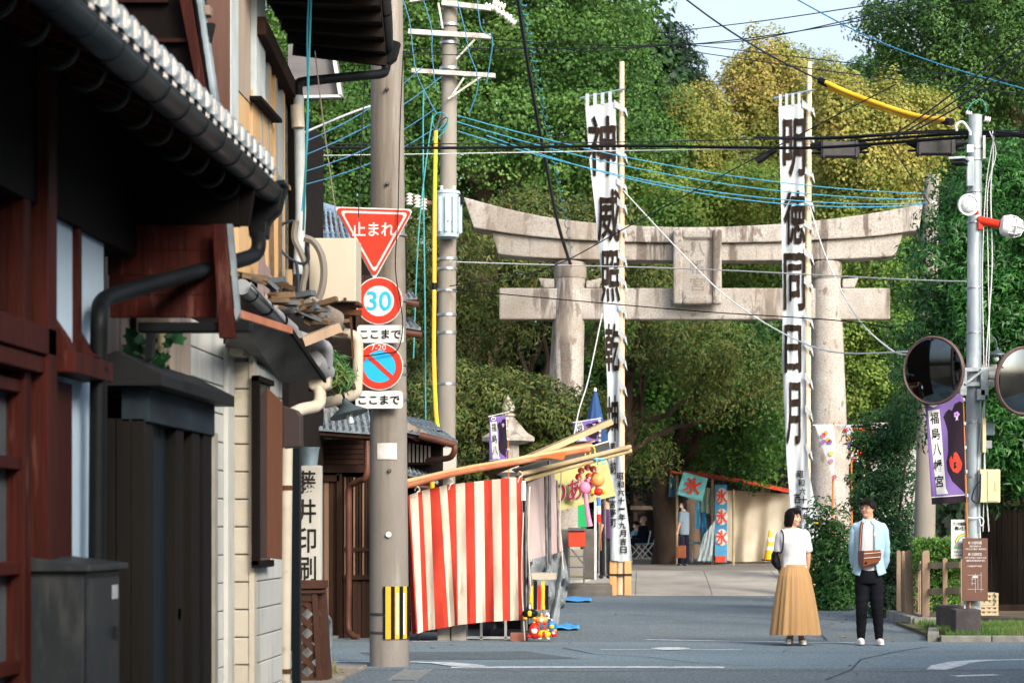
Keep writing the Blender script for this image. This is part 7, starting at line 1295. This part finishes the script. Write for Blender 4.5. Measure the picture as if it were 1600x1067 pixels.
for k in range(6): obj('window_bar', MB().pbox(638 + k * 6.2, 692 + k, 641.5 + k * 6.2, 722, KY - .08, .03), m_sid, h5)
obj('window_frame', MB().pbox(634, 688, 676, 692, KY - .1, .06), m_tw_, h5); obj('window_frame', MB().pbox(634, 722, 676, 726, KY - .1, .06), m_tw_, h5)
tileroof(h5, P(634, 742, 31.4), P(684, 756, 31.4), P(672, 742, 32.1), P(634, 730, 32.1), 6, 2, m_tile); obj('gutter', MB().tube([P(636, 758, 31.4), P(678, 764, 31.4)], .03, 8), m_cpipe, h5, smooth=True)
obj('rolled_mat', MB().tube([P(675, 750, 31.2), P(676, 768, 31.2)], .03, 8), m_yel, None, smooth=True, label='small yellow tie hanging at the storehouse gutter', cat='tie')
cbox('wall_box', 'grey control box on the slim pole above the stall roof', 'box', 690, 700, 712, 742, 37.5, .2, M('box_grey', '#a8a49a', rough=.6))
h6 = thing('neighbour_house', 'grey shingled gable wall glimpsed under the old house eave', 'house', P(495, 160, 27)); obj('gable_wall', MB().prism(pp((450, 70), (520, 70), (533, 148), (450, 152), Y=27), (0, .3, 0)), M('grey_shingle', '#5c5a5c', '#6a686a', scale=2, st=(1, 1, 4), rough=.9), h6)
obj('verge_trim', MB().prism(pp((514, 62), (519, 62), (534, 150), (529, 150), Y=26.9), (0, .1, 0)), m_sw, h6); obj('eave_trim', MB().prism(pp((450, 150), (534, 148), (532, 152), (450, 154), Y=26.9), (0, .1, 0)), m_sw, h6)
obj('lower_wall', MB().box((P(450, 0, 27).x - 6, 27.1, 0), (P(450, 0, 27).x, 30, P(0, 150, 27).z)), m_sofd, h6)
# ---- houses on the other sides of the street, outside the frame (seen in the mirrors); right-hand heights set for street shade
for lab, x0, x1, y0, y1, hh in (('two storey plaster house on the right side of the street before the crossing', 6.2, 13, -8, 11.5, 8.2), ('two storey timber house at the near right corner of the crossing', 6.4, 14, 12.5, 20, 5.8), ('two storey house on the left side of the street behind the viewer', -12, -4.5, -14, 1.5, 6.5)):
    h = thing('street_house', lab, 'house', ((x0 + x1) / 2, (y0 + y1) / 2, 0)); obj('wall', MB().box((x0, y0, 0), (x1, y1, hh - 1.4)), m_plas if 'plaster' in lab else m_tw_, h)
    xm = (x0 + x1) / 2; obj('roof', MB().prism([(x0 - .6, y0 - .5, hh - 1.5), (xm, y0 - .5, hh), (x1 + .6, y0 - .5, hh - 1.5), (x1 + .6, y0 - .5, hh - 1.35), (xm, y0 - .5, hh + .15), (x0 - .6, y0 - .5, hh - 1.35)], (0, y1 - y0 + 1, 0)), m_tiled, h)
    xs = x0 if x0 > 0 else x1; s = -1 if x0 > 0 else 1
    for k in range(3):
        yy = y0 + .8 + k * (y1 - y0 - 1) / 3
        for z_ in (.9, 3.6, 6.3):
            if z_ + 1.2 < hh - 1.4: w_ = obj('window', MB().box((xs, yy, z_), (xs + s * .03, yy + 1.6, z_ + 1.2)), MATS['window_dark'], h); obj('frame', MB().box((xs, yy - .06, z_ - .06), (xs + s * .06, yy, z_ + 1.26)).box((xs, yy + 1.6, z_ - .06), (xs + s * .06, yy + 1.66, z_ + 1.26)).box((xs, yy, z_ - .06), (xs + s * .06, yy + 1.6, z_)).box((xs, yy, z_ + 1.2), (xs + s * .06, yy + 1.6, z_ + 1.26)), m_alu, w_)
# ================================================================ people
m_skin = M('skin', '#c79a80', '#bd8b72', scale=9, rough=.55); m_hair = M('hair_black', '#0f0c0c', '#1c1817', scale=30, st=(1, 1, .1), rough=.45); m_hairg = M('hair_grey', '#6f7072', '#8a8a8c', scale=30, st=(1, 1, .2), rough=.6)
m_mask = M('mask_white', '#d8dadc', rough=.8); m_lip = M('lip', '#a8564e', rough=.5); m_eye = M('eye_dark', '#171312', rough=.3); m_eyew = M('eye_white', '#d8d4ce', rough=.3)
def remeshed(name, mb, mat, parent, vox, sm=4):
    v = np.array(mb.v); org = ORG[parent]; me = bpy.data.meshes.new('tmp'); me.from_pydata((v - np.array(org)).tolist(), [], mb.f)
    bm = bmesh.new(); bm.from_mesh(me); bmesh.ops.recalc_face_normals(bm, faces=bm.faces); bm.to_mesh(me); bm.free()
    o = bpy.data.objects.new('tmp', me); COL.objects.link(o); r = o.modifiers.new('r', 'REMESH'); r.mode = 'VOXEL'; r.voxel_size = vox; s = o.modifiers.new('s', 'SMOOTH'); s.factor = .5; s.iterations = sm
    bpy.context.view_layer.update(); m2 = bpy.data.meshes.new_from_object(o.evaluated_get(bpy.context.evaluated_depsgraph_get())); bpy.data.objects.remove(o)
    m2.name = name; m2.materials.clear(); m2.materials.append(mat); m2.polygons.foreach_set('use_smooth', [True] * len(m2.polygons)); return mesh_link(name, m2, parent)
def head_geo(mb, c, s, yaw):
    """c centre of the skull, s head height in metres; yaw 0 faces the camera, + turns to picture right"""
    f = Vector((math.sin(yaw), -math.cos(yaw), 0)); r = Vector((math.cos(yaw), math.sin(yaw), 0)); u = Vector((0, 0, 1))
    def e(o, a, b_, d, n=16, m=12):
        o = c + f * o[1] * s + r * o[0] * s + u * o[2] * s; base = len(mb.v); vs = []
        for j in range(m + 1):
            th = math.pi * (j + .02) / (m + .04)
            for k in range(n): t = 2 * math.pi * k / n; vs.append(o + r * a * s * math.sin(th) * math.cos(t) + f * b_ * s * math.sin(th) * math.sin(t) + u * d * s * math.cos(th))
        mb.add(vs, [(i * n + k, i * n + (k + 1) % n, (i + 1) * n + (k + 1) % n, (i + 1) * n + k) for i in range(m) for k in range(n)] + [tuple(range(n))[::-1], tuple(range(m * n, m * n + n))])
    e((0, -.06, .12), .35, .42, .36); e((0, .05, -.1), .3, .33, .33); e((0, .14, -.3), .19, .2, .18); e((0, .32, -.36), .07, .06, .06, 10, 6)
    e((0, .39, -.06), .05, .09, .06, 10, 6); e((0, .37, .04), .035, .05, .11, 10, 6)
    for k in (-1, 1): e((k * .35, -.02, -.02), .035, .07, .11, 10, 6); e((k * .16, .3, -.12), .09, .06, .08, 10, 6)
    return e, f, r, u
def face(t, c, s, yaw, glasses=False, mask=False, hair=m_hair, style='short'):
    f = Vector((math.sin(yaw), -math.cos(yaw), 0)); r = Vector((math.cos(yaw), math.sin(yaw), 0)); u = Vector((0, 0, 1)); at = lambda x, y, z: c + r * x * s + f * y * s + u * z * s
    if not mask:
        for k in (-1, 1):
            obj('eye', MB().ball(at(k * .135, .335, .03), .05 * s, .03 * s, .022 * s, 8, 5), m_eye, t, smooth=True); obj('eyebrow', MB().tube([at(k * .06, .375, .11), at(k * .14, .37, .13), at(k * .22, .32, .11)], .014 * s, 5), hair, t)
        obj('mouth', MB().tube([at(-.09, .325, -.215), at(0, .355, -.21), at(.09, .325, -.215)], .02 * s, 6), m_lip, t, smooth=True)
    if mask: obj('mask', MB().ball(at(0, .2, -.18), .24 * s, .24 * s, .2 * s, 12, 8), m_mask, t, smooth=True)
    if glasses:
        mb = MB(); 
        for k in (-1, 1): mb.tube([at(k * .15 + .105 * math.cos(a), .4, .02 + .085 * math.sin(a)) for a in [j * math.pi / 8 for j in range(17)]], .012 * s, 5)
        mb.tube([at(-.05, .41, .04), at(.05, .41, .04)], .01 * s, 5)
        for k in (-1, 1): mb.tube([at(k * .26, .38, .04), at(k * .36, .0, .04)], .01 * s, 5)
        obj('glasses', mb, M('glasses_frame', '#8a8078', rough=.3, metal=.5), t)
    # hair as a thick shell of strands lobes
    mb = MB(); n = 30; m = 14
    def shell(th, ph):
        # th from top 0..pi, ph angle (0 = face direction)
        front = math.cos(ph); low = {'short': .9 if front > .5 else 1.75, 'bob': 1.0 if front > .62 else 2.55, 'grey': .8 if front > .4 else 1.8}[style]; k = th
        return k, low
    vs = []; 
    for j in range(m + 1):
        for i in range(n):
            ph = 2 * math.pi * i / n; front = math.cos(ph); sm_ = 1 / (1 + math.exp(-(front - .55) * 14))
            lowb = {'short': 1.85, 'bob': 2.5, 'grey': 1.8}[style]; lowf = {'short': 1.22, 'bob': 1.12, 'grey': .95}[style]; low = lowb * (1 - sm_) + lowf * sm_ + .08 * math.sin(ph * 9)
            th = low * j / m; R_ = 1 + .035 * math.sin(ph * 13 + j) + (.05 if style != 'grey' else 0); wd = .39 * R_; dp = .46 * R_; ht = .43 * R_
            x = wd * math.sin(min(th, 1.6)) * math.sin(ph); y = dp * math.sin(min(th, 1.6)) * math.cos(ph) - .05; z = .1 + ht * math.cos(th) if th < 1.6 else .1 - (th - 1.57) * (.62 if style == 'bob' else .42)
            if style == 'bob' and th > 1.6: x *= 1 + .1 * (th - 1.6) - .22 * max(0, th - 2.2); y *= 1 + .05 * (th - 1.6) - .2 * max(0, th - 2.2)
            vs.append(at(x, y, z))
    mb.add(vs, [(j * n + i, j * n + (i + 1) % n, (j + 1) * n + (i + 1) % n, (j + 1) * n + i) for j in range(m) for i in range(n)])
    obj('hair', mb, hair, t, smooth=True, normals=False, solid=-.035 * s * 2)
    if style != 'grey':   # fringe locks
        mb = MB()
        for k in range(9):
            a = -.9 + 1.8 * k / 8; mb.tube([at(.2 * math.sin(a), .2, .48), at(.36 * math.sin(a), .36 * math.cos(a) + .02, .34), at(.4 * math.sin(a) + .02, .41 * math.cos(a) * .98, .14 + .05 * math.cos(k * 2.3) + (0 if style == 'short' else .04))], [.05 * s, .055 * s, .012 * s], 6)
        obj('fringe', mb, hair, t, smooth=True)
def hand(mb, w, d, side, s=1.0, thumb=None):
    """palm with four bent fingers and a side thumb; w wrist, d direction of the fingers"""
    d = Vector(d).normalized(); o = d.cross(Vector((0, 1, 0))).normalized() * side; nrm = d.cross(o)
    for k in range(4):
        b0 = w + d * .075 * s + o * (-.03 + .02 * k) * s; l = (.06, .072, .068, .052)[k] * s
        mb.tube([w + d * .01 + o * (-.018 + .012 * k) * s, w + d * .05 * s + o * (-.028 + .019 * k) * s, b0], [.014 * s, .014 * s, .0105 * s], 8)
        mb.tube([b0, b0 + d * l * .5 + nrm * .006, b0 + d * l * .85 + nrm * .024 * s], [.0105 * s, .009 * s, .006 * s], 8)
    mb.tube([w + d * .02, w + d * .045 * s - o * .04 * s, w + d * .075 * s - o * .052 * s + nrm * .012], [.014 * s, .011 * s, .007 * s], 8)
    mb.ball(w + d * .042 * s, .036 * s, .016 * s, .042 * s, 10, 7)
def loft(mb, rings, Y, n=40, pleat=None, cap=True):
    """rings: (cx, cy, half width px, half depth m[, dy])"""
    vs = []
    for j, rg in enumerate(rings):
        cx, cy, hw, dp = rg[:4]; dy = rg[4] if len(rg) > 4 else 0
        for k in range(n):
            t = 2 * math.pi * k / n; q = 1 + (pleat(t, j / (len(rings) - 1)) if pleat else 0)
            vs.append(P(cx + hw * math.cos(t) * q, cy, Y + dy + dp * math.sin(t) * q))
    fs = [(i * n + k, i * n + (k + 1) % n, (i + 1) * n + (k + 1) % n, (i + 1) * n + k) for i in range(len(rings) - 1) for k in range(n)]
    if cap: fs += [tuple(range(n)), tuple(range((len(rings) - 1) * n, len(rings) * n))[::-1]]
    return mb.add(vs, fs)
def rsm(rings, k=5):
    m_ = max(len(r) for r in rings); q = [list(r) + [0] * (m_ - len(r)) for r in rings]; out = []
    for i in range(len(q) - 1):
        for j in range(k): t = j / k; t2 = t * t * (3 - 2 * t) * .35 + t * .65; out.append([a + (b_ - a) * t2 for a, b_ in zip(q[i], q[i + 1])])
    return out + [q[-1]]
HYd = 28.5
# ---- woman
t = thing('person', 'woman with black bob in white top and long tan skirt looking at the man', 'person', P(1243, 1005, HYd))
hs = .215; hc = P(1240, 809, HYd); yaw = 1.0; mb = MB(); head_geo(mb, hc, hs, yaw)
mb.tube([P(1239, 815, HYd + .01), P(1238.5, 826, HYd + .01), P(1239, 834, HYd + .01)], [.052, .05, .07], 14)
loft(mb, rsm([(1239, 826, 10, .06), (1239, 832, 21, .08), (1239, 850, 20, .1), (1239, 868, 17, .09), (1240, 885, 19, .1), (1241, 905, 22, .12)]), HYd, 24)
for s_, xs in ((-1, (1221, 1215.5, 1217, 1226)), (1, (1257, 1262, 1261, 1254))):
    pts = smoothpts([P(xs[0], 833, HYd), P(xs[1], 862, HYd + .03), P(xs[2], 886, HYd + .08), P(xs[3], 903, HYd + .15)], 6); mb.tube(pts, [.042 - .018 * i / (len(pts) - 1) for i in range(len(pts))], 12); hand(mb, pts[-1], P(1240 - s_ * -0, 912, HYd + .18) - pts[-1], s_, .9)
for x in (1235, 1252): mb.tube([P(x + (2 if x < 1240 else -2), 900, HYd), P(x, 945, HYd), P(x, 985, HYd + .01), P(x, 1000, HYd + .02)], [.09, .06, .04, .034], 14); mb.ball(P(x, 1001, HYd - .05), .036, .09, .026, 12, 7)
remeshed('body', mb, m_skin, t, .0085); face(t, hc, hs, yaw, style='bob')
m_wt = M('knit_white', '#d2d0d1', '#c8c6c8', scale=3, rough=.9, bump=.25, bscale=14, bst=(1, 1, .6)); m_tan = M('skirt_tan', '#a8865c', '#9e7c54', scale=2, st=(1, 1, .2), rough=.85, bump=.12, bscale=22)
mb = MB(); wr = lambda tt, v: .018 * math.sin(tt * 3 + v * 9) * v + .01 * math.sin(tt * 7 - v * 14)
loft(mb, rsm([(1238.5, 824.5, 9.5, .06), (1239, 827, 16, .075), (1239, 830, 22.5, .085), (1239, 838, 23, .105), (1239.5, 848, 21.8, .122, -.01), (1239.5, 858, 20.6, .115, -.005), (1240, 870, 18.6, .1), (1240.5, 880, 19.2, .105), (1241, 886, 20.3, .115)]), HYd, 44, wr); obj('top', mb, m_wt, t, smooth=True)
for xs in ((1225, 1220.5, 1217, 1215.5), (1253, 1257.5, 1261, 1262.5)):
    pts = smoothpts([P(xs[0], 831, HYd), P(xs[1], 834, HYd), P(xs[2], 848, HYd + .01), P(xs[3], 861, HYd + .03)], 5); obj('sleeve', MB().tube(pts, [.02, .033, .04, .046, .05] + [.054 + .003 * math.sin(i) for i in range(len(pts) - 5)], 16), m_wt, t, smooth=True)
pl = lambda tt, v: (v ** .8) * (.04 * math.sin(tt * 9 + .6 + v) + .025 * math.sin(tt * 14 - v * .8) * math.sin(tt * 3) + .02 * math.sin(tt * 22 + 1 + v * 1.2)) + .012 * math.sin(tt * 40) * (1 - v) ** 2
mb = MB(); loft(mb, rsm([(1241, 882.5, 19.4, .112), (1241, 886, 20.5, .12), (1241, 900, 25, .17), (1241.5, 930, 30.5, .22), (1242, 960, 35, .26), (1242, 992, 39, .29)], 6), HYd, 240, pl, cap=False); o = obj('skirt', mb, m_tan, t, smooth=True, normals=False); o.data.set_sharp_from_angle(angle=3.1)
obj('waistband', loft(MB(), [(1241, 882, 19.6, .114), (1241, 886.5, 20.4, .12)], HYd, 40), m_tan, t, smooth=True)
m_shoe = M('shoe_canvas', '#cdc4bc', '#bdb2a8', scale=6, rough=.8); m_sole = M('sole_white', '#d8d4ce', rough=.6)
def shoe(par, x, y, Y, s, m_, turn=0):
    c = P(x, y, Y); mb = MB(); pr = []
    mb.ball(c + Vector((turn * .02, -.07, .035)), .042 * s, .085 * s, .036 * s, 16, 9); mb.ball(c + Vector((0, .03, .05)), .038 * s, .06 * s, .05 * s, 14, 8); remeshed('shoe', mb, m_, par, .009, 2)
    n = 24; obj('sole', MB().prism([c + Vector((.046 * s * math.cos(a) * (1 if math.sin(a) > 0 else .95) + turn * .02 * (math.sin(a) < 0), -.03 + .125 * s * math.sin(a), 0)) for a in [2 * math.pi * k / n for k in range(n)]], (0, 0, .022)), m_sole, par, smooth=True)
shoe(t, 1233, 1004.5, HYd, .95, m_shoe, -.5); shoe(t, 1253.5, 1005.5, HYd, .95, m_shoe, .4)
tb = thing('shoulder_bag', 'black shoulder bag on the woman in the tan skirt', 'bag', P(1214, 889, HYd + .05)); m_lea = M('leather_black', '#14151a', '#1f2128', scale=8, rough=.5)
mb = MB(); loft(mb, rsm([(1214, 857, 4, .05), (1211.5, 865, 6.5, .09), (1212, 878, 7.5, .1), (1215, 886, 5.5, .08), (1218, 890, 2, .04)]), HYd + .06, 24); obj('bag_body', mb, m_lea, tb, smooth=True)
obj('strap', MB().tube(smoothpts([P(1215, 862, HYd - .02), P(1221.5, 862, HYd - .13), P(1224, 845, HYd - .135), P(1223.5, 834, HYd - .115), P(1221, 828, HYd - .05), P(1221, 830, HYd + .08)]), .009, 8), m_lea, tb, smooth=True)
# ---- man
MY = HYd; t = thing('person', 'man with glasses in light blue shirt and black trousers looking at the woman', 'person', P(1358, 1006, MY))
hs = .222; hc = P(1355.5, 794.5, MY); yaw = -.62; mb = MB(); head_geo(mb, hc, hs, yaw)
mb.tube([P(1357, 802, MY + .01), P(1357.5, 813, MY + .01), P(1358, 822, MY + .01)], [.055, .053, .075], 14)
loft(mb, rsm([(1358, 813, 9, .06), (1358, 820, 24, .09), (1358, 845, 22, .11), (1358, 870, 19, .1), (1357, 895, 20, .11), (1357, 908, 21, .12)]), MY, 24)
for s_, xs in ((-1, (1337, 1334, 1336, 1344)), (1, (1378, 1383, 1381, 1372))):
    pts = smoothpts([P(xs[0], 822, MY), P(xs[1], 853, MY + .03), P(xs[2], 878, MY + .1), P(xs[3], 893, MY + .17)], 6); mb.tube(pts, [.045 - .018 * i / (len(pts) - 1) for i in range(len(pts))], 12); hand(mb, pts[-1], P(1358, 905, MY + .2) - pts[-1], s_)
for x, xb in ((1348, 1345), (1367, 1372)): mb.tube([P(x, 900, MY), P((x + xb) / 2, 945, MY), P(xb, 985, MY + .01), P(xb, 1002, MY + .02)], [.08, .055, .035, .032], 14)
remeshed('body', mb, m_skin, t, .0085); face(t, hc, hs, yaw, glasses=True, style='short')
m_blt = M('shirt_blue', '#9dbccc', '#92b0c2', scale=2, rough=.85, bump=.4, bscale=7, bst=(1, 1, .5)); m_tee = M('tee_white', '#cfc6c4', rough=.9, bump=.2, bscale=8); m_jean = M('jeans_black', '#0e1014', '#17191e', scale=4, rough=.85, bump=.3, bscale=12)
obj('undershirt', loft(MB(), rsm([(1357.5, 812.5, 8.5, .068), (1357.5, 816, 15, .085), (1358, 820.5, 24.5, .103), (1358, 832, 24, .116), (1358, 845, 22.7, .122), (1358, 870, 20, .115), (1357, 893, 19.5, .118)]), MY, 32, cap=True), m_tee, t, smooth=True)
# open shirt: a shell with a gap down the front
def opening(th0, th1, rings, n=44, pleat=None):
    mb = MB(); vs = []
    for j, (cx, cy, hw, dp, gap, cys) in enumerate(rings):
        for k in range(n + 1):
            a = -math.pi / 2 + gap + (2 * math.pi - 2 * gap) * k / n; q = 1 + (pleat(a, j / len(rings)) if pleat else 0); drop = cys * (math.cos(a) ** 2 * -1 + .0)
            vs.append(P(cx + hw * math.cos(a) * q, cy + drop, MY + dp * math.sin(a) * q))
    return mb.add(vs, [(j * (n + 1) + k, j * (n + 1) + k + 1, (j + 1) * (n + 1) + k + 1, (j + 1) * (n + 1) + k) for j in range(len(rings) - 1) for k in range(n)])
rg = [(1357.5, 811.5, 8, .07, .35, 0), (1357.8, 814.5, 14, .085, .32, 0), (1358, 817.5, 19.5, .1, .3, 0), (1358, 822, 25.5, .116, .28, 0), (1358, 832, 25.5, .13, .28, 0), (1358, 850, 24, .14, .34, 0), (1357.5, 870, 22, .142, .4, 0), (1357.5, 888, 23.5, .15, .5, 3), (1358, 902, 26, .16, .62, 7)]
obj('shirt', opening(0, 0, rsm(rg, 4), pleat=lambda a, v: .03 * math.sin(a * 6 + v * 4) * v + .02 * math.sin(a * 11 + v * 17)), m_blt, t, smooth=True, normals=False, solid=.006)
for xs in ((1341, 1336.5, 1333.5, 1335, 1342), (1375, 1379.5, 1383, 1382, 1375)):
    s_ = -1 if xs[0] < 1350 else 1; pts = smoothpts([P(xs[0], 819.5, MY), P(xs[1], 825, MY), P(xs[2], 853, MY + .03), P(xs[3], 877, MY + .1), P(xs[4], 889, MY + .16)], 6); m = len(pts)
    obj('sleeve', MB().tube(pts, [.024 + .04 * min(1, i / 7) - .012 * i / m + .003 * math.sin(i * 1.9) for i in range(m)], 18), m_blt, t, smooth=True)
for s_ in (-1, 1): obj('collar', MB().prism([P(1357.5 + s_ * 2, 813, MY - .085), P(1357.5 + s_ * 9, 809, MY - .03), P(1357.5 + s_ * 11, 813.5, MY - .06), P(1357.5 + s_ * 6.5, 818.5, MY - .115)], (0, .008, 0)), m_blt, t)
obj('chest_patch', MB().pbox(1365.5, 831.5, 1369.5, 837, MY - .137, .004), m_tee, t)
m_ = MB(); hip = rsm([(1357, 884, 19.5, .11), (1357, 893, 20.5, .12), (1357.5, 904, 21.5, .125), (1358, 912, 21, .12)]); loft(m_, hip, MY, 32)
for x, xb in ((1347.5, 1345.5), (1368, 1373)):
    pts = smoothpts([P(x, 904, MY), P((x * .6 + xb * .4), 935, MY - .01), P((x * .35 + xb * .65), 958, MY - .01), P(xb, 985, MY + .01), P(xb, 998, MY + .015)], 6); m = len(pts); m_.tube(pts, [.093 - .045 * min(1, i / m * 1.15) + .003 * math.sin(i * 2.2) for i in range(m)], 18)
remeshed('trousers', m_, m_jean, t, .01, 3)
shoe(t, 1345, 1005, MY, 1.05, m_sole, -.3); shoe(t, 1373.5, 1006, MY, 1.05, m_sole, .5)
m_bl = M('bag_leather', '#7d4526', '#68381f', scale=5, rough=.5); m_bld = M('bag_leather_dark', '#3c2a28', rough=.5)
tb = thing('crossbody_bag', 'brown leather crossbody bag worn by the man in the blue shirt', 'bag', P(1358, 887, MY - .2))
a = lambda x, y, d=.2: P(x, y, MY - d)
obj('bag_body', MB().prism([a(1341, 861), a(1376, 858.5), a(1377.5, 865), a(1376.5, 874), a(1371, 880), a(1346, 887 - .5), a(1341.5, 882)], (0, .07, 0)), m_bl, tb, bevel=.012)
obj('end_panel', MB().prism([a(1340.6, 860.5, .205), a(1350, 860, .205), a(1349, 886.5, .205), a(1344, 886, .205), a(1341, 881, .205)], (0, .004, 0)), m_bld, tb)
for y in (864, 871): obj('zip', MB().beam(a(1350, y + .8, .208), a(1376, y - 1.5, .208), .004, .006), m_plastic_w, tb)
obj('emblem', MB().prism([a(1350.5, 879, .209), a(1353, 876.5, .209), a(1355.5, 879, .209), a(1353, 881.5, .209)], (0, .003, 0)), m_blk, tb)
obj('base_panel', MB().prism([a(1346, 885, .206), a(1370, 878.5, .206), a(1374, 878, .206), a(1370, 881.5, .206), a(1347, 887.5, .206)], (0, .05, 0)), m_bld, tb)
for dx, c_ in ((-1.6, m_bld), (0, M('strap_orange', '#b4643c', rough=.7)), (1.6, m_bld)):
    pts = smoothpts([P(1343.5 + dx, 861, MY - .17), P(1344.5 + dx, 845, MY - .155), P(1345.5 + dx, 828, MY - .135), P(1347 + dx, 818, MY - .1), P(1349 + dx, 813.5, MY - .04)], 5)
    for p, q in zip(pts, pts[1:]): pass
    obj('strap', MB().tube(pts, .0062, 6), c_, tb)
# ---- background people
def simple(label, name, Y, h, hp, parts, clothes, yaw, mask, hair, style='short'):
    pass
def bgperson(label, x, yfoot, Y, ptop, shirt, trou, yaw=0, mask=True, hair=m_hair, style='short', seated=False, longs=False, armpose=None, bag=None):
    k = Y / F; base = P(x, yfoot, Y); t = thing('person', label, 'person', base); H = (yfoot - ptop) * k; hs = .22; V = lambda dx, dy, dz: base + Vector((dx, dy, dz)); f = 1 if math.sin(yaw) > 0 else -1
    mb = MB(); hc = V(.02 * f if not seated else .0, 0, H - .115); head_geo(mb, hc, hs, yaw); sh = H - .3
    mb.tube([hc - Vector((0, 0, .05)), V(0, 0, sh + .02)], [.05, .06], 10); hip = .46 if seated else H * .5
    mb.tube([V(0, 0, sh), V(0, 0, (sh + hip) / 2), V(0, 0, hip)], [.12, .13, .12], 14)
    tb_ = MB(); tb_.tube([V(0, 0, sh + .03), V(0, 0, sh - .02), V(0, 0, (sh + hip) / 2), V(0, 0, hip - .04)], [.07, .155, .16, .15], 18)
    lg = MB(); 
    for s in (-1, 1):
        if seated: pts = [V(0, s * .09, .48), V(f * .42, s * .1, .5), V(f * .4, s * .1, .1), V(f * .4, s * .1, .03)]
        else: pts = [V(s * .06, s * .05, hip), V(s * .08, s * .05, hip * .5), V(s * .08, s * .05, .06), V(s * .08, s * .05, .03)]
        mb.tube(pts, [.07, .055, .035, .03], 10); lg.tube(smoothpts(pts[:3], 4), .085 if seated else .08, 12)
        mb.ball(pts[3] + Vector((f * .05 if seated or abs(yaw) > .6 else 0, 0 if seated else -.05, 0)), .09 if seated else .05, .04 if seated else .09, .035, 8, 5)
        a0 = V(s * .16 if abs(yaw) < .8 else s * .05, s * .14 if abs(yaw) >= .8 else 0, sh); e_ = a0 + Vector((f * (.05 if not seated else .1), 0, -.28)); w_ = e_ + (Vector((f * .2, 0, -.05)) if seated else Vector((f * .06, 0, -.24)))
        mb.tube([a0, e_, w_], [.045, .038, .028], 8); hand(mb, w_, w_ - e_, s, .9); tb_.tube([a0, a0.lerp(e_, .5), e_] if not longs else [a0, e_, w_ - (w_ - e_) * .1], [.06, .055, .05], 10)
        obj('shoe', MB().ball(pts[3] + Vector((f * .05 if seated or abs(yaw) > .6 else 0, 0 if seated else -.05, .005)), .1 if seated else .055, .05 if seated else .1, .042, 10, 6), m_drk, t, smooth=True)
    remeshed('body', mb, m_skin, t, .016, 2); face(t, hc, hs, yaw, mask=mask, hair=hair, style=style)
    remeshed('shirt', tb_, shirt, t, .016, 3); remeshed('trousers', lg, trou, t, .018, 3); return t
m_navy = M('cloth_navy', '#15192a', rough=.9); m_lb = M('cloth_lightblue', '#6f9fb8', rough=.9); m_gy = M('cloth_grey', '#6f8290', rough=.9); m_plum = M('cloth_plum', '#4a2f52', rough=.9); m_char = M('cloth_charcoal', '#26262a', rough=.9)
bgperson('masked grey haired man in dark suit sitting on a pipe chair', 1005, 873, 71, 806, m_navy, m_navy, yaw=-1.3, hair=m_hairg, style='grey', seated=True, longs=True)
bgperson('masked person in light blue shirt seated behind the dark suited man', 994, 872, 72.5, 814, m_lb, m_navy, yaw=-1.2, seated=True)
bgperson('standing woman in grey top and mask beside the ice stall', 1068, 884, 64.2, 782, m_gy, m_navy, yaw=-.9, style='bob')
t = thing('handbag', 'brown handbag with loop handle held by the standing masked woman', 'bag', P(1064, 876, 63.8)); obj('bag_body', MB().pbox(1057, 852, 1072, 872, 63.8, .12), m_bl, t, bevel=.03); obj('handle', MB().tube(smoothpts([P(1060, 852, 63.86), P(1062, 838, 63.86), P(1067, 838, 63.86), P(1069, 852, 63.86)]), .012, 6), m_bld, t)
bgperson('stall keeper in plum shirt and dark shorts half hidden by the white banner', 949, 903, 50.6, 775, m_plum, m_char, yaw=-1.0, mask=False)
